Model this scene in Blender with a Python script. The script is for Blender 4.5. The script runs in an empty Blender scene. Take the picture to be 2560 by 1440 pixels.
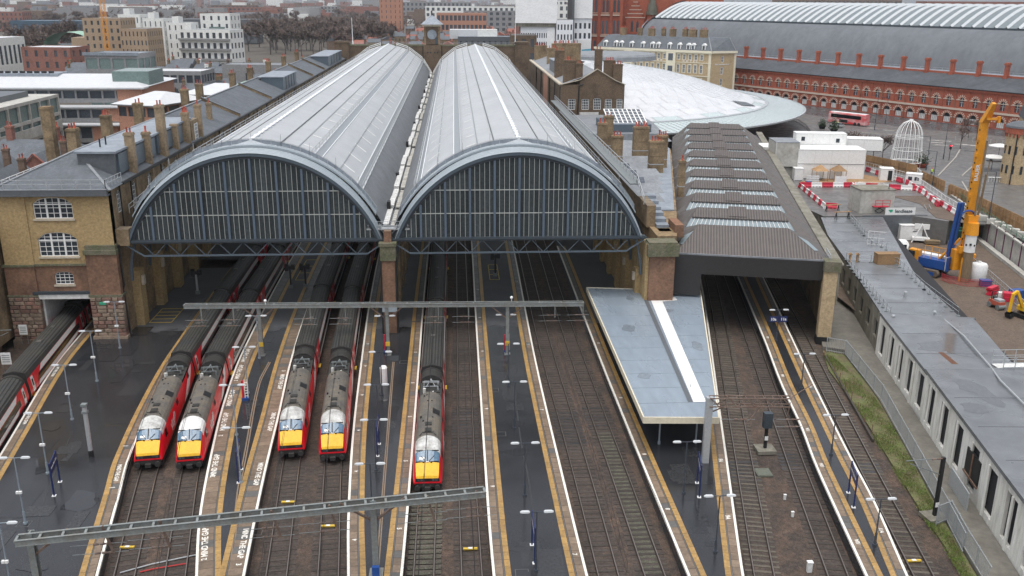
# Railway terminus seen from the air on a wet, overcast winter day.
# World: metres, X right, Y away from the camera, Z up; z = 0 is platform level,
# y = 0 is the glazed front of the twin-barrel train shed.
import bpy, bmesh, math, random
from mathutils import Matrix, Vector
random.seed(7)
RD = math.radians
sc = bpy.context.scene
col = sc.collection

# ---------------------------------------------------------------- camera
cam_d = bpy.data.cameras.new('camera')
cam = bpy.data.objects.new('camera', cam_d); col.objects.link(cam)
cam_d.sensor_width = 36.0
cam_d.lens = 36.0*2287.64/2560.0
cam_d.clip_start = 0.5; cam_d.clip_end = 30000
_p, _yaw, _roll = 0.305997, 0.062439, 0.006003
_f = Vector((math.sin(_yaw)*math.cos(_p), math.cos(_yaw)*math.cos(_p), -math.sin(_p)))
_r = Vector((math.cos(_yaw), -math.sin(_yaw), 0)); _u = _r.cross(_f)
_rr = _r*math.cos(_roll)+_u*math.sin(_roll); _uu = _u*math.cos(_roll)-_r*math.sin(_roll)
cam.matrix_world = Matrix((( _rr.x,_uu.x,-_f.x,8.345),(_rr.y,_uu.y,-_f.y,-109.267),(_rr.z,_uu.z,-_f.z,39.894),(0,0,0,1)))
sc.camera = cam

# ---------------------------------------------------------------- sky, sun, exposure
SUN_EL, SUN_AZ = RD(76), RD(205)
world = bpy.data.worlds.new('World'); sc.world = world; world.use_nodes = True
wn = world.node_tree; wn.nodes.clear()
w_sky = wn.nodes.new('ShaderNodeTexSky'); w_sky.sky_type = 'NISHITA'; w_sky.sun_disc = False
w_sky.sun_elevation = SUN_EL; w_sky.sun_rotation = SUN_AZ
w_sky.air_density = 1.0; w_sky.dust_density = 3.0; w_sky.ozone_density = 1.0
w_hs = wn.nodes.new('ShaderNodeHueSaturation'); w_hs.inputs['Saturation'].default_value = 0.32
w_bg = wn.nodes.new('ShaderNodeBackground'); w_bg.inputs['Strength'].default_value = 0.15
w_out = wn.nodes.new('ShaderNodeOutputWorld')
wn.links.new(w_sky.outputs[0], w_hs.inputs['Color']); wn.links.new(w_hs.outputs[0], w_bg.inputs[0]); wn.links.new(w_bg.outputs[0], w_out.inputs[0])
sun_d = bpy.data.lights.new('sun', 'SUN'); sun_d.energy = 1.1; sun_d.angle = RD(50); sun_d.color = (1.0, 0.97, 0.93)
sun = bpy.data.objects.new('sun', sun_d); col.objects.link(sun)
sun.rotation_euler = (RD(90)-SUN_EL, 0, RD(180)-SUN_AZ)
sc.view_settings.view_transform = 'Standard'; sc.view_settings.look = 'None'
sc.view_settings.exposure = 0.6; sc.view_settings.gamma = 1.0; sc.view_settings.use_curve_mapping = False
sc.render.engine = 'CYCLES'
sc.cycles.use_denoising = True
sc.cycles.max_bounces = 6; sc.cycles.diffuse_bounces = 3; sc.cycles.glossy_bounces = 3; sc.cycles.transmission_bounces = 4
sc.cycles.volume_bounces = 0; sc.cycles.caustics_reflective = False; sc.cycles.caustics_refractive = False

# ---------------------------------------------------------------- helpers
class MB:
    """collects polygons; build() links them as one mesh object"""
    def __init__(s, M=None): s.v = []; s.f = []; s.mi = []; s.M = M or Matrix(); s.m = 0
    def add(s, vs, fs):
        b = len(s.v); M = s.M
        s.v.extend([tuple(M @ Vector(p)) for p in vs])
        for f in fs: s.f.append([b+i for i in f]); s.mi.append(s.m)
        return s
    def quad(s, *p): return s.add(p, [tuple(range(len(p)))])
    def box(s, x0, x1, y0, y1, z0, z1):
        return s.add([(x0,y0,z0),(x1,y0,z0),(x1,y1,z0),(x0,y1,z0),(x0,y0,z1),(x1,y0,z1),(x1,y1,z1),(x0,y1,z1)],
            [(3,2,1,0),(4,5,6,7),(0,1,5,4),(1,2,6,5),(2,3,7,6),(3,0,4,7)])
    def prism(s, poly, z0, z1, top=True):
        n = len(poly); a = sum(poly[i][0]*poly[(i+1)%n][1]-poly[(i+1)%n][0]*poly[i][1] for i in range(n))
        if a < 0: poly = poly[::-1]
        vs = [(p[0],p[1],z0) for p in poly]+[(p[0],p[1],z1) for p in poly]
        fs = [(i,(i+1)%n,n+(i+1)%n,n+i) for i in range(n)]
        if top: fs += [tuple(range(n,2*n)), tuple(range(n-1,-1,-1))]
        return s.add(vs, fs)
    def bar(s, p, q, w, h=None, up=(0,0,1)):
        """rectangular bar from p to q, w wide and h deep (across up)"""
        h = w if h is None else h; p = Vector(p); q = Vector(q); d = (q-p).normalized(); u = Vector(up)
        r = d.cross(u)
        if r.length < 1e-4: r = d.cross(Vector((0,1,0)))
        r.normalize(); u = r.cross(d); r *= w/2; u *= h/2
        vs = [p-r-u,p+r-u,p+r+u,p-r+u,q-r-u,q+r-u,q+r+u,q-r+u]
        return s.add(vs, [(0,1,2,3),(7,6,5,4),(0,4,5,1),(1,5,6,2),(2,6,7,3),(3,7,4,0)])
    def tube(s, p, q, r0, r1=None, n=8, cap=True):
        r1 = r0 if r1 is None else r1; p = Vector(p); q = Vector(q); d = (q-p).normalized()
        a = d.cross(Vector((0,0,1)))
        if a.length < 1e-4: a = Vector((1,0,0))
        a.normalize(); b = d.cross(a); vs = []
        for c, r in ((p,r0),(q,r1)):
            for i in range(n):
                t = 2*math.pi*i/n; vs.append(c+a*(r*math.cos(t))+b*(r*math.sin(t)))
        fs = [(i,n+i,n+(i+1)%n,(i+1)%n) for i in range(n)]
        if cap: fs += [tuple(range(n)), tuple(range(2*n-1,n-1,-1))]
        return s.add(vs, fs)
    def lathe(s, prof, c=(0,0), n=12, t0=0.0, t1=2*math.pi):
        """prof: (radius, z) pairs"""
        full = abs(t1-t0-2*math.pi) < 1e-6; m = n if full else n+1; vs = []
        for r, z in prof:
            for i in range(m):
                t = t0+(t1-t0)*i/n; vs.append((c[0]+r*math.cos(t), c[1]+r*math.sin(t), z))
        fs = []
        for k in range(len(prof)-1):
            for i in range(n):
                j = (i+1)%m; fs.append((k*m+i, k*m+j, (k+1)*m+j, (k+1)*m+i))
        return s.add(vs, fs)
    def grid(s, rows, closed=False):
        """rows of equal-length point lists joined by quads"""
        m = len(rows[0]); vs = [p for r in rows for p in r]; fs = []
        for k in range(len(rows)-1):
            for i in range(m if closed else m-1):
                j = (i+1)%m; fs.append((k*m+i, k*m+j, (k+1)*m+j, (k+1)*m+i))
        return s.add(vs, fs)
    def loft(s, secs, cap=True):
        s.grid(secs, True); n = len(secs[0])
        if cap: s.add(secs[0], [tuple(range(n-1,-1,-1))]); s.add(secs[-1], [tuple(range(n))])
        return s
    def gable(s, x0, x1, y0, y1, z0, zr, axis='x', hip=0.0, over=0.0):
        """pitched roof, ridge along axis; hip = ridge set-back at both ends"""
        x0 -= over; x1 += over; y0 -= over; y1 += over
        if axis == 'x':
            ym = (y0+y1)/2
            return s.add([(x0,y0,z0),(x1,y0,z0),(x1,y1,z0),(x0,y1,z0),(x0+hip,ym,zr),(x1-hip,ym,zr)],
                [(0,1,5,4),(2,3,4,5),(3,0,4),(1,2,5),(3,2,1,0)])
        xm = (x0+x1)/2
        return s.add([(x0,y0,z0),(x1,y0,z0),(x1,y1,z0),(x0,y1,z0),(xm,y0+hip,zr),(xm,y1-hip,zr)],
            [(1,2,5,4),(3,0,4,5),(0,1,4),(2,3,5),(3,2,1,0)])
    def facade(s, w, h, ops, d=0.22, z0=0.0):
        """wall in the local XZ plane facing -Y with real openings (x0,x1,z0,z1,rise) and reveals d deep"""
        xs = sorted({0.0, float(w)} | {round(o[0],4) for o in ops} | {round(o[1],4) for o in ops})
        zs = sorted({z0, float(h)} | {round(o[2],4) for o in ops} | {round(o[3],4) for o in ops})
        for i in range(len(xs)-1):
            for k in range(len(zs)-1):
                cx = (xs[i]+xs[i+1])/2; cz = (zs[k]+zs[k+1])/2
                if any(o[0] < cx < o[1] and o[2] < cz < o[3] for o in ops): continue
                s.quad((xs[i],0,zs[k]),(xs[i+1],0,zs[k]),(xs[i+1],0,zs[k+1]),(xs[i],0,zs[k+1]))
        for o in ops:
            a, b, c, e = o[:4]; rise = o[4] if len(o) > 4 else 0
            if rise > 0:
                n = 6; arc = [(a+(b-a)*t/n, e-rise+rise*math.sqrt(max(0, 1-(2*t/n-1)**2))) for t in range(n+1)]
                s.add([(a,0,e)]+[(x,0,z) for x, z in arc[:n//2+1]], [tuple(range(n//2+2))[::-1]][:1])
                s.add([(b,0,e)]+[(x,0,z) for x, z in arc[n//2:]], [tuple(range(n//2+2))[::-1]][:1])
                for t in range(n): s.quad((arc[t][0],0,arc[t][1]),(arc[t+1][0],0,arc[t+1][1]),(arc[t+1][0],d,arc[t+1][1]),(arc[t][0],d,arc[t][1]))
            s.quad((a,0,c),(b,0,c),(b,d,c),(a,d,c)); s.quad((a,0,c),(a,d,c),(a,d,e),(a,0,e)); s.quad((b,0,c),(b,0,e),(b,d,e),(b,d,c))
            if rise <= 0: s.quad((a,0,e),(a,d,e),(b,d,e),(b,0,e))
        return s
    def mesh(s, name, mats, smooth=False):
        me = bpy.data.meshes.new(name); me.from_pydata(s.v, [], s.f)
        for m in (mats if isinstance(mats, (list, tuple)) else [mats]): me.materials.append(m)
        if any(s.mi): me.polygons.foreach_set('material_index', s.mi)
        if smooth:
            me.polygons.foreach_set('use_smooth', [True]*len(me.polygons)); me.set_sharp_from_angle(angle=RD(35))
        me.update(); return me
    def build(s, name, mats, parent=None, smooth=False, M=None):
        return put(name, s.mesh(name, mats, smooth), parent, M)

kids = {}
def put(name, me, parent=None, M=None):
    o = bpy.data.objects.new(name, me); col.objects.link(o)
    if parent is not None:
        o.parent = parent; kids.setdefault(parent.name, []).append(o)
    if M is not None: o.matrix_local = M
    return o
def tag(o, label=None, cat=None, group=None, kind=None):
    if label: o['label'] = label
    if cat: o['category'] = cat
    if group: o['group'] = group
    if kind: o['kind'] = kind
    return o
def thing(name, label, cat, loc=(0,0,0), rz=0.0, group=None):
    o = bpy.data.objects.new(name, None); col.objects.link(o)
    o.empty_display_size = 0.2
    o.location = loc if len(loc) == 3 else (loc[0], loc[1], 0); o.rotation_euler = (0,0,rz)
    return tag(o, label, cat, group)
def struct(name, mb, mats, smooth=False): return tag(mb.build(name, mats, None, smooth), kind='structure')
def copy_tree(o, parent=None):
    c = o.copy(); col.objects.link(c); c.parent = parent
    for ch in kids.get(o.name, ()): copy_tree(ch, c)
    return c
def dup(o, loc, rz=0.0, label=None, group=None, scale=None):
    c = copy_tree(o); c.location = loc if len(loc) == 3 else (loc[0], loc[1], 0); c.rotation_euler = (0,0,rz)
    if scale: c.scale = scale
    return tag(c, label, None, group)
def TR(x=0, y=0, z=0, rz=0.0): return Matrix.Translation((x,y,z)) @ Matrix.Rotation(rz, 4, 'Z')
ORD = ['first','second','third','fourth','fifth','sixth','seventh','eighth','ninth','tenth','eleventh','twelfth','thirteenth','fourteenth','fifteenth','sixteenth','seventeenth','eighteenth','nineteenth','twentieth']

class Path:
    """smooth plan curve through points (x, y) with y increasing; evaluated by y"""
    def __init__(s, pts): s.p = sorted(pts, key=lambda p: p[1])
    def x(s, y):
        p = s.p
        if y <= p[0][1]: i = 0
        elif y >= p[-1][1]: i = len(p)-2
        else: i = max(k for k in range(len(p)-1) if p[k][1] <= y)
        (x0,y0),(x1,y1) = p[i], p[i+1]; h = y1-y0; t = (y-y0)/h
        sl = (x1-x0)/h
        def tan(k):
            if k <= 0: return (p[1][0]-p[0][0])/(p[1][1]-p[0][1])
            if k >= len(p)-1: return (p[-1][0]-p[-2][0])/(p[-1][1]-p[-2][1])
            return (p[k+1][0]-p[k-1][0])/(p[k+1][1]-p[k-1][1])
        if t < 0 or t > 1: return (x0+tan(0)*(y-y0)) if t < 0 else (x1+tan(len(p)-1)*(y-y1))
        m0, m1 = tan(i)*h, tan(i+1)*h
        return (2*t**3-3*t*t+1)*x0+(t**3-2*t*t+t)*m0+(-2*t**3+3*t*t)*x1+(t**3-t*t)*m1
    def heading(s, y): return math.atan2(-(s.x(y+.5)-s.x(y-.5)), 1.0)   # rotation about Z of the path direction from +Y
    def off(s, d): return Path([(x+d, y) for x, y in s.p])

# ---------------------------------------------------------------- materials
def mat(name, c, rough=0.75, var=0.18, scale=0.6, c2=None, mix=0.5, metal=0.0, bump=0.0, bscale=None, spec=0.5, rvar=0.0, stretch=(1,1,1), fine=0.0, emit=None, objrand=0.0):
    m = bpy.data.materials.new(name); m.use_nodes = True; nt = m.node_tree; b = nt.nodes['Principled BSDF']; N = nt.nodes.new; Lk = nt.links.new
    b.inputs['Roughness'].default_value = rough; b.inputs['Metallic'].default_value = metal; b.inputs['Specular IOR Level'].default_value = spec
    c = tuple(c)+(1,)
    geo = N('ShaderNodeNewGeometry'); mp = N('ShaderNodeMapping'); mp.inputs['Scale'].default_value = stretch
    Lk(geo.outputs['Position'], mp.inputs[0])
    src = None
    if var or c2:
        n1 = N('ShaderNodeTexNoise'); n1.inputs['Scale'].default_value = scale; n1.inputs['Detail'].default_value = 6; n1.inputs['Roughness'].default_value = 0.65
        Lk(mp.outputs[0], n1.inputs['Vector'])
        if c2:
            cr = N('ShaderNodeMapRange'); cr.inputs[1].default_value = mix-.16; cr.inputs[2].default_value = mix+.16
            Lk(n1.outputs['Fac'], cr.inputs[0])
            mx = N('ShaderNodeMix'); mx.data_type = 'RGBA'; mx.inputs[6].default_value = c; mx.inputs[7].default_value = tuple(c2)+(1,)
            Lk(cr.outputs[0], mx.inputs[0]); src = mx.outputs[2]
        n2 = N('ShaderNodeTexNoise'); n2.inputs['Scale'].default_value = scale*5.3; n2.inputs['Detail'].default_value = 5
        Lk(mp.outputs[0], n2.inputs['Vector'])
        mr = N('ShaderNodeMapRange'); mr.inputs[1].default_value = 0.25; mr.inputs[2].default_value = 0.75; mr.inputs[3].default_value = 1-var; mr.inputs[4].default_value = 1+var
        Lk(n2.outputs['Fac'], mr.inputs[0])
        hv = N('ShaderNodeHueSaturation'); Lk(mr.outputs[0], hv.inputs['Value'])
        if src: Lk(src, hv.inputs['Color'])
        else: hv.inputs['Color'].default_value = c
        src = hv.outputs[0]
        if fine:
            n3 = N('ShaderNodeTexNoise'); n3.inputs['Scale'].default_value = 14; n3.inputs['Detail'].default_value = 2; Lk(geo.outputs['Position'], n3.inputs['Vector'])
            m3 = N('ShaderNodeMapRange'); m3.inputs[1].default_value = .3; m3.inputs[2].default_value = .7; m3.inputs[3].default_value = 1-fine; m3.inputs[4].default_value = 1+fine
            Lk(n3.outputs['Fac'], m3.inputs[0]); h3 = N('ShaderNodeHueSaturation'); Lk(m3.outputs[0], h3.inputs['Value']); Lk(src, h3.inputs['Color']); src = h3.outputs[0]
    if objrand:
        oi = N('ShaderNodeObjectInfo'); m4 = N('ShaderNodeMapRange'); m4.inputs[3].default_value = 1-objrand; m4.inputs[4].default_value = 1+objrand
        Lk(oi.outputs['Random'], m4.inputs[0]); h4 = N('ShaderNodeHueSaturation'); Lk(m4.outputs[0], h4.inputs['Value'])
        if src: Lk(src, h4.inputs['Color'])
        else: h4.inputs['Color'].default_value = c
        src = h4.outputs[0]
    if src: Lk(src, b.inputs['Base Color'])
    else: b.inputs['Base Color'].default_value = c
    if rvar:
        n5 = N('ShaderNodeTexNoise'); n5.inputs['Scale'].default_value = scale*1.7; n5.inputs['Detail'].default_value = 4; Lk(mp.outputs[0], n5.inputs['Vector'])
        m5 = N('ShaderNodeMapRange'); m5.inputs[1].default_value = .35; m5.inputs[2].default_value = .65; m5.inputs[3].default_value = max(0.03, rough-rvar); m5.inputs[4].default_value = rough+rvar
        Lk(n5.outputs['Fac'], m5.inputs[0]); Lk(m5.outputs[0], b.inputs['Roughness'])
    if bump:
        n6 = N('ShaderNodeTexNoise'); n6.inputs['Scale'].default_value = bscale or scale*8; n6.inputs['Detail'].default_value = 4; Lk(mp.outputs[0], n6.inputs['Vector'])
        bp = N('ShaderNodeBump'); bp.inputs['Strength'].default_value = bump; bp.inputs['Distance'].default_value = 0.05
        Lk(n6.outputs['Fac'], bp.inputs['Height']); Lk(bp.outputs[0], b.inputs['Normal'])
    if emit:
        b.inputs['Emission Color'].default_value = tuple(emit[:3])+(1,); b.inputs['Emission Strength'].default_value = emit[3]
    return m

def brick_mat(name, c1, c2, mortar, rough=0.9, w=0.24, h=0.085, dirt=(0.05,0.045,0.04), dirt_mix=0.62, msize=0.012):
    """brick courses laid along each wall (u = along the wall, v = height) with soot stains"""
    m = bpy.data.materials.new(name); m.use_nodes = True; nt = m.node_tree; b = nt.nodes['Principled BSDF']; N = nt.nodes.new; Lk = nt.links.new
    b.inputs['Roughness'].default_value = rough; b.inputs['Specular IOR Level'].default_value = 0.3
    geo = N('ShaderNodeNewGeometry')
    cr = N('ShaderNodeVectorMath'); cr.operation = 'CROSS_PRODUCT'; cr.inputs[1].default_value = (0,0,1); Lk(geo.outputs['True Normal'], cr.inputs[0])
    dt = N('ShaderNodeVectorMath'); dt.operation = 'DOT_PRODUCT'; Lk(cr.outputs[0], dt.inputs[0]); Lk(geo.outputs['Position'], dt.inputs[1])
    sx = N('ShaderNodeSeparateXYZ'); Lk(geo.outputs['Position'], sx.inputs[0])
    cb = N('ShaderNodeCombineXYZ'); Lk(dt.outputs['Value'], cb.inputs[0]); Lk(sx.outputs['Z'], cb.inputs[1])
    bt = N('ShaderNodeTexBrick'); bt.inputs['Scale'].default_value = 1.0; bt.inputs['Brick Width'].default_value = w; bt.inputs['Row Height'].default_value = h
    bt.inputs['Mortar Size'].default_value = msize; bt.inputs['Color1'].default_value = tuple(c1)+(1,); bt.inputs['Color2'].default_value = tuple(c2)+(1,); bt.inputs['Mortar'].default_value = tuple(mortar)+(1,)
    Lk(cb.outputs[0], bt.inputs['Vector'])
    n1 = N('ShaderNodeTexNoise'); n1.inputs['Scale'].default_value = 0.35; n1.inputs['Detail'].default_value = 8; n1.inputs['Roughness'].default_value = .7; Lk(geo.outputs['Position'], n1.inputs['Vector'])
    mr = N('ShaderNodeMapRange'); mr.inputs[1].default_value = dirt_mix-.12; mr.inputs[2].default_value = dirt_mix+.14; mr.inputs[4].default_value = .75; Lk(n1.outputs['Fac'], mr.inputs[0])
    mx = N('ShaderNodeMix'); mx.data_type = 'RGBA'; mx.inputs[7].default_value = tuple(dirt)+(1,); Lk(mr.outputs[0], mx.inputs[0]); Lk(bt.outputs['Color'], mx.inputs[6])
    n2 = N('ShaderNodeTexNoise'); n2.inputs['Scale'].default_value = 3.5; n2.inputs['Detail'].default_value = 5; Lk(geo.outputs['Position'], n2.inputs['Vector'])
    m2 = N('ShaderNodeMapRange'); m2.inputs[1].default_value = .3; m2.inputs[2].default_value = .7; m2.inputs[3].default_value = .78; m2.inputs[4].default_value = 1.22; Lk(n2.outputs['Fac'], m2.inputs[0])
    hv = N('ShaderNodeHueSaturation'); Lk(m2.outputs[0], hv.inputs['Value']); Lk(mx.outputs[2], hv.inputs['Color']); Lk(hv.outputs[0], b.inputs['Base Color'])
    return m

def ribbed_mat(name, c, pitch, axis='X', depth=0.03, rough=0.5, var=0.12, metal=0.0, dark=0.55, c2=None, scale=.3):
    """sheet with standing ribs every pitch metres across the given object axis (relief + darker colour in the troughs)"""
    m = mat(name, c, rough, var, scale, c2=c2, metal=metal); nt = m.node_tree; b = nt.nodes['Principled BSDF']; N = nt.nodes.new; Lk = nt.links.new
    tc = N('ShaderNodeTexCoord'); sx = N('ShaderNodeSeparateXYZ'); Lk(tc.outputs['Object'], sx.inputs[0])
    d = N('ShaderNodeMath'); d.operation = 'MULTIPLY'; d.inputs[1].default_value = 1.0/pitch; Lk(sx.outputs[axis], d.inputs[0])
    fr = N('ShaderNodeMath'); fr.operation = 'FRACT'; Lk(d.outputs[0], fr.inputs[0])
    pp = N('ShaderNodeMath'); pp.operation = 'PINGPONG'; pp.inputs[1].default_value = 0.5; Lk(fr.outputs[0], pp.inputs[0])
    r = N('ShaderNodeMapRange'); r.inputs[1].default_value = .10; r.inputs[2].default_value = .26; Lk(pp.outputs[0], r.inputs[0])
    bp = N('ShaderNodeBump'); bp.inputs['Distance'].default_value = depth; bp.inputs['Strength'].default_value = 1.0; Lk(r.outputs[0], bp.inputs['Height']); Lk(bp.outputs[0], b.inputs['Normal'])
    if dark < 1:  # base colour goes darker in the troughs
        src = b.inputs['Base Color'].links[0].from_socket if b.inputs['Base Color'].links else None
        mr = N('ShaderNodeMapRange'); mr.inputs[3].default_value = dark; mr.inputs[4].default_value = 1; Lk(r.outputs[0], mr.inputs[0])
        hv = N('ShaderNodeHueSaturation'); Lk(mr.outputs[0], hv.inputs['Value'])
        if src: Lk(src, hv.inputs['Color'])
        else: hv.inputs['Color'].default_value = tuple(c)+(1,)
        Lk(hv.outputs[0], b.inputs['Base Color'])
    return m

def wet_mat(name, dry, wet, y_edge, soft=1.2, rough_dry=.8, rough_wet=.17, scale=.16):
    """asphalt that is dry under the roof (beyond y_edge) and rain-wet in the open, with puddled patches"""
    m = bpy.data.materials.new(name); m.use_nodes = True; nt = m.node_tree; b = nt.nodes['Principled BSDF']; N = nt.nodes.new; Lk = nt.links.new
    geo = N('ShaderNodeNewGeometry'); sx = N('ShaderNodeSeparateXYZ'); Lk(geo.outputs['Position'], sx.inputs[0])
    n0 = N('ShaderNodeTexNoise'); n0.inputs['Scale'].default_value = .5; n0.inputs['Detail'].default_value = 4; Lk(geo.outputs['Position'], n0.inputs['Vector'])
    a = N('ShaderNodeMath'); a.operation = 'MULTIPLY_ADD'; a.inputs[1].default_value = 5.0; Lk(n0.outputs['Fac'], a.inputs[0]); Lk(sx.outputs['Y'], a.inputs[2])
    w = N('ShaderNodeMapRange'); w.inputs[1].default_value = y_edge+2.5-soft/2; w.inputs[2].default_value = y_edge+2.5+soft/2; w.inputs[3].default_value = 1; w.inputs[4].default_value = 0; Lk(a.outputs[0], w.inputs[0])
    n1 = N('ShaderNodeTexNoise'); n1.inputs['Scale'].default_value = scale; n1.inputs['Detail'].default_value = 7; n1.inputs['Roughness'].default_value = .6; Lk(geo.outputs['Position'], n1.inputs['Vector'])
    n2 = N('ShaderNodeTexNoise'); n2.inputs['Scale'].default_value = 9; n2.inputs['Detail'].default_value = 4; Lk(geo.outputs['Position'], n2.inputs['Vector'])
    mx = N('ShaderNodeMix'); mx.data_type = 'RGBA'; mx.inputs[6].default_value = tuple(dry)+(1,); mx.inputs[7].default_value = tuple(wet)+(1,); Lk(w.outputs[0], mx.inputs[0])
    v = N('ShaderNodeMath'); v.operation = 'MULTIPLY_ADD'; v.inputs[1].default_value = .8; v.inputs[2].default_value = .38; Lk(n1.outputs['Fac'], v.inputs[0])
    v2 = N('ShaderNodeMath'); v2.operation = 'MULTIPLY_ADD'; v2.inputs[1].default_value = .5; Lk(n2.outputs['Fac'], v2.inputs[0]); Lk(v.outputs[0], v2.inputs[2])
    hv = N('ShaderNodeHueSaturation'); Lk(v2.outputs[0], hv.inputs['Value']); Lk(mx.outputs[2], hv.inputs['Color']); Lk(hv.outputs[0], b.inputs['Base Color'])
    r = N('ShaderNodeMapRange'); r.inputs[1].default_value = .35; r.inputs[2].default_value = .62; r.inputs[3].default_value = rough_wet-.06; r.inputs[4].default_value = rough_wet+.10; Lk(n1.outputs['Fac'], r.inputs[0])
    rm = N('ShaderNodeMix'); rm.data_type = 'FLOAT'; rm.inputs[2].default_value = rough_dry; Lk(w.outputs[0], rm.inputs[0]); Lk(r.outputs[0], rm.inputs[3]); Lk(rm.outputs[0], b.inputs['Roughness'])
    return m

def glass_mat(name, c=(0.03,0.04,0.05), rough=0.08, spec=0.6, var=0.3):
    return mat(name, c, rough, var, 0.7, spec=spec, objrand=.25)

M = {}
M['ground'] = mat('m_ground', (.085,.073,.058), .9, .3, .15)
M['ballast'] = mat('m_ballast', (.10,.066,.047), .9, .4, .45, c2=(.045,.035,.029), mix=.48, bump=.9, bscale=7, fine=.5)
M['sleeper'] = mat('m_sleeper', (.052,.042,.035), .8, .35, 1.2, objrand=.3)
M['concrete_sleeper'] = mat('m_concrete_sleeper', (.095,.082,.064), .8, .3, 1.2, objrand=.25)
M['rail'] = mat('m_rail', (.30,.26,.23), .33, .2, 2, metal=.8)
M['rail_foot'] = mat('m_rail_foot', (.05,.035,.028), .7, .2, 2)
M['tarmac'] = wet_mat('m_tarmac', (.085,.087,.092), (.027,.028,.031), 1.0)
M['slab'] = mat('m_slab', (.215,.155,.105), .5, .22, .5, c2=(.155,.115,.082), rvar=.12, objrand=.16, fine=.12)
M['slab_grey'] = mat('m_slab_grey', (.11,.105,.097), .42, .2, .6, rvar=.1, objrand=.12)
M['orange'] = mat('m_orange_paving', (.37,.225,.075), .5, .22, .9, c2=(.27,.17,.07), mix=.58, objrand=.12, fine=.12)
M['white_line'] = mat('m_white_line', (.74,.71,.64), .6, .12, 1.5, fine=.12)
M['yellow_line'] = mat('m_yellow_line', (.62,.42,.05), .6, .15, 2)
M['plat_wall'] = mat('m_platform_wall', (.10,.085,.07), .85, .4, .8)
M['stock'] = brick_mat('m_stock_brick', (.37,.255,.115), (.44,.31,.145), (.36,.28,.17), dirt=(.16,.105,.05), dirt_mix=.66)
M['chimney_brick'] = brick_mat('m_chimney_brick', (.30,.22,.135), (.36,.265,.16), (.27,.21,.15), dirt=(.10,.075,.05), dirt_mix=.56)
M['stock_dirty'] = brick_mat('m_stock_brick_sooty', (.27,.19,.105), (.33,.235,.13), (.25,.2,.14), dirt=(.07,.05,.035), dirt_mix=.52)
M['brown_brick'] = brick_mat('m_brown_brick', (.13,.085,.055), (.17,.115,.072), (.14,.11,.08), dirt=(.05,.04,.03), dirt_mix=.58)
M['red_brown'] = brick_mat('m_red_brown_brick', (.215,.112,.068), (.265,.142,.088), (.20,.14,.10), dirt=(.08,.05,.04), dirt_mix=.58)
M['red_brick'] = brick_mat('m_red_brick', (.36,.083,.045), (.43,.108,.06), (.30,.13,.09), dirt=(.18,.05,.035), dirt_mix=.62)
M['pink_brick'] = brick_mat('m_pink_brick', (.42,.2,.13), (.48,.24,.16), (.42,.25,.18), dirt=(.25,.12,.08), dirt_mix=.7)
M['buff_brick'] = brick_mat('m_buff_brick', (.42,.31,.18), (.48,.36,.215), (.42,.33,.22), dirt=(.22,.15,.08), dirt_mix=.68)
M['stone'] = mat('m_stone', (.27,.21,.155), .85, .3, 1.1, c2=(.17,.12,.09), objrand=.3)
M['stone_red'] = mat('m_stone_red', (.24,.135,.10), .85, .3, 1.1, c2=(.16,.10,.08), objrand=.3)
M['pale_stone'] = mat('m_pale_stone', (.52,.46,.36), .8, .18, 1.0, c2=(.38,.33,.25), mix=.6)
M['mossy'] = mat('m_mossy_stone', (.17,.15,.11), .9, .35, 1.0, c2=(.09,.10,.05))
M['cream'] = mat('m_cream_paint', (.68,.62,.48), .6, .12, .8)
M['white'] = mat('m_white_paint', (.76,.76,.74), .5, .1, .7)
M['white_dirty'] = mat('m_white_weathered', (.66,.66,.64), .6, .16, .5, c2=(.5,.5,.48), mix=.62)
M['window_white'] = mat('m_window_white', (.80,.80,.78), .45, .05, 1)
M['glass'] = glass_mat('m_glass')
M['glass_far'] = glass_mat('m_glass_far', (.07,.08,.095), .12)
M['slate'] = mat('m_slate', (.125,.138,.155), .72, .2, .5, c2=(.09,.10,.11), spec=.3, fine=.18)
M['slate_green'] = mat('m_slate_mossy', (.12,.125,.10), .6, .25, .5, c2=(.085,.08,.055), fine=.2)
M['lead'] = mat('m_lead', (.25,.265,.28), .62, .15, .6, c2=(.18,.19,.205), spec=.35)
M['lead_dark'] = mat('m_lead_dark', (.10,.11,.12), .5, .18, .6)
M['zinc'] = mat('m_zinc', (.28,.315,.35), .55, .16, .5, c2=(.19,.215,.25), spec=.4)
M['iron_blue'] = mat('m_blue_grey_iron', (.045,.058,.07), .45, .2, 1.0)
M['iron_mid'] = mat('m_iron_mid', (.085,.112,.137), .42, .2, 1.0)
M['fascia'] = mat('m_shed_fascia', (.30,.345,.375), .45, .12, .8, rvar=.1)
M['galv'] = mat('m_galvanised', (.42,.44,.45), .45, .14, 1.5, metal=.3)
M['galv_dark'] = mat('m_galvanised_weathered', (.20,.22,.22), .55, .2, 1.5, metal=.2)
M['black'] = mat('m_black', (.012,.012,.013), .55, .2, 1)
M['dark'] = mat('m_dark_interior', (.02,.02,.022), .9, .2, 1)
M['pot'] = mat('m_chimney_pot', (.40,.085,.05), .8, .2, 2, objrand=.25)
M['concrete'] = mat('m_concrete', (.46,.45,.41), .8, .18, .35, c2=(.34,.325,.285), mix=.56, fine=.1)
M['concrete_dirty'] = mat('m_concrete_dirty', (.25,.235,.195), .85, .3, .5, c2=(.13,.12,.09), mix=.5, stretch=(1,1,.25))
M['pave'] = mat('m_pavement_wet', (.145,.14,.133), .42, .2, .3, c2=(.105,.10,.096), rvar=.14, fine=.12)
M['road'] = mat('m_road_wet', (.055,.056,.06), .32, .22, .25, c2=(.08,.08,.083), rvar=.12)

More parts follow.
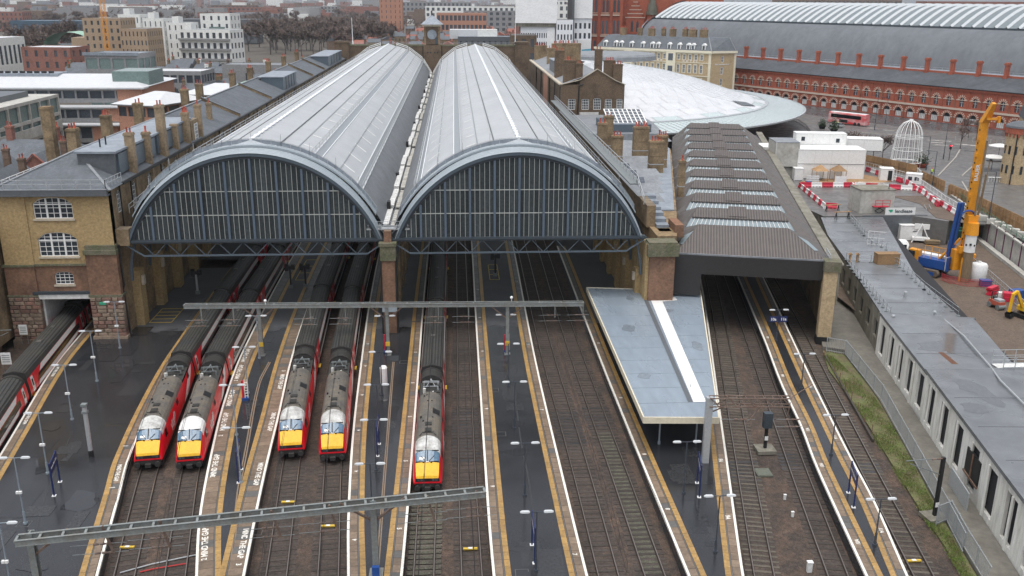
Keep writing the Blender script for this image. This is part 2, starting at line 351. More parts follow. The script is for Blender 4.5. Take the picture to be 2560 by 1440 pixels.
# ================================================================ ground
g = MB(); g.quad((-9000,-400,-1.6),(9000,-400,-1.6),(9000,14000,-1.6),(-9000,14000,-1.6)); struct('ground', g, M['ground'])

# ================================================================ twin-barrel train shed
SHED_L = 245.0
ZC, RC = 6.2, 16.8                               # roof arc centre height and radius
def arc_z(dx, r=RC, zc=ZC): return zc+math.sqrt(max(0, r*r-dx*dx))
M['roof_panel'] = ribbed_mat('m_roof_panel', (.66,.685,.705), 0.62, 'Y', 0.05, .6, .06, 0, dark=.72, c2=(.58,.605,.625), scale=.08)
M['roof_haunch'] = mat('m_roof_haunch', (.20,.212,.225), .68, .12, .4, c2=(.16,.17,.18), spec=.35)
M['roof_seam'] = mat('m_roof_seam', (.25,.27,.285), .5, .15, .8)
M['roof_cap'] = mat('m_roof_cap', (.72,.74,.76), .5, .08, .8)
M['pane_shed'] = mat('m_shed_pane', (.042,.052,.056), .25, .35, .5, spec=.4, objrand=.35)
M['mullion'] = mat('m_mullion', (.42,.44,.42), .5, .1, 1); M['post_blue'] = mat('m_post_blue', (.10,.135,.18), .45, .1, 1)
def translucent(m, fac):
    nt = m.node_tree; b = nt.nodes['Principled BSDF']; out = nt.nodes['Material Output']
    t = nt.nodes.new('ShaderNodeBsdfTranslucent'); t.inputs[0].default_value = (.55,.6,.62,1); mx = nt.nodes.new('ShaderNodeMixShader'); mx.inputs[0].default_value = fac
    nt.links.new(b.outputs[0], mx.inputs[1]); nt.links.new(t.outputs[0], mx.inputs[2]); nt.links.new(mx.outputs[0], out.inputs['Surface'])
translucent(M['roof_panel'], .28)

def railing(parent, pts, h=1.05, step=3.0, name='railing', r=0.03, m=None, mid=True):
    """posts, top rail and mid rail along a 3-D polyline"""
    mb = MB(); m = m or M['galv']
    for a, b in zip(pts, pts[1:]):
        a = Vector(a); b = Vector(b); L = (b-a).length; n = max(1, int(round(L/step)))
        for i in range(n+1):
            p = a.lerp(b, i/n); mb.bar(p, p+Vector((0,0,h)), r*2.2)
        for k in ((h, h*.52) if mid else (h,)): mb.bar(a+Vector((0,0,k)), b+Vector((0,0,k)), r*2)
    return mb.build(name, m, parent)

def make_barrel(cx, label):
    T = thing('train_shed', label, 'station roof', (cx,0,0), 0, 'barrel roofs of the train shed')
    def strip(name, x0, x1, m, n=4, lift=0.0, y0=1.6, y1=SHED_L, smooth=True):
        mb = MB(); rows = []
        for y in (y0, y1): rows.append([(x0+(x1-x0)*i/n, y, arc_z(x0+(x1-x0)*i/n)+lift) for i in range(n+1)])
        mb.grid(rows); return mb.build(name, m, T, smooth)
    for s in (-1, 1):
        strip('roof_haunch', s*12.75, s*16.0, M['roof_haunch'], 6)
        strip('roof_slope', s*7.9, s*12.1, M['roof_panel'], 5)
        strip('roof_slope', s*2.7, s*7.0, M['roof_panel'], 5)
        for a, b in ((7.0,7.9),(12.1,12.75)):                   # gutter walkways along the roof
            strip('roof_walkway', s*a, s*b, M['roof_seam'], 1, .02)
        for a in (10.0, 4.9):                                   # standing seams
            mb = MB()
            mb.bar((s*a,1.6,arc_z(a)+.03),(s*a,SHED_L,arc_z(a)+.03),.16,.08); mb.build('roof_seam', M['roof_seam'], T)
        for a in (7.0, 7.9, 12.75, 12.1):
            mb = MB(); mb.bar((s*a,1.6,arc_z(a)+.06),(s*a,SHED_L,arc_z(a)+.06),.10,.16); mb.build('gutter_edge', M['roof_cap'], T)
        railing(T, [(s*7.05,2.2,arc_z(7.0)+.1),(s*7.05,SHED_L-2,arc_z(7.0)+.1)], .8, 3.2, 'handrail', .025)
        railing(T, [(s*12.85,2.2,arc_z(12.8)+.1),(s*12.85,SHED_L-2,arc_z(12.8)+.1)], .9, 3.2, 'handrail', .025)
        # lantern: raised centre
        mb = MB(); mb.quad((s*2.75,1.6,22.85),(s*2.75,SHED_L,22.85),(0,SHED_L,23.72),(0,1.6,23.72)); mb.build('lantern_slope', M['roof_panel'], T)
        mb = MB(); mb.quad((s*2.7,1.6,22.4),(s*2.7,SHED_L,22.4),(s*2.7,SHED_L,22.86),(s*2.7,1.6,22.86)); mb.bar((s*2.85,1.6,22.84),(s*2.85,SHED_L,22.84),.12,.1); mb.build('lantern_louvre', M['lead_dark'], T)
        for i in range(29):                                     # short white roof bars
            y = 8+i*8.1
            for a, b in ((11.4, 9.9) if s*cx < 0 else (11.2, 9.9), (6.3, 5.2)):
                mb = MB(); mb.bar((s*a,y,arc_z(a)+.05),(s*b,y+.0,arc_z(b)+.05),.3,.04); mb.build('roof_bar', M['window_white'], T)
    ri = MB(); ri.bar((0,1.6,23.76),(0,SHED_L,23.76),.3,.14)
    for i in range(95): ri.box(-.28,.28,2+i*2.55,3.3+i*2.55,23.72,23.86)
    ri.build('ridge_cap', M['roof_cap'], T)
    mb = MB(); mb.add([(-2.75,1.6,22.6),(2.75,1.6,22.6),(2.75,1.6,22.86),(0,1.6,23.72),(-2.75,1.6,22.86)], [(0,1,2,3,4)])
    for k in range(-4,5): mb.bar((k*.55,1.58,22.6),(k*.55,1.58,23.68-abs(k)*.17),.05)
    mb.build('lantern_front', M['roof_cap'], T)
    # --- front: ribs and stepped fascia
    def ring(name, w0, z0, c0, w1, z1, c1, y0, y1, m):
        """band between two segmental arcs (half-width, springing z, crown z)"""
        mb = MB(); n = 36
        def A(w, zs, zc):
            h = zc-zs; r = (w*w+h*h)/(2*h); t = math.asin(min(1, w/r))
            if h > w: t = math.pi-t
            return [(r*math.sin(-t+2*t*i/n), zc-r+r*math.cos(-t+2*t*i/n)) for i in range(n+1)]
        i0 = A(w0,z0,c0); i1 = A(w1,z1,c1)
        mb.grid([[(x,y0,z) for x,z in i0],[(x,y1,z) for x,z in i1]]); return mb, i0, i1
    def band(name, w0, z0, c0, w1, z1, c1, y0, y1, m, depth=.5):
        mb, i0, i1 = ring(name, w0,z0,c0,w1,z1,c1,y0,y1,m)
        mb.grid([[(x,y0,z) for x,z in i0],[(x,y0+depth,z) for x,z in i0]][::-1]); mb.grid([[(x,y1,z) for x,z in i1],[(x,y1+depth,z) for x,z in i1]])
        return mb.build(name, m, T, True)
    band('gable_rib', 14.4,12.0,21.72, 14.75,11.95,22.05, -.1,-.1, M['iron_blue'])
    band('gable_rib', 14.75,11.95,22.06, 15.15,11.85,22.45, -.38,-.38, M['iron_mid'], .8)
    for k in range(4):
        a = 15.15+.075*k; c = 22.45+.125*k
        band('fascia_step', a,11.85-.03*k,c, a+.06,11.82-.03*k,c+.11, -.45+.32*k,-.3+.32*k, M['fascia'], .34)
    # arched walkway over the front, with balustrade
    mb = MB(); n = 30; rows = [[], []]
    for i in range(n+1):
        t = RD(-60)+RD(120)*i/n; x = RC*math.sin(t); z = ZC+RC*math.cos(t)
        rows[0].append((x,.75,z+.22)); rows[1].append((x,1.75,z+.24))
    mb.grid(rows)
    for i in range(n):
        a = rows[0][i]; b = rows[0][i+1]; mb.quad(a,b,(b[0],b[1],b[2]-.25),(a[0],a[1],a[2]-.25))
    mb.build('arch_walkway', M['fascia'], T)
    mb = MB(); mp = MB()
    for i in range(n):
        a = Vector(rows[1][i]); b = Vector(rows[1][i+1]); up = Vector((0,0,.62))
        mb.bar(a+up, b+up, .05)
        mb.bar(a, a+up, .05)
        mp.quad(a+Vector((0,0,.05)), b+Vector((0,0,.05)), b+up*.86, a+up*.86)
        if i % 3 == 0: mb.bar(a, a+Vector((0,0,1.5)), .05)
    mb.build('balustrade_rail', M['galv'], T); mp.build('balustrade_panel', M['zinc'], T)
    # --- glazed gable: every pane its own piece
    PW, X0 = .6, 14.4
    hh = 21.72-12.0; rg = (14.4**2+hh*hh)/(2*hh); zg = 21.72-rg
    top = lambda x: zg+math.sqrt(max(0, rg*rg-x*x))
    mul = MB(); post = MB()
    for k in range(49):
        x = -X0+PW*k; zt = top(x)
        if zt < 12.2: continue
        if (k-24) % 5 == 0: post.box(x-.13,x+.13,-.22,.06,11.95,zt-.02)
        else: mul.box(x-.026,x+.026,-.07,.04,11.95,zt)
    for z in (14.94, 17.82):
        w = math.sqrt(rg*rg-(z-zg)**2); mul.box(-w,w,-.06,.03,z-.05,z+.05)
    mul.build('mullion_grid', M['mullion'], T); post.build('gable_post', M['post_blue'], T)
    for k in range(48):
        xa = -X0+PW*k+.03; xb = xa+PW-.06
        for za, zb in ((12.0,14.9),(14.98,17.78),(17.86,22)):
            ta, tb = min(zb, top(xa)), min(zb, top(xb))
            if max(ta,tb) <= za+.05: continue
            ta, tb = max(ta,za), max(tb,za); q = random.uniform(-.012,.012)
            mb = MB(); mb.quad((xa,q,za),(xb,-q,za),(xb,-q,tb),(xa,q,ta)); mb.build('pane', M['pane_shed'], T)
    # tie beam and truss under the glazing
    mb = MB(); mb.box(-15.7,15.7,-.3,.3,11.55,11.98); mb.box(-15.9,15.9,-.42,-.24,11.72,11.86); mb.build('tie_beam', M['iron_blue'], T)
    mb = MB(); mb.bar((-13.4,-.1,10.0),(13.4,-.1,10.0),.2,.2); mb.bar((-15.6,-.1,11.5),(-13.4,-.1,10.0),.16); mb.bar((15.6,-.1,11.5),(13.4,-.1,10.0),.16)
    for k in range(-4,5):
        x = k*3.03; mb.bar((x,-.1,10.0),(x-1.5,-.1,11.6),.09); mb.bar((x,-.1,10.0),(x+1.5,-.1,11.6),.09)
    mb.build('truss', M['iron_mid'], T)
    # iron arch ribs inside, springing down the walls (seen below the gable)
    for y in range(1, 90, 7):
        mb = MB()
        for s in (-1,1):
            prev = None
            for i in range(6):
                t = i/5; p = (s*(15.55-1.3*t*t), y, 6.6+6.0*t)
                if prev: mb.bar(prev, p, .28, .34, (0,1,0))
                prev = p
        mb.build('arch_rib', M['iron_mid'], T)
    return T
make_barrel(-16, 'long barrel-vaulted grey train shed roof beside the yellow brick end block')
make_barrel(16, 'long barrel-vaulted grey train shed roof beside the brown ridged platform roof')

# valley gutter between the barrels with its stepped timber walkway
T = thing('valley_walkway', 'pale stepped maintenance walkway in the valley between the two barrel roofs', 'walkway', (0,0,0))
mb = MB(); mb.quad((-1.6,.9,12.9),(1.6,.9,12.9),(1.6,SHED_L,12.9),(-1.6,SHED_L,12.9)); mb.build('gutter', M['lead_dark'], T)
mb = MB(); mb.add([(-1.0,.85,11.6),(1.0,.85,11.6),(1.0,.85,13.3),(-1.0,.85,13.3)],[(0,1,2,3)]); mb.build('gutter_end', M['lead'], T)
y = 2.0; k = 0
while y < SHED_L-6:
    L = random.uniform(5, 13); z = 13.1+.35*(k % 2)+random.uniform(0,.15); x = random.uniform(-.12,.12)
    for sx, w in ((-.42,.7),(.5,.6)):
        b = MB(); b.box(x+sx-w/2,x+sx+w/2,y,y+L-.3,z-.3,z+(.12 if sx<0 else -.08)); n = int(L/1.2)
        for i in range(1,n): b.box(x+sx-w/2-.04,x+sx+w/2+.04,y+i*1.2-.06,y+i*1.2+.06,z-.2,z+(.17 if sx<0 else -.03))
        b.build('walkway_box', M['white_dirty' if sx<0 else 'concrete'], T)
    if k % 3 == 1: b = MB(); b.box(x-.9,x-.45,y-.9,y+.2,z-.2,z+.75); b.build('drain_box', M['black'], T)
    y += L; k += 1
b = MB()
for x in (-2.4,2.4):
    b.box(x-.03,x+.03,.4,.46,13.0,14.3)
b.box(-2.6,2.6,-.1,1.2,12.95,13.12); b.bar((-2.5,-.05,14.0),(2.5,-.05,14.0),.05); b.bar((-2.5,-.05,13.5),(2.5,-.05,13.5),.05)
for i in range(7): b.bar((-2.4+.8*i,-.05,13.1),(-2.4+.8*i,-.05,14.0),.05)
b.build('cross_bridge', M['galv'], T)
for s in (-1,1):
    b = MB(); b.add([(s*.25,-.2,12.2),(s*1.1,-.2,13.3),(s*1.1,1.0,13.6),(s*.25,1.0,12.4)],[(0,1,2,3)]); b.build('gutter_flashing', M['lead'], T)

# central spine wall with its front pier
T = thing('spine_wall', 'brown brick spine wall and front pier between the two sheds', 'wall', (0,0,0))
b = MB(); b.box(-.85,.75,-1.2,.6,0,9.4); b.build('pier', M['red_brown'], T)
b = MB(); b.box(-1.0,.9,-1.4,.7,9.4,11.2); b.box(-1.12,1.02,-1.5,.75,11.2,11.6); b.build('pier_cap', M['mossy'], T)
b = MB(); b.box(-.5,.4,-.9,.5,11.6,13.0); b.build('pier_neck', M['red_brown'], T)
b = MB(); b.box(-1.05,-.86,-1.3,-.1,0,9.6); b.box(.76,.95,-1.3,-.1,0,9.6); b.build('pier_corner_plate', M['black'], T)
b = MB(); b.box(-.95,.85,-1.6,.4,2.9,3.6); b.build('pier_box', M['fascia'], T)
b = MB()
for k in range(32): b.box(-.75,.65,3+7.4*k,6.2+7.4*k,-.4,9)
b.box(-.75,.65,.9,SHED_L,9,12.6); b.build('wall', M['stock_dirty'], T)

# ================================================================ trackbed, platforms, tracks
b = MB(); b.quad((-75,-75,-1.18),(70,-75,-1.18),(70,150,-1.18),(-75,150,-1.18)); struct('trackbed', b, M['ballast'])
TRK = {
 0: Path([(-32.97,-44.00),(-35.73,-28.67),(-38.96,-10.74),(-40.42,4.29),(-42.92,30.00)]),
 1: Path([(-14.9,-58),(-16.45,-50),(-19.8,-33),(-21.4,-20.5),(-22.5,-6.9),(-23.5,30.7),(-23.9,90)]),
 2: Path([(-11.2,-58),(-12.75,-50),(-16.1,-33),(-17.7,-20.5),(-18.8,-6.9),(-19.8,30.7),(-20.2,90)]),
 3: Path([(-4.6,-58),(-5.35,-50),(-7.2,-32),(-8.15,-20),(-9.2,-8),(-10.1,11),(-10.6,40),(-10.7,90)]),
 4: Path([(-.8,-58),(-1.5,-50.3),(-3.35,-32.3),(-4.2,-20),(-5.05,-8),(-5.9,11),(-6.4,40),(-6.5,90)]),
 5: Path([(5.57,-58),(5.55,-40),(5.5,0),(5.5,90)]),
 6: Path([(9.25,-58),(9.0,-37),(9.0,0),(9.05,90)]),
 7: Path([(19.25,-58),(19.35,-37),(19.1,-2),(19.5,42),(19.6,90)]),
 8: Path([(22.75,-58),(22.75,-37),(22.55,-2),(23.0,42),(23.2,90)]),
 9: Path([(29.7,-58),(30.9,-52),(34.8,-34.2),(47.1,22.5),(58,80)]),
 10: Path([(35.4,-58),(36.4,-52.3),(39.55,-34.5),(50.1,22.4),(60,80)]),
 11: Path([(41.8,-58),(42.8,-52.7),(46.0,-34.8),(55.7,18.1),(66,80)])}
EDG = {
 'e0': Path([(-31.27,-44.00),(-34.03,-28.67),(-37.26,-10.74),(-38.72,4.29),(-41.22,30.00)]),
 'e1': Path([(-16.2,-58),(-17.82,-50.85),(-20.2,-39.24),(-21.47,-33.2),(-23.1,-20.5),(-24.2,-6.9),(-25.2,30.7),(-25.6,90)]),
 'e2': Path([(-9.1,-58),(-10.84,-51.2),(-12.7,-43.06),(-14.49,-32.04),(-16.01,-20.5),(-17.12,-6.9),(-18.17,30.7),(-18.6,90)]),
 'e3': Path([(-6.6,-58),(-7.27,-51.4),(-8.61,-37.5),(-9.6,-24.65),(-10.83,-9.7),(-11.79,10.7),(-12.3,40),(-12.4,90)]),
 'e4': Path([(.8,-58),(.11,-51.8),(-.71,-44.3),(-1.89,-29.4),(-2.9,-10),(-3.8,11),(-4.5,40),(-4.6,90)]),
 'e5': Path([(4.1,-58),(4.12,-44),(3.91,-10.4),(3.75,10),(3.7,90)]),
 'e6': Path([(10.72,-58),(10.55,-45),(10.6,-1.3),(10.78,42),(10.8,90)]),
 'e7': Path([(17.6,-58),(17.45,-43),(17.33,-11),(17.9,39),(18,90)]),
 'e8': Path([(24.8,-58),(24.72,-35),(24.75,-11),(25.25,41),(25.4,90)]),
 'e9': TRK[9].off(-1.75),
 'e10': Path([(37.14, -57.41),(37.71, -53.77),(39.06, -45.05),(40.37, -36.91),(41.89, -29.06),(43.42, -19.19),(45.96, -5.78),(50.36, 19.29)]),
 'e11': Path([(40.03, -58.42),(40.84, -53.93),(42.88, -44.13),(44.38, -34.89),(47.10, -19.36),(50.07, -3.42),(54.27, 19.12)])}
unit_slab = {}
def slab_mesh(key):
    if key not in unit_slab:
        m = MB(); m.box(-.5,.5,-.5,.5,0,1); unit_slab[key] = m.mesh('paving_slab', M[key])
    return unit_slab[key]
def strip_on(parent, name, path, o0, o1, y0, y1, z, m, step=2.0):
    mb = MB(); n = max(1, int((y1-y0)/step)); rows = []
    for i in range(n+1):
        y = y0+(y1-y0)*i/n; rows.append([(path.x(y)+o0,y,z),(path.x(y)+o1,y,z)])
    mb.grid(rows); return mb.build(name, m, parent)
def slabs_on(parent, name, path, o, w, y0, y1, L, z, t, key, alt=None, skip=.0):
    y = y0; me = slab_mesh(key); me2 = slab_mesh(alt) if alt else me
    while y < y1-L*.5:
        a = path.heading(y+L/2); q = me2 if random.random() < skip else me
        c = put(name, q, parent); c.location = (path.x(y+L/2)+o, y+L/2, z); c.rotation_euler = (0,0,a); c.scale = (w-.03, L*1.0/math.cos(a)-.03, t+random.uniform(-.003,.003)); y += L
TXT = {}
def text_mesh(body, size, m, shear=0.0, ext=0.0):
    k = (body, size, m.name, shear, ext)
    if k not in TXT:
        cu = bpy.data.curves.new('lettering', 'FONT'); cu.body = body; cu.size = size; cu.align_x = 'CENTER'; cu.align_y = 'CENTER'; cu.shear = shear; cu.extrude = ext; cu.resolution_u = 3; cu.offset = size*.028
        o = bpy.data.objects.new('lettering', cu); me = bpy.data.meshes.new_from_object(o); bpy.data.objects.remove(o); bpy.data.curves.remove(cu)
        me.name = 'lettering'; me.materials.clear(); me.materials.append(m); TXT[k] = me
    return TXT[k]
def text_on(parent, body, x, y, z, size, rz, m, sx=1.0):
    c = put('lettering', text_mesh(body, size, m), parent); c.location = (x,y,z); c.rotation_euler = (0,0,rz); c.scale = (sx,1,1); return c

def platform(name, el, er, y0, y1, oo=.92, ys=-55, ye=3):
    """el/er: (edge path or None). Tarmac top with coping slabs, orange paving and the white edge line"""
    top = MB(); n = int((y1-y0)/2); rows = []
    P = lambda e, y, d: e.x(y) if e else d
    xl = lambda y: el.x(y) if isinstance(el, Path) else el
    xr = lambda y: er.x(y) if isinstance(er, Path) else er
    for i in range(n+1):
        y = y0+(y1-y0)*i/n; rows.append([(xl(y),y,-1.17),(xl(y)+.12,y,-.12),(xl(y),y,-.1),(xl(y),y,0),(xr(y),y,0),(xr(y),y,-.1),(xr(y)-.12,y,-.12),(xr(y),y,-1.17)])
    top.grid(rows); top.quad(*[rows[0][k] for k in (0,3,4,7)])
    T = struct(name, top, [M['tarmac']])
    for e, s in ((el,1),(er,-1)):
        if not isinstance(e, Path): continue
        strip_on(T, 'white_edge_line', e, s*.0, s*.2, y0, y1, .034, M['white_line'])
        b = MB(); rows = [[(e.x(y)-s*.004,y,-.14),(e.x(y)-s*.004,y,.034)] for y in [y0+(y1-y0)*i/n for i in range(n+1)]]; b.grid(rows); b.build('edge_nosing', M['white_line'], T)
        slabs_on(T, 'coping_slab', e, s*(.21+(oo-.12-.21)/2), oo-.12-.21, max(y0,ys), ye, .92, .003, .03, 'slab', 'slab_grey', .09)
        slabs_on(T, 'orange_slab', e, s*(oo+.23), .46, max(y0,ys), ye, .92, .003, .03, 'orange')
        strip_on(T, 'grey_band', e, s*(oo-.11), s*(oo-.01), max(y0,ys), ye, .012, M['slab_grey'])
        strip_on(T, 'coping_band', e, s*.21, s*(oo-.1), ye, y1, .02, M['slab_grey']); strip_on(T, 'orange_band', e, s*oo, s*(oo+.46), ye, y1, .022, M['orange'])
    return T
pl0 = platform('platform', EDG['e0'], EDG['e1'], -58, 29)
b = MB(); b.quad((-33,34,-.02),(-25.2,34,-.02),(-25.2,130,-.02),(-33,130,-.02)); struct('platform', b, M['tarmac'])
pl2 = platform('platform', EDG['e2'], EDG['e3'], -58, 120, 1.4)
pl4 = platform('platform', EDG['e4'], EDG['e5'], -52.5, 120)
b = MB(); b.quad((.15,-52.4,.03),(4.1,-52.4,.03),(4.1,-52.1,.03),(.15,-52.1,.03)); b.build('end_line', M['white_line'], pl4)
pl6 = platform('platform', EDG['e6'], EDG['e7'], -58, 120)
pl8 = platform('platform', EDG['e8'], EDG['e9'], -58, 40)
b = MB(); b.quad((25.2,40,-.01),(32.5,40,-.01),(32.5,130,-.01),(25.2,130,-.01)); struct('platform', b, M['tarmac'])
pl10 = platform('platform', EDG['e10'], EDG['e11'], -58, 60, .86)

# platform lettering
def letter(T, e, s, py_list, body, off=.55, size=.42, sx=1.0):
    for y in py_list:
        a = e.heading(y); text_on(T, body, e.x(y)+s*off, y, .042, size, a+(RD(90) if s > 0 else RD(-90)), M['white_line'], sx)
letter(pl2, EDG['e2'], 1, [-46.9,-34.6,-25.7,-20.0,-13.0,-8.0], 'MIND THE GAP', .66, .66, .9)
letter(pl2, EDG['e2'], 1, [-49.2,-36.7,-28.8,-22,-15.5], '2', .62, .55)
letter(pl2, EDG['e3'], -1, [-47.2,-36.4,-26.0,-16], 'MIND THE GAP', .62, .62, .95)
letter(pl2, EDG['e3'], -1, [-50,-38.2,-24,-13], '3', .62, .55)
letter(pl0, EDG['e1'], -1, [-35.6], 'MIND THE GAP', .62, .5, .9); letter(pl0, EDG['e1'], -1, [-38.2,-30.5], '1', .8, .6)
letter(pl0, EDG['e0'], 1, [-24,-12], 'MIND THE GAP', .62, .45, .9)
letter(pl4, EDG['e4'], 1, [-47.2,-36.4,-28.3,-20,-12,-5], '4', .62, .5); letter(pl4, EDG['e5'], -1, [-45.8,-34.7,-25.5,-17,-8], '5', .62, .5)
letter(pl6, EDG['e6'], 1, [-39.6,-24,-8,4,16], '6', .62, .5); letter(pl6, EDG['e7'], -1, [-50,-24.5,-6,8,20], '7', .62, .5)
letter(pl8, EDG['e8'], -1*-1, [-34.5,-44,-22,-6,6], '8', .62, .5); letter(pl8, EDG['e9'], -1, [-45.5,-36.0], '9A', .65, .55)
letter(pl10, EDG['e10'], 1, [-49.5,-37.4,-30.3,-17,-5], '10A', .6, .45); letter(pl10, EDG['e11'], -1, [-48,-32,-20,-6], '11A', .6, .45)
# yellow hatch boxes painted on the platforms
def hatch_box(T, x0, x1, y0, y1, n):
    b = MB(); z = .008; w = .09
    for x in (x0,x1): b.quad((x-w/2,y0,z),(x+w/2,y0,z),(x+w/2,y1,z),(x-w/2,y1,z))
    for i in range(n+1):
        y = y0+(y1-y0)*i/n; b.quad((x0,y-w,z+.001),(x1,y-w,z+.001),(x1,y+w,z+.001),(x0,y+w,z+.001))
    b.build('yellow_box_marking', M['yellow_line'], T)
hatch_box(pl6, 13.2,14.6,21,29,3); hatch_box(pl0, -31.2,-28.4,4,9.5,4); hatch_box(pl2, -15.6,-13.8,22,33,3)
# long drain channel lids down the platforms and cable troughs
def channel(T, path_pts, w, m, name, z=.02):
    p = Path(path_pts); strip_on(T, name, p, -w/2, w/2, p.p[0][1], p.p[-1][1], z, m, 1.5)
M['cable'] = mat('m_cable_trough', (.21,.15,.10), .6, .2, 1.2)
for dx in (0,.2): channel(pl2, [(x+dx,y) for x,y in ((-8.33, -51.35),(-10.35, -40.07),(-11.38, -32.19),(-13.33, -16.49),(-13.37, -10.19))], .12, M['cable'], 'cable_trough')
for dx in (0,.16): channel(pl4, [(x+dx,y) for x,y in ((2.19, -51.90),(1.66, -36.58),(0.81, -10.85))], .1, M['cable'], 'cable_trough')
M['drain'] = mat('m_drain', (.035,.036,.038), .6, .2, 1.2)
channel(pl6, [(14.11, -52.53),(14.33, -38.63),(14.16, -32.67),(14.26, -20.44)], .12, M['drain'], 'drain_channel', .006)
channel(pl0, [(-22.84, -50.59),(-26.25, -39.26),(-28.77, -27.25)], .05, M['drain'], 'drain_channel', .006)
b = MB()
for (px, py) in ((12.11, -19.30),(12.33, -29.70),(-26.18, -43.55),(-23.01, -16.03),(-7.64, -45.65),(12.78, -52.07),(2.10, -10.91)):
    for (x0,x1,y0,y1) in ((-.5,.5,-.45,-.4),(-.5,.5,.4,.45),(-.5,-.45,-.4,.4),(.45,.5,-.4,.4)): b.quad((px+x0,py+y0,.007),(px+x1,py+y0,.007),(px+x1,py+y1,.007),(px+x0,py+y1,.007))
b.build('inspection_cover', M['slab_grey'], pl6)

# tracks: sleepers one by one where they show, rails swept along each curve
sl = MB(); sl.box(-1.3,1.3,-.125,.125,-.12,.02); SLEEPER = sl.mesh('sleeper', M['sleeper']); SLEEPER_C = sl.mesh('sleeper', M['concrete_sleeper'])
TL = {0:'railway track of the coaches along the far brick wall',1:'railway track nearest the wide wet platform one',2:'railway track beside the MIND THE GAP edge of platform two',3:'railway track along the platform three edge',
 4:'railway track along the platform four edge',5:'railway track under the foremost locomotive at platform five',6:'empty railway track along the platform six edge',7:'empty railway track along the platform seven edge',
 8:'empty railway track along the platform eight edge with greenish ballast',9:'railway track passing under the brown roof beside platform nine',10:'railway track along the platform ten edge',11:'railway track beside the grass verge at platform eleven'}
M['bed'] = mat('m_oily_bed', (.075,.053,.041), .85, .4, .6, c2=(.042,.034,.029), bump=.9, bscale=7, fine=.5)
M['ballast_green'] = mat('m_ballast_mossy', (.10,.10,.07), .85, .4, 2.0, c2=(.06,.05,.04), bump=.8, bscale=8, fine=.5)
M['ballast_oil'] = mat('m_ballast_oily', (.030,.031,.034), .45, .4, 1.0, c2=(.06,.05,.045), bump=.7, bscale=8)
for k, p in TRK.items():
    y0, y1 = (-58, 45) if k else (-40, 20)
    T = thing('railway_track', TL[k], 'track', (0,0,0), 0, 'station tracks')
    hide = {0:(-36,99),1:(-32,99),2:(-32,99),3:(-31,99),4:(-32,99),5:(-38,99)}.get(k)
    y = y0
    while y < y1:
        if not (hide and hide[0]+3 < y < hide[1]):
            c = put('sleeper', SLEEPER_C if k in (5,9,11) else SLEEPER, T); c.location = (p.x(y)+random.uniform(-.04,.04), y, -1.165+random.uniform(-.02,.012)); c.rotation_euler = (0,0,p.heading(y)+random.uniform(-.01,.01))
        y += .68
    strip_on(T, 'oily_bed', p, -1.32, 1.32, y0, y1, -1.174, M['bed'])
    for s in (-1,1):
        b = MB(); rows = []
        for i in range(int((y1+45-y0)/2)+1):
            y = y0+2*i; x = p.x(y)+s*.7525; rows.append([(x-.035,y,-1.08),(x-.035,y,-.951),(x+.035,y,-.951),(x+.035,y,-1.08)])
        b.grid(rows); b.build('rail', M['rail'], T)
        b = MB(); rows = [[(q[0][0]-.05,q[0][1],-1.09),(q[0][0]-.018,q[0][1],-.99),(q[3][0]+.018,q[0][1],-.99),(q[3][0]+.05,q[0][1],-1.09)] for q in rows]; b.grid(rows); b.build('rail_web', M['rail_foot'], T)
    if k == 8:
        b = MB(); y = -58
        while y < -28: b.quad((p.x(y)-.66,y+.16,-1.15),(p.x(y)+.66,y+.16,-1.15),(p.x(y)+.66,y+.52,-1.15),(p.x(y)-.66,y+.52,-1.15)); y += .68
        tag(b.build('mossy_ballast', M['ballast_green'], T), kind='stuff')
    if k == 5:
        b = MB(); y = -58
        while y < -39: b.quad((p.x(y)-1.28,y+.16,-1.09),(p.x(y)+1.28,y+.16,-1.09),(p.x(y)+1.28,y+.5,-1.09),(p.x(y)-1.28,y+.5,-1.09)); y += .68
        tag(b.build('mossy_ballast', M['ballast_green'], T), kind='stuff')
    for (kk, ya, yb) in ((6,-33,-22),(7,-30,-23),(8,-27,-22),(9,-38,-34),(10,-36,-33),(11,-37,-35),(6,-8,-2)):
        if kk == k:
            b = MB(); y = ya
            while y < yb:
                for q in range(1): b.quad((p.x(y)-1.4,y+.12,-1.155),(p.x(y)+1.4,y+.12,-1.155),(p.x(y)+1.4,y+.56,-1.155),(p.x(y)-1.4,y+.56,-1.155))
                y += .68
            tag(b.build('oily_ballast', M['ballast_oil'], T), kind='stuff')
# yellow-topped magnets between the rails
for i, (x, y) in enumerate(((-17.59, -45.70),(-6.27, -39.55),(-2.39, -43.47),(9.09, -47.30),(43.01, -50.67))):
    b = MB(); b.box(-.55,.55,-.1,.1,0,.12); b.m = 1; b.box(-.16,.16,-.11,.11,.12,.135)
    o = b.build('track_magnet', [M['yellow_line'], M['white']]); o.location = (x,y,-1.05)
    tag(o, ['yellow track magnet near the foreground gantry insulators','yellow track magnet in front of the third locomotive','yellow track magnet on the track right of the third locomotive','yellow track magnet on the empty track at platform six','yellow track magnet on the track at platform eleven'][i], 'track magnet')

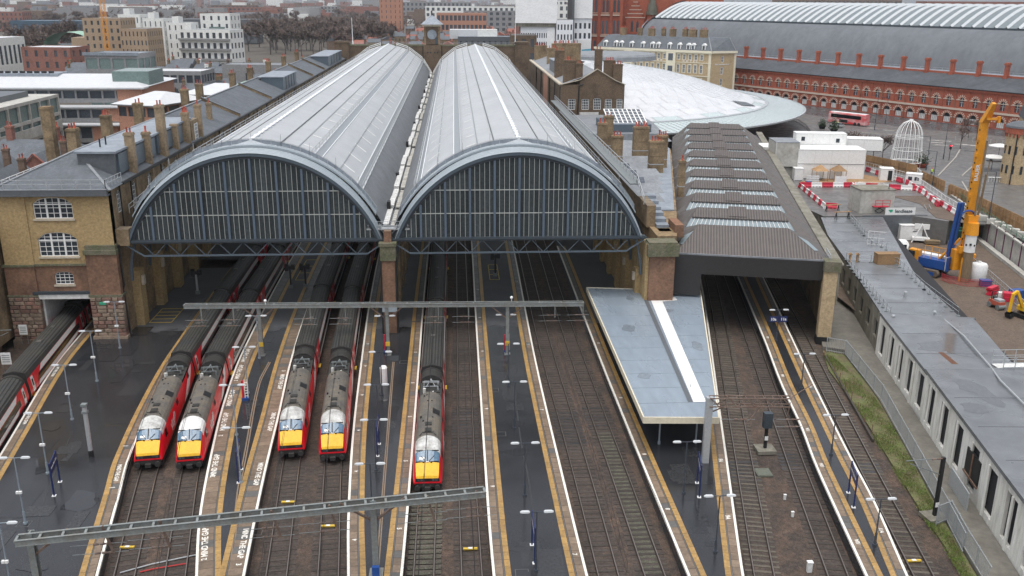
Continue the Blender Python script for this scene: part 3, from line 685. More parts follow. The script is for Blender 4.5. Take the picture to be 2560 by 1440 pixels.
# ================================================================ trains
M['red'] = mat('m_train_red', (.66,.012,.025), .28, .10, .5, spec=.5)
M['train_white'] = mat('m_train_white', (.74,.73,.70), .35, .1, .6)
M['yellow'] = mat('m_warning_yellow', (.80,.46,.018), .42, .10, .9, c2=(.70,.38,.015), mix=.62)
M['cab_white'] = mat('m_cab_roof_white', (.72,.72,.70), .5, .1, 1.5, c2=(.45,.44,.42), mix=.60)
M['cab_dirty'] = mat('m_cab_roof_dirty', (.64,.64,.61), .5, .15, 1.2, c2=(.30,.29,.27), mix=.5)
M['loco_roof'] = mat('m_loco_roof', (.165,.142,.108), .55, .2, .7, c2=(.10,.095,.088), rvar=.1, fine=.1)
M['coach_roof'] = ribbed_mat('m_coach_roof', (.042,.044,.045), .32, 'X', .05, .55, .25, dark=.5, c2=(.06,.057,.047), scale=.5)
M['coach_end'] = mat('m_coach_end', (.035,.034,.03), .5, .35, 1.5)
M['windscreen'] = mat('m_windscreen', (.075,.15,.23), .06, .3, 1.2, spec=.8)
M['window_band'] = mat('m_window_band', (.008,.008,.010), .10, .2, 1, spec=.6)
M['under'] = mat('m_underframe', (.03,.027,.025), .8, .3, 1.5)
M['pan_well'] = mat('m_pantograph_well', (.038,.037,.034), .6, .4, 2.5)
M['insulator'] = mat('m_insulator', (.62,.61,.56), .35, .15, 3)
SEC = [(-1.26,-.15),(-1.37,.15),(-1.36,.6),(-1.27,1.3),(-1.17,1.9),(-1.08,2.18),(-.9,2.44),(-.6,2.65),(-.28,2.77),(0,2.8)]
SEC = SEC+[(-x,z) for x,z in SEC[-2::-1]]
def side_x(z):
    for (xa,za),(xb,zb) in zip(SEC[:5],SEC[1:5]):
        if za <= z <= zb: return -(xa+(xb-xa)*(z-za)/(zb-za))
    return 1.17
def section(y, sw, zt, flat=None):
    out = []; fl = max(0.0, 1-y/3.4)*.72
    for x, z in SEC:
        if z > 2.1: z += (2.8-z)*fl
        zz = -.15+(z+.15)*(zt+.15)/2.95
        if flat is not None: zz = min(zz, flat)
        out.append((x*sw, y, zz))
    return out
def make_loco(number_white, roof):
    T = thing('locomotive', 'x', 'locomotive', (0,0,0), 0, 'electric locomotives at the platforms')
    st = [(0.0,.86,.44),(.08,.90,.66),(.5,.93,1.16),(.88,.95,1.60),(1.62,.97,2.32),(2.0,.975,2.45),(2.7,.99,2.68),(3.5,1,2.79),(4.2,1,2.8),(13.0,1,2.8)]
    A = {k: MB() for k in ('body','nose_panel','windscreen','cab_roof','roof')}
    secs = [section(*s) for s in st]
    ns = len(SEC)
    for i in range(len(secs)-1):
        for k in range(ns-1):
            mid = 4 <= k <= ns-6                    # crown segments
            mid2 = 5 <= k <= ns-7
            y0 = st[i][0]
            key = 'body'
            if y0 < .85: key = 'nose_panel' if mid2 else 'body'
            elif y0 < 1.6: key = 'windscreen' if mid2 else 'body'
            elif y0 < 3.4 and y0 >= 1.6: key = 'cab_roof' if mid else 'body'
            elif mid: key = 'roof'
            A[key].quad(secs[i][k], secs[i][k+1], secs[i+1][k+1], secs[i+1][k])
    A['body'].add(secs[0], [tuple(range(ns))])
    # pantograph well and rear end
    well = [section(13.0,1,2.8,2.05), section(17.0,1,2.8,2.05)]
    rear = [section(17.0,1,2.8), section(19.2,1,2.8)]
    for k in range(ns-1):
        kk = 'body' if not 4 <= k <= ns-6 else None
        if kk: A['body'].quad(well[0][k],well[0][k+1],well[1][k+1],well[1][k]); A['body'].quad(rear[0][k],rear[0][k+1],rear[1][k+1],rear[1][k])
    q = MB(); q.add(rear[1], [tuple(range(ns-1,-1,-1))]); q.build('end_wall', M['under'], T)
    A['body'].build('body', M['red'], T, True); A['nose_panel'].build('nose_panel', M['yellow'], T, True)
    ws = A['windscreen'].build('windscreen', M['windscreen'], T, True); A['cab_roof'].build('cab_roof', M[number_white], T, True); A['roof'].build('roof', M['loco_roof'], T, True)
    b = MB(); b.bar((0,.90,1.62),(0,1.62,2.34),.09,.05); b.bar((-1.0,.90,1.56),(1.0,.90,1.56),.08,.08); b.bar((-1.0,1.63,2.26),(1.0,1.63,2.26),.08,.06); b.build('pillar', M['black'], ws)
    b = MB(); b.bar((-.15,.88,1.63),(-.55,1.2,1.95),.035); b.bar((.15,.88,1.63),(.6,1.25,1.99),.035); b.build('wiper', M['black'], ws)
    b = MB(); b.quad((-.7,.98,1.73),(-.25,.98,1.74),(-.25,1.15,1.9),(-.7,1.15,1.88)); b.build('cab_paper', M['train_white'], ws)
    b = MB(); b.box(-.12,.12,.80,.9,1.56,1.62); b.build('marker_plate', M['white'], T)
    for x in (-.34,.34): b = MB(); b.box(x-.07,x+.07,.78,.88,1.52,1.6); b.build('horn', M['black'], T)
    b = MB(); b.box(-1.04,1.04,-.03,.12,.14,.43); b.build('lamp_panel', M['black'], T)
    for x in (-.78,-.5,.5,.78): b = MB(); b.box(x-.1,x+.1,-.05,.0,.2,.36); b.build('headlight', M['glass_far'], T)
    b = MB(); b.box(-1.12,1.12,-.06,.2,.0,.10); b.build('red_stripe', M['red'], T)
    b = MB(); b.box(-1.1,1.1,-.02,.5,-.42,-.01); b.box(-.25,.25,-.35,.3,-.62,-.3); b.build('buffer_beam', M['under'], T)
    for x in (-.87,.87): b = MB(); b.tube((x,-.45,-.25),(x,.2,-.25),.1); b.tube((x,-.5,-.25),(x,-.42,-.25),.25,n=12); b.build('buffer', M['under'], T, True)
    b = MB(); b.box(-1.2,1.2,.4,19.2,-.75,-.15); b.build('underframe', M['under'], T)
    for yb in (3.0,14.6):
        b = MB(); b.box(-1.15,1.15,yb-1.4,yb+3.2,-.8,-.3)
        for yw in (yb-.6,yb+2.4):
            for x in (-.76,.76): b.tube((x-.07,yw,-.47),(x+.07,yw,-.47),.48,n=14)
        b.build('bogie', M['under'], T)
    # white flash, windows and lettering on the sides
    for s in (-1,1):
        x = s*1.392
        b = MB(); b.grid([[(s*(side_x(z)+.016),y,z) for y,z in r_] for r_ in ([(12.0,.16),(14.2,.16)],[(13.0,.6),(15.6,.6)],[(15.0,1.3),(17.4,1.3)],[(16.8,1.88),(18.3,1.88)])]); b.build('white_flash', M['train_white'], T)
        b = MB(); b.quad((s*1.31,2.2,1.05),(s*1.325,3.0,1.05),(s*1.25,3.0,1.75),(s*1.24,2.35,1.75)); b.build('cab_window', M['window_band'], T)
        b = MB(); b.grid([[(s*(side_x(z)+.01),y,z) for y in (3.3,4.0)] for z in (.16,.6,1.3,1.85)]); b.build('cab_door', M['red'], T)
        for yv in (8.6,15.4): b = MB(); b.quad((s*(side_x(1.3)+.02),yv,1.3),(s*(side_x(1.3)+.02),yv+.9,1.3),(s*(side_x(1.8)+.02),yv+.9,1.8),(s*(side_x(1.8)+.02),yv,1.8)); b.build('side_grille', M['black'], T)
        c = put('lettering', text_mesh('Virgin', 1.1, M['train_white'], .4), T); c.matrix_local = Matrix.Translation((s*1.335,5.8,1.0)) @ Matrix.Rotation(s*RD(90),4,'Z') @ Matrix.Rotation(RD(82),4,'X') @ Matrix.Rotation(RD(14),4,'Z')
    # roof fittings
    b = MB()
    for (xx, yy) in ((-.5,6.6),(.35,7.3),(-.75,7.6),(-.2,10.9),(.2,10.9),(-.55,12.2),(-.3,12.3)): b.box(xx-.07,xx+.07,yy-.07,yy+.07,2.5,2.86-.18*abs(xx))
    b.build('roof_stud', M['black'], T)
    b = MB(); b.add([(.35,8.2,2.79),(.98,8.2,2.44),(.98,9.3,2.44),(.35,9.3,2.79)],[(0,1,2,3)]); b.build('roof_grille', M['black'], T)
    b = MB(); b.box(-.3,.3,4.2,4.9,2.78,2.88); b.box(-.3,.3,5.5,6.1,2.78,2.87); b.bar((-.55,4.0,2.86),(.55,4.0,2.86),.07); b.bar((-.55,4.0,2.75),(-.75,3.8,2.62),.05); b.bar((.55,4.0,2.75),(.75,3.8,2.62),.05); b.build('roof_hatch', M['coach_end'], T)
    b = MB(); b.quad((-1.1,13.0,2.02),(1.1,13.0,2.02),(1.1,17.0,2.02),(-1.1,17.0,2.02)); b.add([(x,13.0,z) for x,y,z in secs[0][:0]]+[(-1.1,13,2.0)]+[(x,13,z) for x,z in SEC[5:14]]+[(1.1,13,2.0)],[tuple(range(11))]); b.add([(-1.1,17,2.0)]+[(x,17,z) for x,z in SEC[5:14]]+[(1.1,17,2.0)],[tuple(range(11))][:1]); b.build('pantograph_well', M['pan_well'], T)
    b = MB()
    for (xx,yy) in ((-.7,16.4),(.7,16.4),(-.7,15.1),(.7,15.1)): b.tube((xx,yy,2.02),(xx,yy,2.4),.09)
    b.bar((-.75,16.4,2.45),(.75,16.4,2.45),.07); b.bar((-.75,15.1,2.45),(.75,15.1,2.45),.07); b.bar((-.45,15.0,2.45),(0,16.6,2.62),.06); b.bar((.45,15.0,2.45),(0,16.6,2.62),.06)
    for yy in (15.6,15.85): b.bar((-.85,yy,2.66),(.85,yy,2.66),.05)
    b.bar((0,16.6,2.62),(0,15.7,2.66),.06); b.build('pantograph', M['galv' if roof else 'galv_dark'], T)
    b = MB(); b.tube((-.62,13.9,2.05),(-.62,13.9,2.75),.13); b.tube((-.62,14.35,2.05),(-.62,14.35,2.55),.16); b.tube((-.25,13.6,2.1),(.3,14.1,2.35),.06); b.build('insulator', M['insulator'], T, True)
    for i in range(10):
        b = MB(); xx = random.uniform(-1,1); yy = random.uniform(13.2,16.8); b.box(xx-.12,xx+random.uniform(.05,.3),yy-.1,yy+random.uniform(.05,.3),2.02,2.02+random.uniform(.08,.35)); b.build('roof_equipment', M['pan_well'], T)
    b = MB(); secr = [(x*1.0,z) for x,z in SEC[4:15]]
    b.grid([[(x,17.0,z+.01) for x,z in secr],[(x,19.2,z+.01) for x,z in secr]]); b.build('rear_roof', M['coach_end'], T, True)
    b = MB()
    for yy in (17.1,18.95): b.grid([[(x*1.01,yy-.1,z+.05) for x,z in secr],[(x*1.01,yy+.1,z+.05) for x,z in secr]]); b.grid([[(x*1.01,yy-.1,z-.05) for x,z in secr],[(x*1.01,yy-.1,z+.05) for x,z in secr]])
    b.build('roof_band', M['under'], T)
    return T
def make_coach():
    T = thing('railway_coach', 'x', 'coach', (0,0,0), 0, 'coaches behind the locomotives')
    L = 22.75; A = {'body': MB(), 'roof': MB()}; secs = [section(y,1,2.8) for y in (.25,L)]; ns = len(SEC)
    for k in range(ns-1): A['roof' if 4 <= k <= ns-6 else 'body'].quad(secs[0][k],secs[0][k+1],secs[1][k+1],secs[1][k])
    for sc_ in secs: q = MB(); q.add(sc_,[tuple(range(ns))]); q.build('end_wall', M['under'], T)
    A['body'].build('body', M['red'], T, True); A['roof'].build('roof', M['coach_roof'], T, True)
    secr = [(x,z) for x,z in SEC[4:15]]
    for yy in (.5, L-.25):
        b = MB(); b.grid([[(x*1.02,yy-.22,z+.07) for x,z in secr],[(x*1.02,yy+.22,z+.07) for x,z in secr]]); b.grid([[(x*1.0,yy-.22,z-.05) for x,z in secr],[(x*1.02,yy-.22,z+.07) for x,z in secr]]); b.build('end_arch', M['coach_end'], T, True)
    b = MB(); b.box(-.55,.55,0,.25,-.1,2.2); b.box(-.55,.55,L,L+.25,-.1,2.2); b.build('gangway', M['under'], T)
    b = MB(); b.box(-1.25,1.25,.5,L-.3,-.75,-.14); b.build('underframe', M['under'], T)
    for s in (-1,1):
        x = s*1.39
        def pan(name, m, pts, xo=0): q = MB(); q.add([(s*(side_x(z)+.015+xo),y,z) for y,z in pts],[tuple(range(len(pts)))]); return q.build(name, m, T)
        pan('upper_stripe', M['train_white'], [(4.0,1.34),(18.6,1.34),(19.4,1.88),(5.0,1.88)])
        pan('lower_stripe', M['train_white'], [(2.9,.16),(18.4,.16),(19.3,.58),(3.5,.58)])
        pan('window_band', M['window_band'], [(2.9,.62),(19.9,.62),(19.9,1.29),(3.6,1.29)], .006)
        for yd in (1.05, 21.0):
            d = pan('door', M['train_white'], [(yd,.16),(yd+.75,.16),(yd+.75,.6),(yd+.75,1.3),(yd+.75,1.8),(yd,1.8),(yd,1.3),(yd,.6)], .008)
            q = MB(); q.add([(s*(side_x(.75)+.035),yd+.18,.75),(s*(side_x(.75)+.035),yd+.57,.75),(s*(side_x(1.5)+.035),yd+.57,1.5),(s*(side_x(1.5)+.035),yd+.18,1.5)],[(0,1,2,3)]); q.build('door_window', M['window_band'], d)
        q = MB(); q.box(s*1.2,s*1.55,.95,1.95,-.32,-.22); q.build('door_step', M['yellow_line'], T)
    for yb in (3.4, 17.4):
        b = MB(); b.box(-1.15,1.15,yb-1.0,yb+3.0,-.85,-.3); b.build('bogie', M['under'], T)
    b = MB(); b.box(-.3,.2,9,9.6,2.79,2.9); b.box(-.1,.25,14,14.4,2.79,2.88); b.build('roof_vent', M['slab_grey'], T)
    return T
locos = [make_loco('cab_white',0), make_loco('cab_dirty',0), make_loco('cab_dirty',1)]
coach = make_coach()
def on_track(p, y0, L):
    xa, xb = p.x(y0), p.x(y0+L); a = math.atan2(-(xb-xa), L); return (xa,y0,0), a
LOC = [(1,-33.3,1,'red locomotive with greyed cab roof nearest the wide wet platform'),(2,-33.6,0,'red locomotive with bright white cab roof beside the MIND THE GAP platform'),
       (3,-31.9,1,'red locomotive at the platform three edge, third from the wide wet platform'),(4,-32.8,1,'red locomotive at the platform four edge, fourth from the wide wet platform'),
       (5,-38.7,2,'foremost red locomotive standing alone at platform five with pale pantograph')]
WHO = {1:'the locomotive nearest the wide wet platform',2:'the bright white-roofed locomotive',3:'the third locomotive',4:'the fourth locomotive',5:'the foremost locomotive'}
used = set()
for k, y0, v, lab in LOC:
    loc, a = on_track(TRK[k], y0, 19.4)
    t = locos[v] if v not in used else copy_tree(locos[v]); used.add(v)
    t.location = loc; t.rotation_euler = (0,0,a); tag(t, lab)
    y = y0+19.5
    for i in range(3):
        loc, a = on_track(TRK[k], y, 23.0)
        c = coach if 'coach' not in used else copy_tree(coach); used.add('coach')
        c.location = loc; c.rotation_euler = (0,0,a)
        tag(c, 'grey-roofed coach, '+['first','second','third'][i]+' behind '+WHO[k], None, 'coaches behind the locomotives'); y += 23.0
for i, y in enumerate((-42,-19.0,4.0)):
    loc, a = on_track(TRK[0], y, 23.0); c = copy_tree(coach); c.location = loc; c.rotation_euler = (0,0,a)
    tag(c, ['red and white coach at the picture edge beyond the wide wet platform','red and white coach entering the tunnel mouth of the yellow brick block','red and white coach deep inside the tunnel mouth'][i], None, 'coaches of the far platform train')

# ================================================================ building helpers
WCACHE = {}
def window(parent, x0, x1, z0, z1, rise=0.0, nx=2, nz=3, Mx=None, d=.16, frame='window_white', glass='glass', fw=.07, sub=True, name='window'):
    """frame with glazing bars set d behind the wall face; pane is its sub-part. Local wall frame: x along, -y outward"""
    w, h = x1-x0, z1-z0; key = (round(w,2), round(h,2), round(rise,2), nx, nz, frame, glass, fw, d)
    if key not in WCACHE:
        f = MB(); top = lambda x: h-rise+rise*math.sqrt(max(0, 1-(2*x/w-1)**2)) if rise else h
        f.box(0,fw,d-.05,d+.05,0,top(fw)); f.box(w-fw,w,d-.05,d+.05,0,top(w-fw)); f.box(fw,w-fw,d-.06,d+.05,0,fw)
        n = 6 if rise else 1
        for i in range(n):
            a, b = w*i/n, w*(i+1)/n; za, zb = top(a), top(b)
            f.add([(a,d-.05,za),(b,d-.05,zb),(b,d-.05,zb-fw),(a,d-.05,za-fw)],[(0,3,2,1)])
        for i in range(1,nx): x = w*i/nx; f.box(x-fw*.3,x+fw*.3,d-.04,d+.03,fw,top(x)-fw*.5)
        for k in range(1,nz): z = h*k/nz; f.box(fw,w-fw,d-.035,d+.03,z-fw*.3,z+fw*.3)
        g = MB()
        arc = [(w*i/6, top(w*i/6)) for i in range(6,-1,-1)] if rise else [(w,h),(0,h)]
        g.add([(0,d,0),(w,d,0)]+[(x,d,z) for x,z in arc], [tuple(range(2+len(arc)))])
        WCACHE[key] = (f.mesh('window', M[frame]), g.mesh('pane', M[glass]))
    fm, gm = WCACHE[key]
    L = (Mx or Matrix()) @ Matrix.Translation((x0,0,z0))
    if sub: o = put(name, fm, parent, L); put('pane', gm, o)
    else:
        o = put(name, gm, parent, L)
    return o
def wall(parent, Mx, w, h, ops, m, z0=0.0, d=.22, name='wall'):
    b = MB(); b.facade(w, h, ops, d, z0); return b.build(name, m, parent, M=Mx)
def fac(x, y, z=0.0, rz=0.0): return TR(x, y, z, rz)
POT = MB(); POT.lathe([(.12,0),(.15,.05),(.11,.12),(.10,.55),(.13,.6),(.13,.66),(.05,.66)], n=8); POT_ME = POT.mesh('chimney_pot', M['pot'], True)
def chimney(parent, x, y, z0, z1, w, d, n=2, m='stock_dirty', name='chimney', along='x'):
    b = MB(); b.box(x-w/2,x+w/2,y-d/2,y+d/2,z0,z1-.35); b.box(x-w/2-.09,x+w/2+.09,y-d/2-.09,y+d/2+.09,z1-.35,z1-.15); b.box(x-w/2-.03,x+w/2+.03,y-d/2-.03,y+d/2+.03,z1-.15,z1)
    b.box(x-w/2-.05,x+w/2+.05,y-d/2-.05,y+d/2+.05,z0+(z1-z0)*.55,z0+(z1-z0)*.55+.12)
    o = b.build(name, M[m], parent)
    for i in range(n):
        t = (i+.5)/n-.5; c = put('chimney_pot', POT_ME, o); c.location = (x+(t*w*.85 if along == 'x' else 0), y+(0 if along == 'x' else t*d*.85), z1-.01); s = random.uniform(.9,1.35); c.scale = (s,s,s)
    return o
def pipe(parent, pts, r=.07, m='black', name='drainpipe'):
    b = MB()
    for p, q in zip(pts, pts[1:]): b.tube(p, q, r, n=6)
    return b.build(name, M[m], parent)

# ================================================================ east range: yellow end block and long slate roof
T = thing('office_range', 'long yellow brick office range with slate roof along the shed', 'building', (-39,-1,0))
O = Matrix.Translation((39,1,0))         # part meshes below are given in world coordinates
def P(mb, name, m, smooth=False): return mb.build(name, M[m], T, smooth, M=O)
XL, XR, YF = -45.4, -32.4, -1.0
# front facade: recessed centre bay between two piers
W1 = (-41.2,-36.7,14.9,17.45,.75); W2 = (-41.2,-36.7,10.3,13.25,.8); W3 = (-39.9,-37.7,6.8,8.4,.35)
sh = lambda o, x: (o[0]-x,o[1]-x)+o[2:]
fx = -42.0; fw = 6.3
wall(T, O @ fac(fx,YF), fw, 18.0, [sh(W1,fx),sh(W2,fx)], M['stock'], 9.35, .25)
wall(T, O @ fac(fx,YF-.03), fw, 9.15, [sh(W3,fx)], M['red_brown'], 5.95, .25)
for (o, nx, nz) in ((W1,6,4),(W2,6,5),(W3,4,4)):
    w_ = window(T, o[0], o[1], o[2], o[3], o[4], nx, nz, O @ fac(0,YF), .2, fw=.10)
    b = MB()
    if nx == 6:
        ww = (o[1]-o[0]); hh = o[3]-o[2]
        for k in (1,2): b.box(ww*k/3-.1,ww*k/3+.1,.1,.24,0,hh-.12)
        b.box(.05,ww-.05,.09,.24,hh*.64,hh*.64+.14); b.build('mullion', M['window_white'], w_)
    s = MB(); s.box(o[0]-.15,o[1]+.15,YF-.16,YF+.1,o[2]-.22,o[2]-.01); P(s,'sill','pale_stone')
for x0, x1, pr in ((-45.4,-42.0,.12),(-35.7,-32.4,.12)):
    b = MB(); b.box(x0,x1,YF-pr,YF+1,11.7 if x1 > -36 else 9.2,18.0); P(b,'wall','stock')
b = MB(); b.box(-45.5,-42.0,YF-.25,YF+1,5.6,9.1); P(b,'wall','red_brown')
b = MB(); b.box(-35.8,-32.15,YF-.55,YF+1,5.6,10.6); P(b,'pier','red_brown')
b = MB(); b.box(-35.95,-32.1,YF-.7,YF+1,10.6,11.15); b.box(-35.75,-32.2,YF-.5,YF+.9,11.15,11.7); P(b,'pier_cap','mossy')
b = MB(); b.box(-45.65,-41.98,YF-.4,YF+1,9.1,9.35); b.box(-42.02,-35.7,YF-.22,YF+.2,9.15,9.4); b.box(-45.6,-42,YF-.36,YF+1,5.35,5.6); b.box(-36,-32,YF-.66,YF+1,5.3,5.6); P(b,'string_course','mossy')
b = MB(); b.box(-42.6,-35.2,YF-.4,YF+.4,5.65,5.98); P(b,'lintel','iron_blue'); b = MB(); b.box(-42.0,-35.75,YF-.3,YF+.2,5.05,5.62); P(b,'lintel_panel','white_dirty')
# rusticated stone piers: every block a piece
st_me = {}
for key in ('stone','stone_red'):
    q = MB(); q.add([(-.5,-.5,-.5),(.5,-.5,-.5),(.5,.5,-.5),(-.5,.5,-.5),(-.5,-.5,.5),(.5,-.5,.5),(.5,.5,.5),(-.5,.5,.5),(-.4,-.62,-.35),(.4,-.62,-.35),(.4,-.62,.35),(-.4,-.62,.35)],
      [(4,5,6,7),(1,2,6,5),(2,3,7,6),(3,0,4,7),(0,1,9,8),(1,5,10,9),(5,4,11,10),(4,0,8,11),(8,9,10,11)]); st_me[key] = q.mesh('stone_block', M[key])
for x0, x1, yf in ((-35.9,-32.05,YF-.6),(-45.55,-41.9,YF-.3)):
    for r in range(11):
        z = -.2+r*.5; x = x0; first = True
        while x < x1-.1:
            L = min(random.choice((.7,.95,1.2))*(.6 if first and r % 2 else 1), x1-x); first = False
            if x1-x-L < .3: L = x1-x
            c = put('stone_block', st_me['stone_red' if random.random() < .4 else 'stone'], T); c.matrix_local = O @ Matrix.Translation((x+L/2,yf+.5,z+.25)) @ Matrix.Diagonal((L-.04,1.0,.46,1)); x += L
    b = MB(); b.box(x0+.05,x1-.05,yf+.08,yf+1.4,-1.15,5.3); P(b,'pier_core','brown_brick')
    b = MB(); b.box(x0-.15,x1+.1,yf-.25,yf+1.4,-1.2,-.05 if x0 < -40 else .35); P(b,'plinth','stone')
# tunnel mouth over the far platform track
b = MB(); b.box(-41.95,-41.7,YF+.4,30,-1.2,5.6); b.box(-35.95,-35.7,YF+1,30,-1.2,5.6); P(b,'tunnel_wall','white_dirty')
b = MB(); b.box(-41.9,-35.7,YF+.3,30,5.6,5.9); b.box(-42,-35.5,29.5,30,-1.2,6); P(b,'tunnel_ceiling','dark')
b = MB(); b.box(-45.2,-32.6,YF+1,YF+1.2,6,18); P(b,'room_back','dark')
# side wall toward the shed, with its windows
ws = []
yy = [1.6,7.2,13.4,19.6,25.6,31.8,38.0,46,54,62,72,80,88,104,112,126,142,150,168,178,194,210,222]
for i, y in enumerate(yy): ws.append((y+1,y+2.4,14.9,17.6,.35))
wall(T, O @ fac(XR,YF,0,RD(90)), 247, 18.4, ws, M['stock_dirty'], -1.2, .25)
for o in ws: window(T, o[0], o[1], o[2], o[3], .35, 3, 5, O @ fac(XR,YF,0,RD(90)), .18, fw=.09, sub=o[0] < 60)
wall(T, O @ fac(XL,247,0,RD(-90)), 248, 18.3, [], M['stock_dirty'], -1.2)
# eaves, hipped slate roof
ZE, ZR, XM = 18.3, 21.5, -39.1
b = MB(); b.add([(XL-.4,YF-.5,ZE),(XR+.45,YF-.5,ZE),(XM,8.2,ZR)],[(0,1,2)]); P(b,'hip_slope','slate')
b = MB(); b.add([(XR+.45,YF-.5,ZE),(XR+.45,246,ZE),(XM,246,ZR),(XM,8.2,ZR)],[(0,1,2,3)]); P(b,'roof_slope','slate')
b = MB(); b.add([(XL-.4,246,ZE),(XL-.4,YF-.5,ZE),(XM,8.2,ZR),(XM,246,ZR)],[(0,1,2,3)]); P(b,'roof_slope','slate')
b = MB(); b.box(XL-.6,XR+.1,YF-.75,YF-.45,17.85,18.42); b.box(XL-.7,XR+.2,YF-.8,YF+.2,17.7,17.86); P(b,'eaves_gutter','lead_dark')
b = MB(); b.box(XL-.62,XR+.12,YF-.78,YF-.42,18.42,18.5); P(b,'gutter_edge','lead')
for p, q in (((XL-.4,YF-.5,ZE),(XM,8.2,ZR)),((XR+.45,YF-.5,ZE),(XM,8.2,ZR)),((XM,8.2,ZR),(XM,246,ZR))):
    b = MB(); b.bar(Vector(p)+Vector((0,0,.06)),Vector(q)+Vector((0,0,.06)),.35,.14); P(b,'hip_capping' if p[1] < 5 else 'ridge_capping','lead')
r_ = railing(T, [(XL-.3,YF-.3,18.5),(XR-.1,YF-.3,18.5)], 1.05, 1.7); r_.matrix_local = O
r_ = railing(T, [(XR-.1,YF-.3,18.5),(XR+.1,YF+4.5,18.5)], 1.05, .9); r_.matrix_local = O
r_ = railing(T, [(-31.6,3.0,14.6),(-31.0,10,15.5),(-31.0,244,15.5)], 1.1, 2.6, 'walkway_railing', .035); r_.matrix_local = O
b = MB(); b.box(-32.3,-30.6,8,244,15.2,15.4); P(b,'walkway','galv_dark')
b = MB(); b.box(-32.4,-31.85,3,244,18.15,18.42); P(b,'eaves_gutter','black')
# attic box with louvre panels between the chimneys
b = MB(); b.box(-37.6,-33.2,4.6,38,18.4,21.7); b.add([(-39.1,8.2,21.45),(-37.5,4.6,21.7),(-37.5,38,21.7),(-39.1,38,21.6)],[(0,1,2,3)]); P(b,'attic_box','lead_dark')
b = MB(); b.box(-37.9,-32.9,4.3,38.2,21.68,21.95); P(b,'attic_roof','zinc')
ys = [4.7,9.0,15.6,20.0,24.0,28.2,33.4]
for y0, y1 in zip(ys, ys[1:]):
    b = MB(); b.box(-33.22,-32.95,y0+.6,y1-.5,19.1,21.5); P(b,'louvre_panel','iron_mid')
for y in (6,8): b = MB(); b.tube((-36,y+2,21.9),(-36,y+2,23.0),.1); P(b,'vent_pipe','black')
for (y, z1, w, n, z0) in ((9.2,23.6,1.1,2,15.5),(15.6,22.8,.7,1,15.5),(22.3,25.6,1.5,2,12.5),(28.2,22.2,.8,0,15.5),(34.2,23.2,1.15,3,14.0),(41.5,23.6,.9,1,15.0)):
    chimney(T, 39-32.75, y+1, z0, z1, .95, w, n, 'chimney_brick')
b = MB(); b.box(-33.6,-32.5,36.2,40.4,18,21.6); P(b,'attic_gable','stock_dirty'); window(T, 37.6+1,39.3+1,18.2,21.0,0,3,5,O @ fac(-32.45,YF,0,RD(90)),-.02,fw=.1)
chimney(T, 39-34.6, 56.5, 18.6, 22.4, .8, .8, 1, 'chimney_brick')
for (y, z1, n) in ((24,25.2,0),(23,22.3,3),(36,22.6,3),(51,22.8,2),(79,22.5,3),(90,22.6,2),(120,22.6,3),(140,22.4,2),(165,22.4,3),(190,22.4,2),(215,22.4,3)):
    chimney(T, 39-45.2+(0 if n else -3.5), y+1, 15.0, z1, 1.3, 1.5, n, 'stock_dirty')
for y in (68,99.2,162,187):                       # fire walls across the roof
    b = MB(); b.add([(-32.2,y-.3,18.2),(-32.2,y+.3,18.2),(XM,y+.3,21.3),(XM,y-.3,21.3),(-32.2,y-.3,18.95),(-32.2,y+.3,18.95),(XM,y+.3,22.0),(XM,y-.3,22.0)],[(0,1,5,4),(1,2,6,5),(2,3,7,6),(3,0,4,7)]); P(b,'fire_wall','stock_dirty')
    b = MB(); b.bar((-32.1,y,19.0),(XM,y,22.06),.75,.12); P(b,'fire_wall_coping','lead_dark')
for y0, y1 in ((117.5,136.5),(200.5,237)):
    b = MB(); b.box(-37.8,-32.7,y0,y1,18.6,21.65); P(b,'dormer_box','iron_mid')
    b = MB(); b.box(-38.6,-32.5,y0-.2,y1+.2,21.64,21.8); P(b,'dormer_roof','zinc')
    for i in range(1,5): y = y0+(y1-y0)*i/5; b = MB(); b.box(-32.71,-32.62,y-.1,y+.1,18.7,21.6); P(b,'panel_joint','black')
for y in (2.6,6.6,19,36.5,52,60,76,84,94,108,116,130,146,156,172,182,200,216,230): pipe(T, [(39-32.3,y+1,18.2),(39-32.3,y+1,12.2)], .09)
pipe(T, [(39-32.0,.2,11.6),(39-31.95,.2,6.6),(39-32.15,.2,6.0),(39-31.9,.2,0)], .12)
pipe(T, [(39-42.0,.5,5.2),(39-44.4,.35,4.9),(39-44.4,.35,3.6),(39-45.4,.3,3.4)], .06, 'white')
# piers and arches of the shed's east wall, seen under the roof
for y in range(4, 60, 8):
    b = MB(); b.box(-32.5,-31.4,y-.9,y+.9,0,7.2); P(b,'wall_pier','stock')
    b = MB(); b.box(-32.4,-31.1,y-.35,y+.35,5.2,6.4); P(b,'corbel','pale_stone')
b = MB(); b.box(-32.3,-30.8,-.5,1.2,11.4,13.4); P(b,'springer','stock_dirty')

# brick retaining wall and small yard beyond the far track
T = thing('retaining_wall', 'low brown brick retaining wall beside the far track', 'wall', (-46,-10,-1.2))
b = MB(); b.prism([(-46-2.5+.0,-2),(-38.2,-40),(-37.6,-40),(-46.9+.0,-2)],0,3.2); b.v = [(x+46,y+10,z) for x,y,z in b.v]; b.build('wall', M['red_brown'], T)
b = MB(); b.prism([(-46-2.7,-2),(-38.4,-40),(-37.4,-40),(-46.7,-2)],3.2,3.45); b.v = [(x+46,y+10,z) for x,y,z in b.v]; b.build('coping', M['mossy'], T)

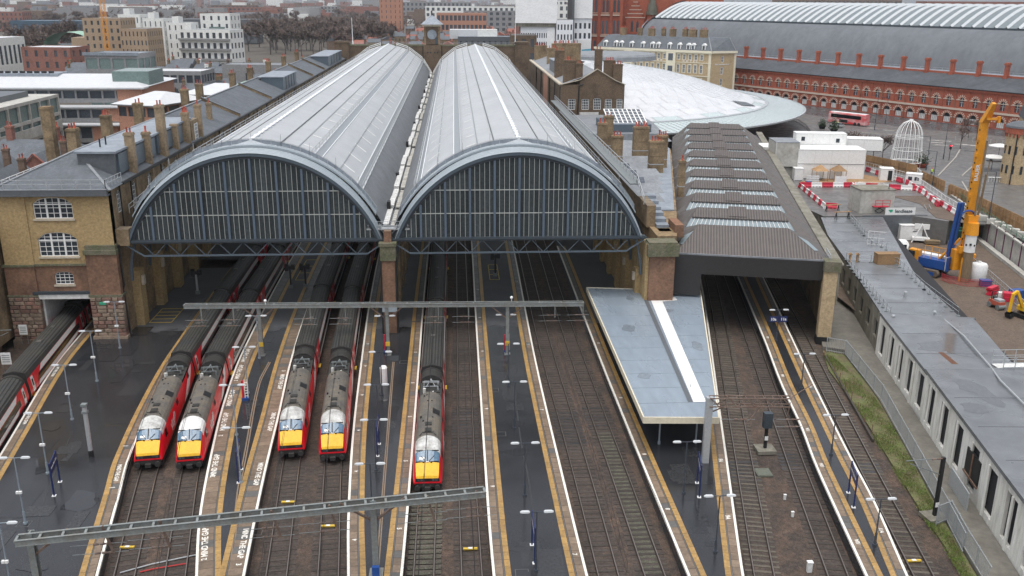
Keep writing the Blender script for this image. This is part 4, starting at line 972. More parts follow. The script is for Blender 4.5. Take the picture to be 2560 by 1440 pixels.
# ================================================================ south gable wall with clock tower and flagpoles
T = thing('gable_wall', 'dark brick end wall with central clock tower and hipped roof', 'building', (0,SHED_L,0))
b = MB(); b.box(-31.5,31.8,.2,2.0,10,23.0); b.build('wall', M['brown_brick'], T)
b = MB(); b.box(-32,32.2,-.1,2.3,22.9,23.5); b.build('coping', M['mossy'], T)
for x in (-33.4,33.6): b = MB(); b.box(x-2.6,x+2.6,-.6,4,8,24.6); b.box(x-2.9,x+2.9,-.9,4.3,24.0,24.3); b.build('corner_block', M['brown_brick'], T)
b = MB(); b.box(-3.2,3.4,-.5,5.5,12,23.3); b.build('tower_base', M['brown_brick'], T)
b = MB(); b.box(-2.5,2.7,-.1,5,23.3,30.0); b.build('tower', M['brown_brick'], T)
for x in (-2.5,2.7): b = MB(); b.box(x-.35,x+.35,-.3,.5,23.3,30.0); b.build('tower_pilaster', M['stock_dirty'], T)
b = MB(); b.box(-3.3,3.5,-.9,5.8,30.0,30.7); b.build('tower_cornice', M['pale_stone'], T)
b = MB(); b.gable(-4.0,4.2,-1.6,6.5,30.7,34.0,'x',3.9); b.build('tower_roof', M['zinc'], T)
b = MB(); b.box(-.15,.35,2.2,2.7,33.9,35.6); b.build('finial', M['black'], T)
b = MB(); b.tube((.1,-.3,27.1),(.1,-.12,27.1),1.75,n=24); b.build('clock_face', M['zinc'], T, True)
b = MB(); b.box(1.2,2.2,-.32,-.12,23.6,26); b.build('tower_door', M['iron_blue'], T)
for x in (-1.6,-.6,1.0,2.0): b = MB(); b.tube((x,-.6,20.6),(x,-.45,20.6),.3,n=8); b.build('tie_plate', M['black'], T)
pipe(T, [(-3.4,-.2,23),(-3.4,-.2,16),(-1,-.4,14)], .12); pipe(T, [(3.6,-.2,23),(3.6,-.2,16),(1.2,-.4,14)], .12)
railing(T, [(-31,.2,23.5),(-4,.2,23.5)], .8, 3.5); railing(T, [(4.3,.2,23.5),(31,.2,23.5)], .8, 3.5)
for x, lab in ((-29.4,'white flagpole on the dark end wall nearer the office range'),(31.2,'white flagpole on the dark end wall nearer the white office tower')):
    f = thing('flagpole', lab, 'flagpole', (x,SHED_L+1,23.5)); b = MB(); b.tube((0,0,0),(0,0,1.2),.35,.2); b.build('base', M['white'], f); b = MB(); b.tube((0,0,1.2),(0,0,9.5),.16,.08); b.build('pole', M['white'], f, True)
# sloping stair rails climbing the far end of each barrel
for cx in (-16,16):
    f = thing('roof_ladder', 'white railed stair over the far end of the '+('barrel roof next to the office range' if cx < 0 else 'barrel roof next to the brown block'), 'ladder', (cx,SHED_L-1.5,0))
    for s in (-1,1):
        for a, b_ in ((3,7.2),(7.6,12.4),(12.8,15.6)):
            q = MB()
            for dz in (.25,.85,1.4): q.bar((s*a,0,arc_z(a)+dz),(s*b_,0,arc_z(b_)+dz),.22)
            q.bar((s*a,0,arc_z(a)),(s*a,0,arc_z(a)+1.4),.15); q.bar((s*b_,0,arc_z(b_)),(s*b_,0,arc_z(b_)+1.4),.15); q.build('stair_rail', M['window_white'], f)

# ================================================================ west range
T = thing('west_range', 'low zinc-roofed brick range with tall chimneys between shed and brown roof', 'building', (34,0,0))
wx = lambda y: 1.6+(16.0 if y > 70 else 1.2+.22*y)
b = MB(); b.prism([(-.5,1),(2.0,1),(5.0,14),(17.0,70),(17.0,112),(-.5,112)],-1,11.6); b.build('wall', M['stock_dirty'], T)
b = MB(); b.prism([(.4,15),(4.9,15),(16.7,70),(16.7,78),(.4,78)],11.6,11.8); b.build('flat_roof', M['zinc'], T)
b = MB(); b.prism([(.2,78),(16.5,78),(16.5,110),(.2,110)],11.6,13.6); b.build('roof_deck', M['lead'], T)
for i in range(9):                                # zinc roof ridges
    y = 20+i*6.4; x1 = 3.6+.2*(y-14); b = MB(); b.add([(1.6,y,11.75),(x1,y,11.75),(x1,y+4.6,11.75),(1.6,y+4.6,11.75),(2.4,y+2.3,12.9),(x1-.8,y+2.3,12.9)],[(0,1,5,4),(2,3,4,5),(3,0,4),(1,2,5)]); b.build('roof_ridge', M['lead'], T)
    if i > 1:
        b = MB(); b.add([(2.4,y+.5,12.08),(4.4,y+.5,12.08),(4.4,y+1.8,12.75),(2.4,y+1.8,12.75)],[(0,1,2,3)]); b.build('rooflight', M['glass_far'], T)
b = MB(); b.box(-.9,.25,6,111,11.5,14.4); b.build('parapet', M['stock_dirty'], T)
b = MB(); b.add([(-1.0,12,14.4),(.4,12,14.45),(.4,111,14.45),(-1.0,111,14.4)],[(0,1,2,3)]); b.build('parapet_coping', M['lead'], T)
b = MB(); b.add([(.3,14,14.5),(2.3,14,12.6),(2.3,62,12.6),(.3,62,14.5)],[(0,1,2,3)]); b.add([(.3,14,14.5),(2.3,14,12.6),(.3,14,12.6)],[(0,1,2)]); b.build('lean_to_roof', M['lead'], T)
for i in range(7):                                # stepped coping down to the front
    b = MB(); b.box(.3,1.9,3.4+i*1.7,5.0+i*1.7,11.0,11.6+.42*i); b.build('coping_step', M['zinc'], T)
b = MB(); b.box(2.1,3.2,2.5,6.5,11,12.6); b.build('brick_kerb', M['red_brown'], T)
railing(T, [(-2.0,3,15.2),(-2.0,8,17.0),(-2.0,111,17.0)], 1.1, 2.6, 'walkway_railing', .04)
b = MB(); b.box(-2.9,-1.4,8,111,16.75,16.92); b.build('walkway', M['galv_dark'], T)
for (x, y, z0, z1, w, d, n) in ((1.2,58,12,18.4,1.7,1.2,2),(3.0,62,12,19.2,1.7,1.2,2),(2.6,50,12,17.2,1.9,1.4,3),(8.0,56,12,18.0,2.8,1.3,5),(8.3,44,11.6,17.2,2.4,1.6,4),(10.4,49,11.6,17.4,1.7,1.6,4),(9.4,30,10.5,16.2,.9,1.1,1)):
    chimney(T, x, y, z0, z1, w, d, n, 'stock_dirty')
    b = MB(); b.box(x-w/2-.03,x+w/2+.03,y-d/2-.03,y+d/2+.03,z0+1.6,z0+1.75); b.build('chimney_strap', M['galv'], T)
# pale box rooflight and plant behind the chimneys
b = MB(); b.box(5.2,15,80,92,11.6,15.2); b.build('plant_room', M['iron_mid'], T)
sk = MB(); sk.add([(6.5,82,15.2),(14.4,82,15.2),(14.4,90,17.2),(6.5,90,17.2),(14.4,90,15.2),(6.5,90,15.2)],[(0,1,2,3),(1,4,2),(5,0,3)]); s_ = sk.build('box_rooflight', M['glass_far'], T)
b = MB()
for i in range(9): x = 6.5+7.9*i/8; b.bar((x,82,15.25),(x,90,17.25),.22,.12)
for k in range(6): t = k/5; b.bar((6.5,82+8*t,15.25+2*t),(14.4,82+8*t,15.25+2*t),.2,.12)
b.build('glazing_bar', M['window_white'], s_)
b = MB(); b.add([(15.2,78,11.7),(19.5,80,11.7),(22,112,11.7),(15.2,112,11.7),(15.2,95,15.5)],[(0,1,4),(1,2,4),(2,3,4),(3,0,4)]); b.build('lead_roof', M['lead'], T)
window(T, 0, 1.5, 8.5, 10.4, 0, 2, 2, fac(13.2,57.5,0,RD(13)), -.05)
# chimney-decked middle block with gable toward the camera
T = thing('gabled_block', 'sooty brown brick block with gable end and clustered chimneys beside the white dome', 'building', (33.5,112,0))
ops = [(1.9,3.6,14.6,17.1),(5.2,6.9,14.6,17.1),(8.0,9.8,14.6,17.3,.2),(10.8,12.4,14.6,17.1),(13.6,15.0,14.6,17.1)]
wall(T, fac(0,0), 15.4, 20.5, ops, M['brown_brick'], 6); 
for o in ops: window(T, *o[:4], o[4] if len(o) > 4 else 0, 4, 4, fac(0,0), .14, fw=.11)
b = MB(); b.add([(4.6,0,20.5),(15.4,0,20.5),(15.4,0,20.6),(13.4,0,21.3),(8.7,0,24.0),(4.6,0,21.4)],[(0,1,2,3,4,5)]); b.build('gable', M['brown_brick'], T)
b = MB(); b.bar((4.4,-.05,21.5),(8.7,-.05,24.15),.4,.16); b.bar((8.7,-.05,24.15),(13.4,-.05,21.35),.4,.16); b.bar((0,-.05,20.55),(4.6,-.05,21.6),.4,.16); b.bar((13.4,-.05,21.4),(15.6,-.05,20.5),.4,.16); b.build('gable_coping', M['pale_stone'], T)
side = [(4+i*3.3,5.2+i*3.3,15.5,18.5) for i in range(24)]
wall(T, fac(0,90,0,RD(-90)), 90, 20.5, side, M['brown_brick'], 6)
for o in side: window(T, *o[:4], 0, 2, 3, fac(0,90,0,RD(-90)), .14, sub=False)
b = MB(); b.box(-.06,.0,31,43,8,20.3); b.build('pink_wall_patch', M['pink_brick'], T)
b = MB(); b.box(15.35,15.4,0,90,6,20.4); b.build('wall', M['brown_brick'], T)
b = MB(); b.add([(0,0,20.4),(0,90,20.4),(8.7,90,23.4),(8.7,0,23.4)],[(0,1,2,3)]); b.add([(15.4,0,20.4),(15.4,90,20.4),(8.7,90,23.4),(8.7,0,23.4)],[(0,1,2,3)]); b.build('roof_slope', M['lead'], T)
b = MB(); b.box(-.4,.4,-.1,90,20.4,20.75); b.build('parapet', M['pale_stone'], T)
b = MB(); b.box(4.7,9.3,-.12,-.0,11.5,14.0); b.build('rendered_patch', M['white_dirty'], T)
pipe(T, [(5.4,-.2,20.6),(4.4,-.2,20.3),(4.2,-.2,12)], .14); pipe(T, [(-.1,.1,20),(-.1,.1,9)], .14)
for y in (12,25,50,66): pipe(T, [(-.12,y,20),(-.12,y,9)], .14)
for (x,y,z1,w,d,n) in ((2.4,3,26,3.0,1.4,4),(4.6,2,25.4,1.6,1.4,2),(12.0,3,26.0,2.6,1.4,4),(13.9,2,25.2,2.2,1.4,3),(11,14,28,1.8,1.6,2),(4.6,24,29,6.2,2.0,7),(1.6,18,27.5,2.4,1.5,3),(5,60,26,5,1.6,6),(9,80,26.4,6,1.6,7),(3,86,25.5,4,1.6,5)): chimney(T, x, y, 19.5, z1, w, d, n, 'brown_brick' if y < 20 else 'stock_dirty')
b = MB(); b.box(1.5,6.5,30,42,20.4,24); b.build('roof_plant', M['lead_dark'], T); b = MB(); b.box(1.3,6.7,29.8,42.2,24,24.2); b.build('plant_cover', M['zinc'], T)
# right-hand front pier of the shed
T = thing('brick_pier', 'big weathered brick pier with mossy stone cap at the shed corner', 'pier', (33.8,-.2,0))
b = MB(); b.box(-1.6,1.6,-1.0,1.0,2.4,9.6); b.build('shaft', M['red_brown'], T); b = MB(); b.box(-1.75,1.75,-1.15,1.0,0,2.4); b.build('base', M['stone'], T)
b = MB(); b.box(-1.95,1.95,-1.4,1.2,9.6,11.1); b.box(-1.8,1.8,-1.25,1.1,11.1,11.35); b.build('cap', M['mossy'], T)
b = MB(); b.box(-2.0,-1.6,-.6,40,0,11); b.build('side_wall', M['stock'], T)
for y in range(3,40,7): b = MB(); b.box(-2.6,-1.6,y-.7,y+.7,0,7); b.build('wall_pier', M['stock'], T); b = MB(); b.box(-2.9,-1.6,y-.3,y+.3,5.4,6.4); b.build('corbel', M['pale_stone'], T)
b = MB(); b.box(-.6,.4,-1.6,-1.05,2.2,3.0); b.build('flood_box', M['fascia'], T)

# ================================================================ brown ridged roof over the suburban platforms
BR = RD(-13.4)
T = thing('platform_roof', 'brown corrugated hipped platform roof with glazed strips beside the building site', 'station roof', (35.9,.6,0), BR)
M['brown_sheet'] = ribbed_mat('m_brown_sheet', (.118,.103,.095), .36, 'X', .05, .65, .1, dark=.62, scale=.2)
M['brown_side'] = mat('m_brown_side', (.105,.094,.088), .65, .14, .3)
M['brown_dark'] = mat('m_brown_fascia', (.028,.026,.026), .55, .15, .5)
M['roof_glass'] = mat('m_roof_glass', (.24,.30,.325), .35, .1, .8, spec=.45)
BW, NB, BP = 18.1, 11, 10.45
b = MB(); b.add([(0,0,9.5),(BW,0,9.5),(14.0,5.2,12.1),(2.8,5.2,12.1)],[(0,1,2,3)]); b.build('front_slope', M['brown_sheet'], T)
for i in range(NB):
    yr = 5.2+BP*i; yv = yr+7.2; yn = yr+BP
    b = MB(); b.add([(2.8,yr,12.1),(14.0,yr,12.1),(15.2,yv,10.0),(2.0,yv,10.0)],[(0,1,2,3)]); b.build('back_slope', M['brown_sheet'], T)
    if i == NB-1: break
    y1 = yv+.9
    gl = MB(); gl.add([(1.2,yv,9.75),(16.0,yv,9.75),(15.0,y1,11.2),(2.0,y1,11.2)],[(0,1,2,3)]); go = gl.build('glass_strip', M['roof_glass'], T)
    gb = MB()
    for k in range(1,24): x = 1.2+14.8*k/24; gb.bar((x,yv,9.8),(2.0+13.0*k/24,y1,11.25),.07,.08)
    gb.build('glazing_bar', M['window_white'], go)
    b = MB(); b.add([(2.0,y1-.2,11.28),(15.0,y1-.2,11.28),(14.0,yn,12.1),(2.8,yn,12.1)],[(0,1,2,3)]); b.add([(2.0,y1-.2,11.28),(15.0,y1-.2,11.28),(15.0,y1-.2,11.12),(2.0,y1-.2,11.12)],[(0,1,2,3)]); b.build('upper_slope', M['brown_sheet'], T)
    for s, xe, xg, xr in ((-1,-1.2,1.2,2.8),(1,19.2,16.0,14.0)):
        b = MB(); b.add([(xe,yv-2.5,8.9),(xg,yv,9.9),(xr,yr,12.1),(xe,yr-2.5,8.9)],[(0,1,2,3)]); b.add([(xe,yv-2.5,8.9),(xg,yv,9.9),(xr,yn,12.1),(xe,yn-2.5,8.9)],[(0,1,2,3)]); b.build('side_slope', M['brown_side'], T)
        q = MB(); A_ = Vector((xg,yv,9.9)); B_ = Vector((xr,yn,12.1)); C_ = Vector((xe,yn-2.5,8.9)); n_ = (B_-A_).cross(C_-A_).normalized(); n_ = n_ if n_.z > 0 else -n_
        p = [A_.lerp(B_,.05), A_.lerp(B_,.42), A_.lerp(B_,.42).lerp(C_,.3), A_.lerp(B_,.05).lerp(C_,.22)]
        q.quad(*[v+n_*.03 for v in p]); q.build('side_glass', M['roof_glass'], T)
    b = MB(); b.add([(7.0,yn-2.2,11.5),(9.4,yn-2.2,11.5),(9.4,yn+.3,12.35),(7.0,yn+.3,12.35)],[(0,1,2,3)]); b.add([(7.0,yn-2.2,11.5),(9.4,yn-2.2,11.5),(9.4,yn-2.2,11.1),(7.0,yn-2.2,11.1)],[(0,1,2,3)]); b.add([(7,yn-2.2,11.5),(7,yn+.3,12.35),(7,yn+.3,11.9),(7,yn-2.2,11.1)],[(0,1,2,3)]); b.add([(9.4,yn-2.2,11.5),(9.4,yn+.3,12.35),(9.4,yn+.3,11.9),(9.4,yn-2.2,11.1)],[(0,1,2,3)]); b.build('ridge_vent', M['brown_sheet'], T)
for s, xe, xr in ((-1,-1.0,2.8),(1,19.2,14.0)):      # front hips
    b = MB(); b.add([(0 if s < 0 else BW,0,9.5),(xr,5.2,12.1),(xe,2.7,8.9)],[(0,1,2)]); b.build('side_slope', M['brown_side'], T)
    q = MB(); A_ = Vector((0 if s < 0 else BW,0,9.55)); B_ = Vector((xr,5.2,12.15)); C_ = Vector((xe,6.0,9.2)); q.quad(A_.lerp(B_,.28),A_.lerp(B_,.75),A_.lerp(B_,.75).lerp(C_,.35),A_.lerp(B_,.28).lerp(C_,.30)); q.build('side_glass', M['roof_glass'], T)
b = MB(); b.box(-.2,BW+.1,-.12,.02,9.35,9.55); b.build('gutter_edge', M['lead'], T)
b = MB(); b.box(-.3,BW-.05,-.1,.15,6.9,9.4); b.box(-.3,3.3,-.08,.16,4.1,6.9); b.build('front_fascia', M['brown_dark'], T)
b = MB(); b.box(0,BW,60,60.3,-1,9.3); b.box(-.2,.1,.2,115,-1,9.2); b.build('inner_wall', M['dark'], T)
b = MB(); b.box(19.0,19.9,-.6,118,4,9.2); b.box(18.8,20.2,-.8,118.2,9.1,9.3); b.build('parapet', M['concrete_dirty'], T)
b = MB(); b.box(17.9,19.1,1.0,116,8.6,8.75); b.build('gutter', M['lead_dark'], T)
b = MB(); b.box(18.0,19.6,-.9,.6,-.3,8.3); b.build('end_pier', M['buff_brick'], T); b = MB(); b.box(17.9,19.9,-1.1,.8,8.3,9.6); b.build('pier_cap', M['mossy'], T); b = MB(); b.box(17.9,19.4,-1.0,.6,-1.2,-.2); b.build('pier_foot', M['black'], T)
b = MB(); b.box(19.2,19.6,.6,118,-1,8.7); b.build('side_wall', M['stock_dirty'], T)
railing(T, [(18.6,-.3,9.3),(18.6,3,9.3)], 1.0, .9)

# ================================================================ white half-dome concourse roof
DC, DR = (37.1,184.0), 78.7
T = thing('concourse_roof', 'white shallow domed concourse roof of diamond panels with glass skirt', 'station roof', (DC[0],DC[1],0))
M['dome_white'] = mat('m_dome_white', (.57,.58,.595), .6, .05, .3, c2=(.51,.52,.535), mix=.56, objrand=.025)
M['dome_glass'] = mat('m_dome_glass', (.46,.53,.525), .25, .12, .4, spec=.5)
M['dome_rib'] = mat('m_dome_rib', (.56,.585,.60), .45, .1, .4)
prof = [(0,21.3),(14,21.2),(26,20.4),(38,18.6),(48,16.2),(56,13.6),(62,11.7),(67,10.6),(73,9.9),(78.7,9.3)]
def dz(r):
    for (r0,z0),(r1,z1) in zip(prof,prof[1:]):
        if r <= r1: return z0+(z1-z0)*(r-r0)/(r1-r0)
    return prof[-1][1]
rr = [12,20,26,32,37,42,47,52,56,60,64,67.5]
NS = 22; t0, t1 = RD(-78), RD(80)
b = MB(); b.lathe([(r,dz(r)-.12) for r in [12]+[12+i*2 for i in range(1,34)]], n=60, t0=t0, t1=t1); b.build('roof_shell', M['dome_white'], T, True)
b = MB(); b.lathe([(r,dz(r)) for r in [67.4,69,71,73,75,77,78.7]]+[(78.7,9.0),(70,8.6)], n=80, t0=t0, t1=t1); b.build('glass_skirt', M['dome_glass'], T, True)
b = MB(); b.lathe([(67.2,dz(67.2)-.1),(67.2,dz(67.2)+.25),(68,dz(68)+.22),(68,dz(68)-.1)], n=80, t0=t0, t1=t1); b.lathe([(78.5,9.1),(78.9,9.1),(78.9,9.45),(78.5,9.45)], n=80, t0=t0, t1=t1); b.build('skirt_ring', M['galv'], T)
b = MB()
for i in range(121): t = t0+(t1-t0)*i/120; b.bar((68*math.cos(t),68*math.sin(t),dz(68)+.08),(78.6*math.cos(t),78.6*math.sin(t),9.4),.10,.10)
b.build('skirt_rib', M['dome_rib'], T)
for k in range(len(rr)-1):                       # diamond panels, staggered ring by ring
    for i in range(NS+1):
        st = (t1-t0)/NS; ta = t0+st*(i+(.5 if k % 2 else 0)); r0, r1 = rr[k], rr[k+1]; rm = (r0+r1)/2; tb = ta+st
        if tb > t1+.01: continue
        e = .02; pts = []
        for (r, t) in ((r0+e,ta+.0012),(r0+e,(ta+tb)/2),(r0+e,tb-.0012),(r1-e,tb-.0012),(r1-e,(ta+tb)/2),(r1-e,ta+.0012)): pts.append((r*math.cos(t),r*math.sin(t),dz(r)+.05))
        q = MB(); q.add(pts,[(0,1,4,5),(1,2,3,4)]); q.build('roof_panel', M['dome_glass' if (k >= 10 and i % 2) else 'dome_white'], T)
b = MB()                                          # diagonal seams of the panel grid
for s in (-1,1):
    for i in range(46):
        prev = None
        for j in range(29):
            r = 14+j*53.0/28; t = t0+(t1-t0)*i/45+s*(j/28)*.9
            if not t0 <= t <= t1: prev = None; continue
            p = (r*math.cos(t),r*math.sin(t),dz(r)+.07)
            if prev: b.bar(prev,p,.07,.04)
            prev = p
b.build('panel_seam', M['dome_rib'], T)
q = MB(); q.add([(52,-36,dz(math.hypot(52,36))+.25),(57,-33,dz(65.9)+.3),(55,-30,dz(62.6)+.35),(50,-33,dz(59.9)+.3)],[(0,1,2,3)]); q.build('dark_rooflight', M['lead_dark'], T)
b = MB(); b.lathe([(0,22.6),(15,22.6),(15.5,22.0),(15.5,20.6)], c=(24,24), n=24); b.build('plant_drum', M['lead'], T, True)
b = MB(); b.lathe([(66.5,2.9),(66.5,9.4)], n=60, t0=t0, t1=t1); b.build('glass_wall', M['glass_far'], T, True)

# ================================================================ street level beyond the station (z = 3.5), sunken site (z = 0)
ZS = 3.5
b = MB(); b.prism([(76,75),(101,94),(106,74),(101.5,50),(98,20),(96,-60),(420,-60),(420,900),(30,900),(30,262),(52,262),(60,118),(72,80)],ZS-4,ZS); struct('pavement', b, M['pave'])
b = MB(); b.prism([(160,148),(146,158),(121,205),(104,262),(60,360),(66,366),(116,300),(132,255),(160,190),(181,150),(210,100),(200,70),(178,112)],ZS-.2,ZS+.004); struct('road', b, M['road'])
b = MB(); b.prism([(108.00, 69.76),(120.96, 92.62),(127.35, 118.67),(136.71, 139.72),(150.95, 128.31),(137.46, 103.10),(122.00, 82.65),(109.45, 61.74),(99.44, 38.65),(95.96, 38.78)],ZS-.2,ZS+.008); struct('road', b, M['pave'])
M['kerb'] = mat('m_kerb', (.34,.32,.28), .7, .15, .8)
b = MB()
for pts in ([(113.55, 82.90, 3.5),(129.97, 106.21, 3.5),(137.81, 118.41, 3.5)],[(118.88, 82.74, 3.5),(132.45, 100.40, 3.5)],[(115.19, 75.97, 3.5),(110.77, 65.60, 3.5),(108.96, 58.01, 3.5)],[(123.62, 152.04, 3.5),(137.85, 142.02, 3.5)],[(110.58, 179.91, 3.5),(121.59, 168.05, 3.5)]):
    for p, q in zip(pts,pts[1:]): b.bar(Vector(p)+Vector((0,0,.06)),Vector(q)+Vector((0,0,.06)),.3,.14)
struct('kerb', b, M['kerb'])
b = MB()
for x, y in ((139.33, 135.86),(138.20, 131.47),(137.10, 127.22),(141.93, 134.32),(143.29, 128.49),(144.70, 127.05),(146.11, 125.62),(136.26, 156.07),(133.38, 160.52),(137.07, 150.11)):
    b.quad((x-1.5,y-.2,ZS+.014),(x+1.5,y-1.2,ZS+.014),(x+1.5,y-.8,ZS+.014),(x-1.5,y+.2,ZS+.014))
struct('road_markings', b, M['white_line'])
M['mud'] = mat('m_site_mud', (.135,.098,.07), .8, .3, .5, c2=(.095,.07,.052), bump=1.0, bscale=5, fine=.4)
b = MB(); b.quad((62,-60,-.02),(110,-60,-.02),(110,60,-.02),(62,60,-.02)); struct('site_ground', b, M['mud'])

# ---------------------------------------------------------------- great arched station beyond the street
TP = thing('arched_station', 'huge red brick station with ribbed barrel roof and arched street front', 'station', (91.8,306.1,0), RD(-62.2))
M['arch_white'] = mat('m_arch_white', (.55,.45,.36), .8, .15, 1)
M['slate_dark'] = mat('m_slate_dark', (.085,.092,.102), .75, .2, .12, c2=(.06,.065,.072), mix=.5, spec=.3, stretch=(1,1,.4))
M['haunch'] = mat('m_haunch_slate', (.155,.168,.182), .75, .12, .12, c2=(.125,.135,.148), spec=.3, stretch=(1,1,.4))
M['rib_white'] = mat('m_rib_white', (.50,.53,.545), .55, .08, .3)
M['rib_glass'] = mat('m_rib_glass', (.17,.20,.21), .5, .12, .3, spec=.35)
S0, S1, BAY = 30, 252, 4.41
nb = int((S1-S0)/BAY); ops = []
for i in range(nb):
    c = S0+BAY*(i+.5); ops += [(c-.72-S0,c+.72-S0,8.9,11.7,.72),(c-1.25-S0,c+1.25-S0,3.75,6.7,1.25)]
wall(TP, fac(S0,0), S1-S0, 14.2, ops, M['red_brick'], 3.2, .45)
def half_ring(r0, r1, n, k, s0=0):
    q = MB()
    for i in range(n):
        if i % 2 != k: continue
        a0, a1 = math.pi*i/n, math.pi*(i+1)/n
        q.add([(r0*math.cos(a0),-.07,r0*math.sin(a0)),(r1*math.cos(a0),-.07,r1*math.sin(a0)),(r1*math.cos(a1),-.07,r1*math.sin(a1)),(r0*math.cos(a1),-.07,r0*math.sin(a1)),(r1*math.cos(a0),0,r1*math.sin(a0)),(r1*math.cos(a1),0,r1*math.sin(a1))],[(0,1,2,3),(1,4,5,2)])
    return q
rings = {}
for nm, r0, r1, n in (('up',.74,1.5,13),('lo',1.27,2.0,17)):
    w_ = half_ring(r0,r1,n,0); w_.m = 0; r2 = half_ring(r0,r1,n,1); bb = len(w_.v); w_.v += r2.v; w_.f += [[i+bb for i in f] for f in r2.f]; w_.mi += [1]*len(r2.f)
    rings[nm] = w_.mesh('arch_ring', [M['arch_white'], M['red_brick']])
gl1 = MB(); gl1.add([(-.72,.3,0),(.72,.3,0),(.72,.3,2.08),(.4,.3,2.65),(0,.3,2.8),(-.4,.3,2.65),(-.72,.3,2.08)],[tuple(range(7))]); GU = gl1.mesh('window', M['glass_far'])
gl2 = MB(); gl2.box(-.06,.06,.2,.28,0,2.7); gl2.box(-.7,.7,.2,.28,1.2,1.3); GUF = gl2.mesh('window_bar', M['white_dirty'])
gl3 = MB(); gl3.add([(-1.25,.5,0),(1.25,.5,0),(1.25,.5,1.7),(.7,.5,2.75),(0,.5,2.95),(-.7,.5,2.75),(-1.25,.5,1.7)],[tuple(range(7))]); GLO = gl3.mesh('shop_window', M['black'])
gl4 = MB()
for k in range(4): gl4.quad((-1.15+.58*k,.4,.1),(-.65+.58*k,.4,.1),(-.65+.58*k,.4,1.75),(-1.15+.58*k,.4,1.75))
GLW = gl4.mesh('shop_blind', M['white_dirty'])
for i in range(nb):
    c = S0+BAY*(i+.5)
    if c < 52: continue
    w_ = put('window', GU, TP, TR(c,0,8.9)); put('window_bar', GUF, w_, TR(0,0,0)); put('arch_ring', rings['up'], TP, TR(c,0,10.98))
    w_ = put('shop_window', GLO, TP, TR(c,0,3.75)); put('shop_blind', GLW, w_); put('arch_ring', rings['lo'], TP, TR(c,0,5.45))
    if i % 2: b = MB(); b.tube((c+BAY/2,-.15,3.6),(c+BAY/2,-.15,14),.11,n=6); b.build('drainpipe', M['red_brown'], TP)
b = MB(); b.box(S0,S1,-.25,.1,7.75,8.35); b.box(S0,S1,-.12,.1,10.8,10.98); b.build('string_course', M['arch_white'], TP)
b = MB(); b.box(S0,S1,-.45,.3,13.7,14.5); b.build('cornice', M['red_brick'], TP)
for i in range(nb): c = S0+BAY*i; b = MB(); b.box(c-.25,c+.25,-.14,.05,8.35,13.7); b.build('pilaster', M['red_brick'], TP)
b = MB(); b.add([(S0-52,-.6,14.45),(S1,-.6,14.45),(S1,8,17.9),(S0-52,8,17.9)],[(0,1,2,3)]); b.build('lean_to_roof', M['slate_dark'], TP)
b = MB(); b.box(S0-52,S1,-.7,-.45,14.3,14.55); b.build('gutter', M['black'], TP)
b = MB(); b.box(S0-52,S1,8,8.6,17.5,18.5); b.build('parapet', M['red_brick'], TP)
b = MB(); b.quad((S0-52,8.6,18.2),(S1,8.6,18.2),(S1,12.5,18.6),(S0-52,12.5,18.6)); b.build('side_flat', M['zinc'], TP)
railing(TP, [(S0,9.6,18.4),(S1,9.6,18.4)], 1.0, 4.0)
for i in range(24):
    c = 55+9.05*i; q = MB(); q.box(c-.7,c+.7,7.3,9.1,16.6,18.6); q.box(c-.55,c+.55,7.6,8.8,18.6,21.6); q.box(c-.75,c+.75,7.4,9.0,21.6,22.1); q.box(c-.6,c+.6,7.55,8.85,22.1,22.4); q.build('chimney', M['red_brick'], TP)
arcs = [(12.0,18.0),(13.2,21.2),(15.2,24.8),(17.6,27.8),(20.4,30.2),(23,31.6)]
b = MB(); b.grid([[(S0-52,y,z) for y,z in arcs],[(S1,y,z) for y,z in arcs]]); b.build('slate_haunch', M['haunch'], TP, True)
arch = lambda t: (23+40*t, 31.6+6.9*math.sin(math.pi*t))
b = MB(); b.grid([[(S0-52,)+arch(i/14) for i in range(15)],[(S1,)+arch(i/14) for i in range(15)]]); b.build('glass_vault', M['rib_glass'], TP, True)
NR = 70; pit = (S1-S0+52)/NR
for i in range(NR):
    c = S0-52+pit*(i+.5); q = MB(); rows = [[],[],[]]
    for k in range(11):
        y, z = arch(k/20*1.2-.0)
        rows[0].append((c-pit*.17,y,z+.05)); rows[1].append((c,y,z+.75)); rows[2].append((c+pit*.17,y,z+.05))
    q.grid(rows); q.build('roof_ridge', M['rib_white'], TP)
b = MB(); b.box(S0-52,S1,22.4,23.2,31.1,31.9); b.build('eaves_beam', M['iron_blue'], TP)
# the vault's end arch
full = arcs[:-1]+[arch(i/14) for i in range(15)]
q = MB(); rows = [[(S0-52.6,y-.3,z+.3) for y,z in full],[(S0-50.8,y-.3,z+1.1) for y,z in full]]; q.grid(rows); q.add([(S0-52,y,z) for y,z in full]+[(S0-52,63,14),(S0-52,12,14)],[tuple(range(len(full)+2))]); q.build('end_arch', M['zinc'], TP)

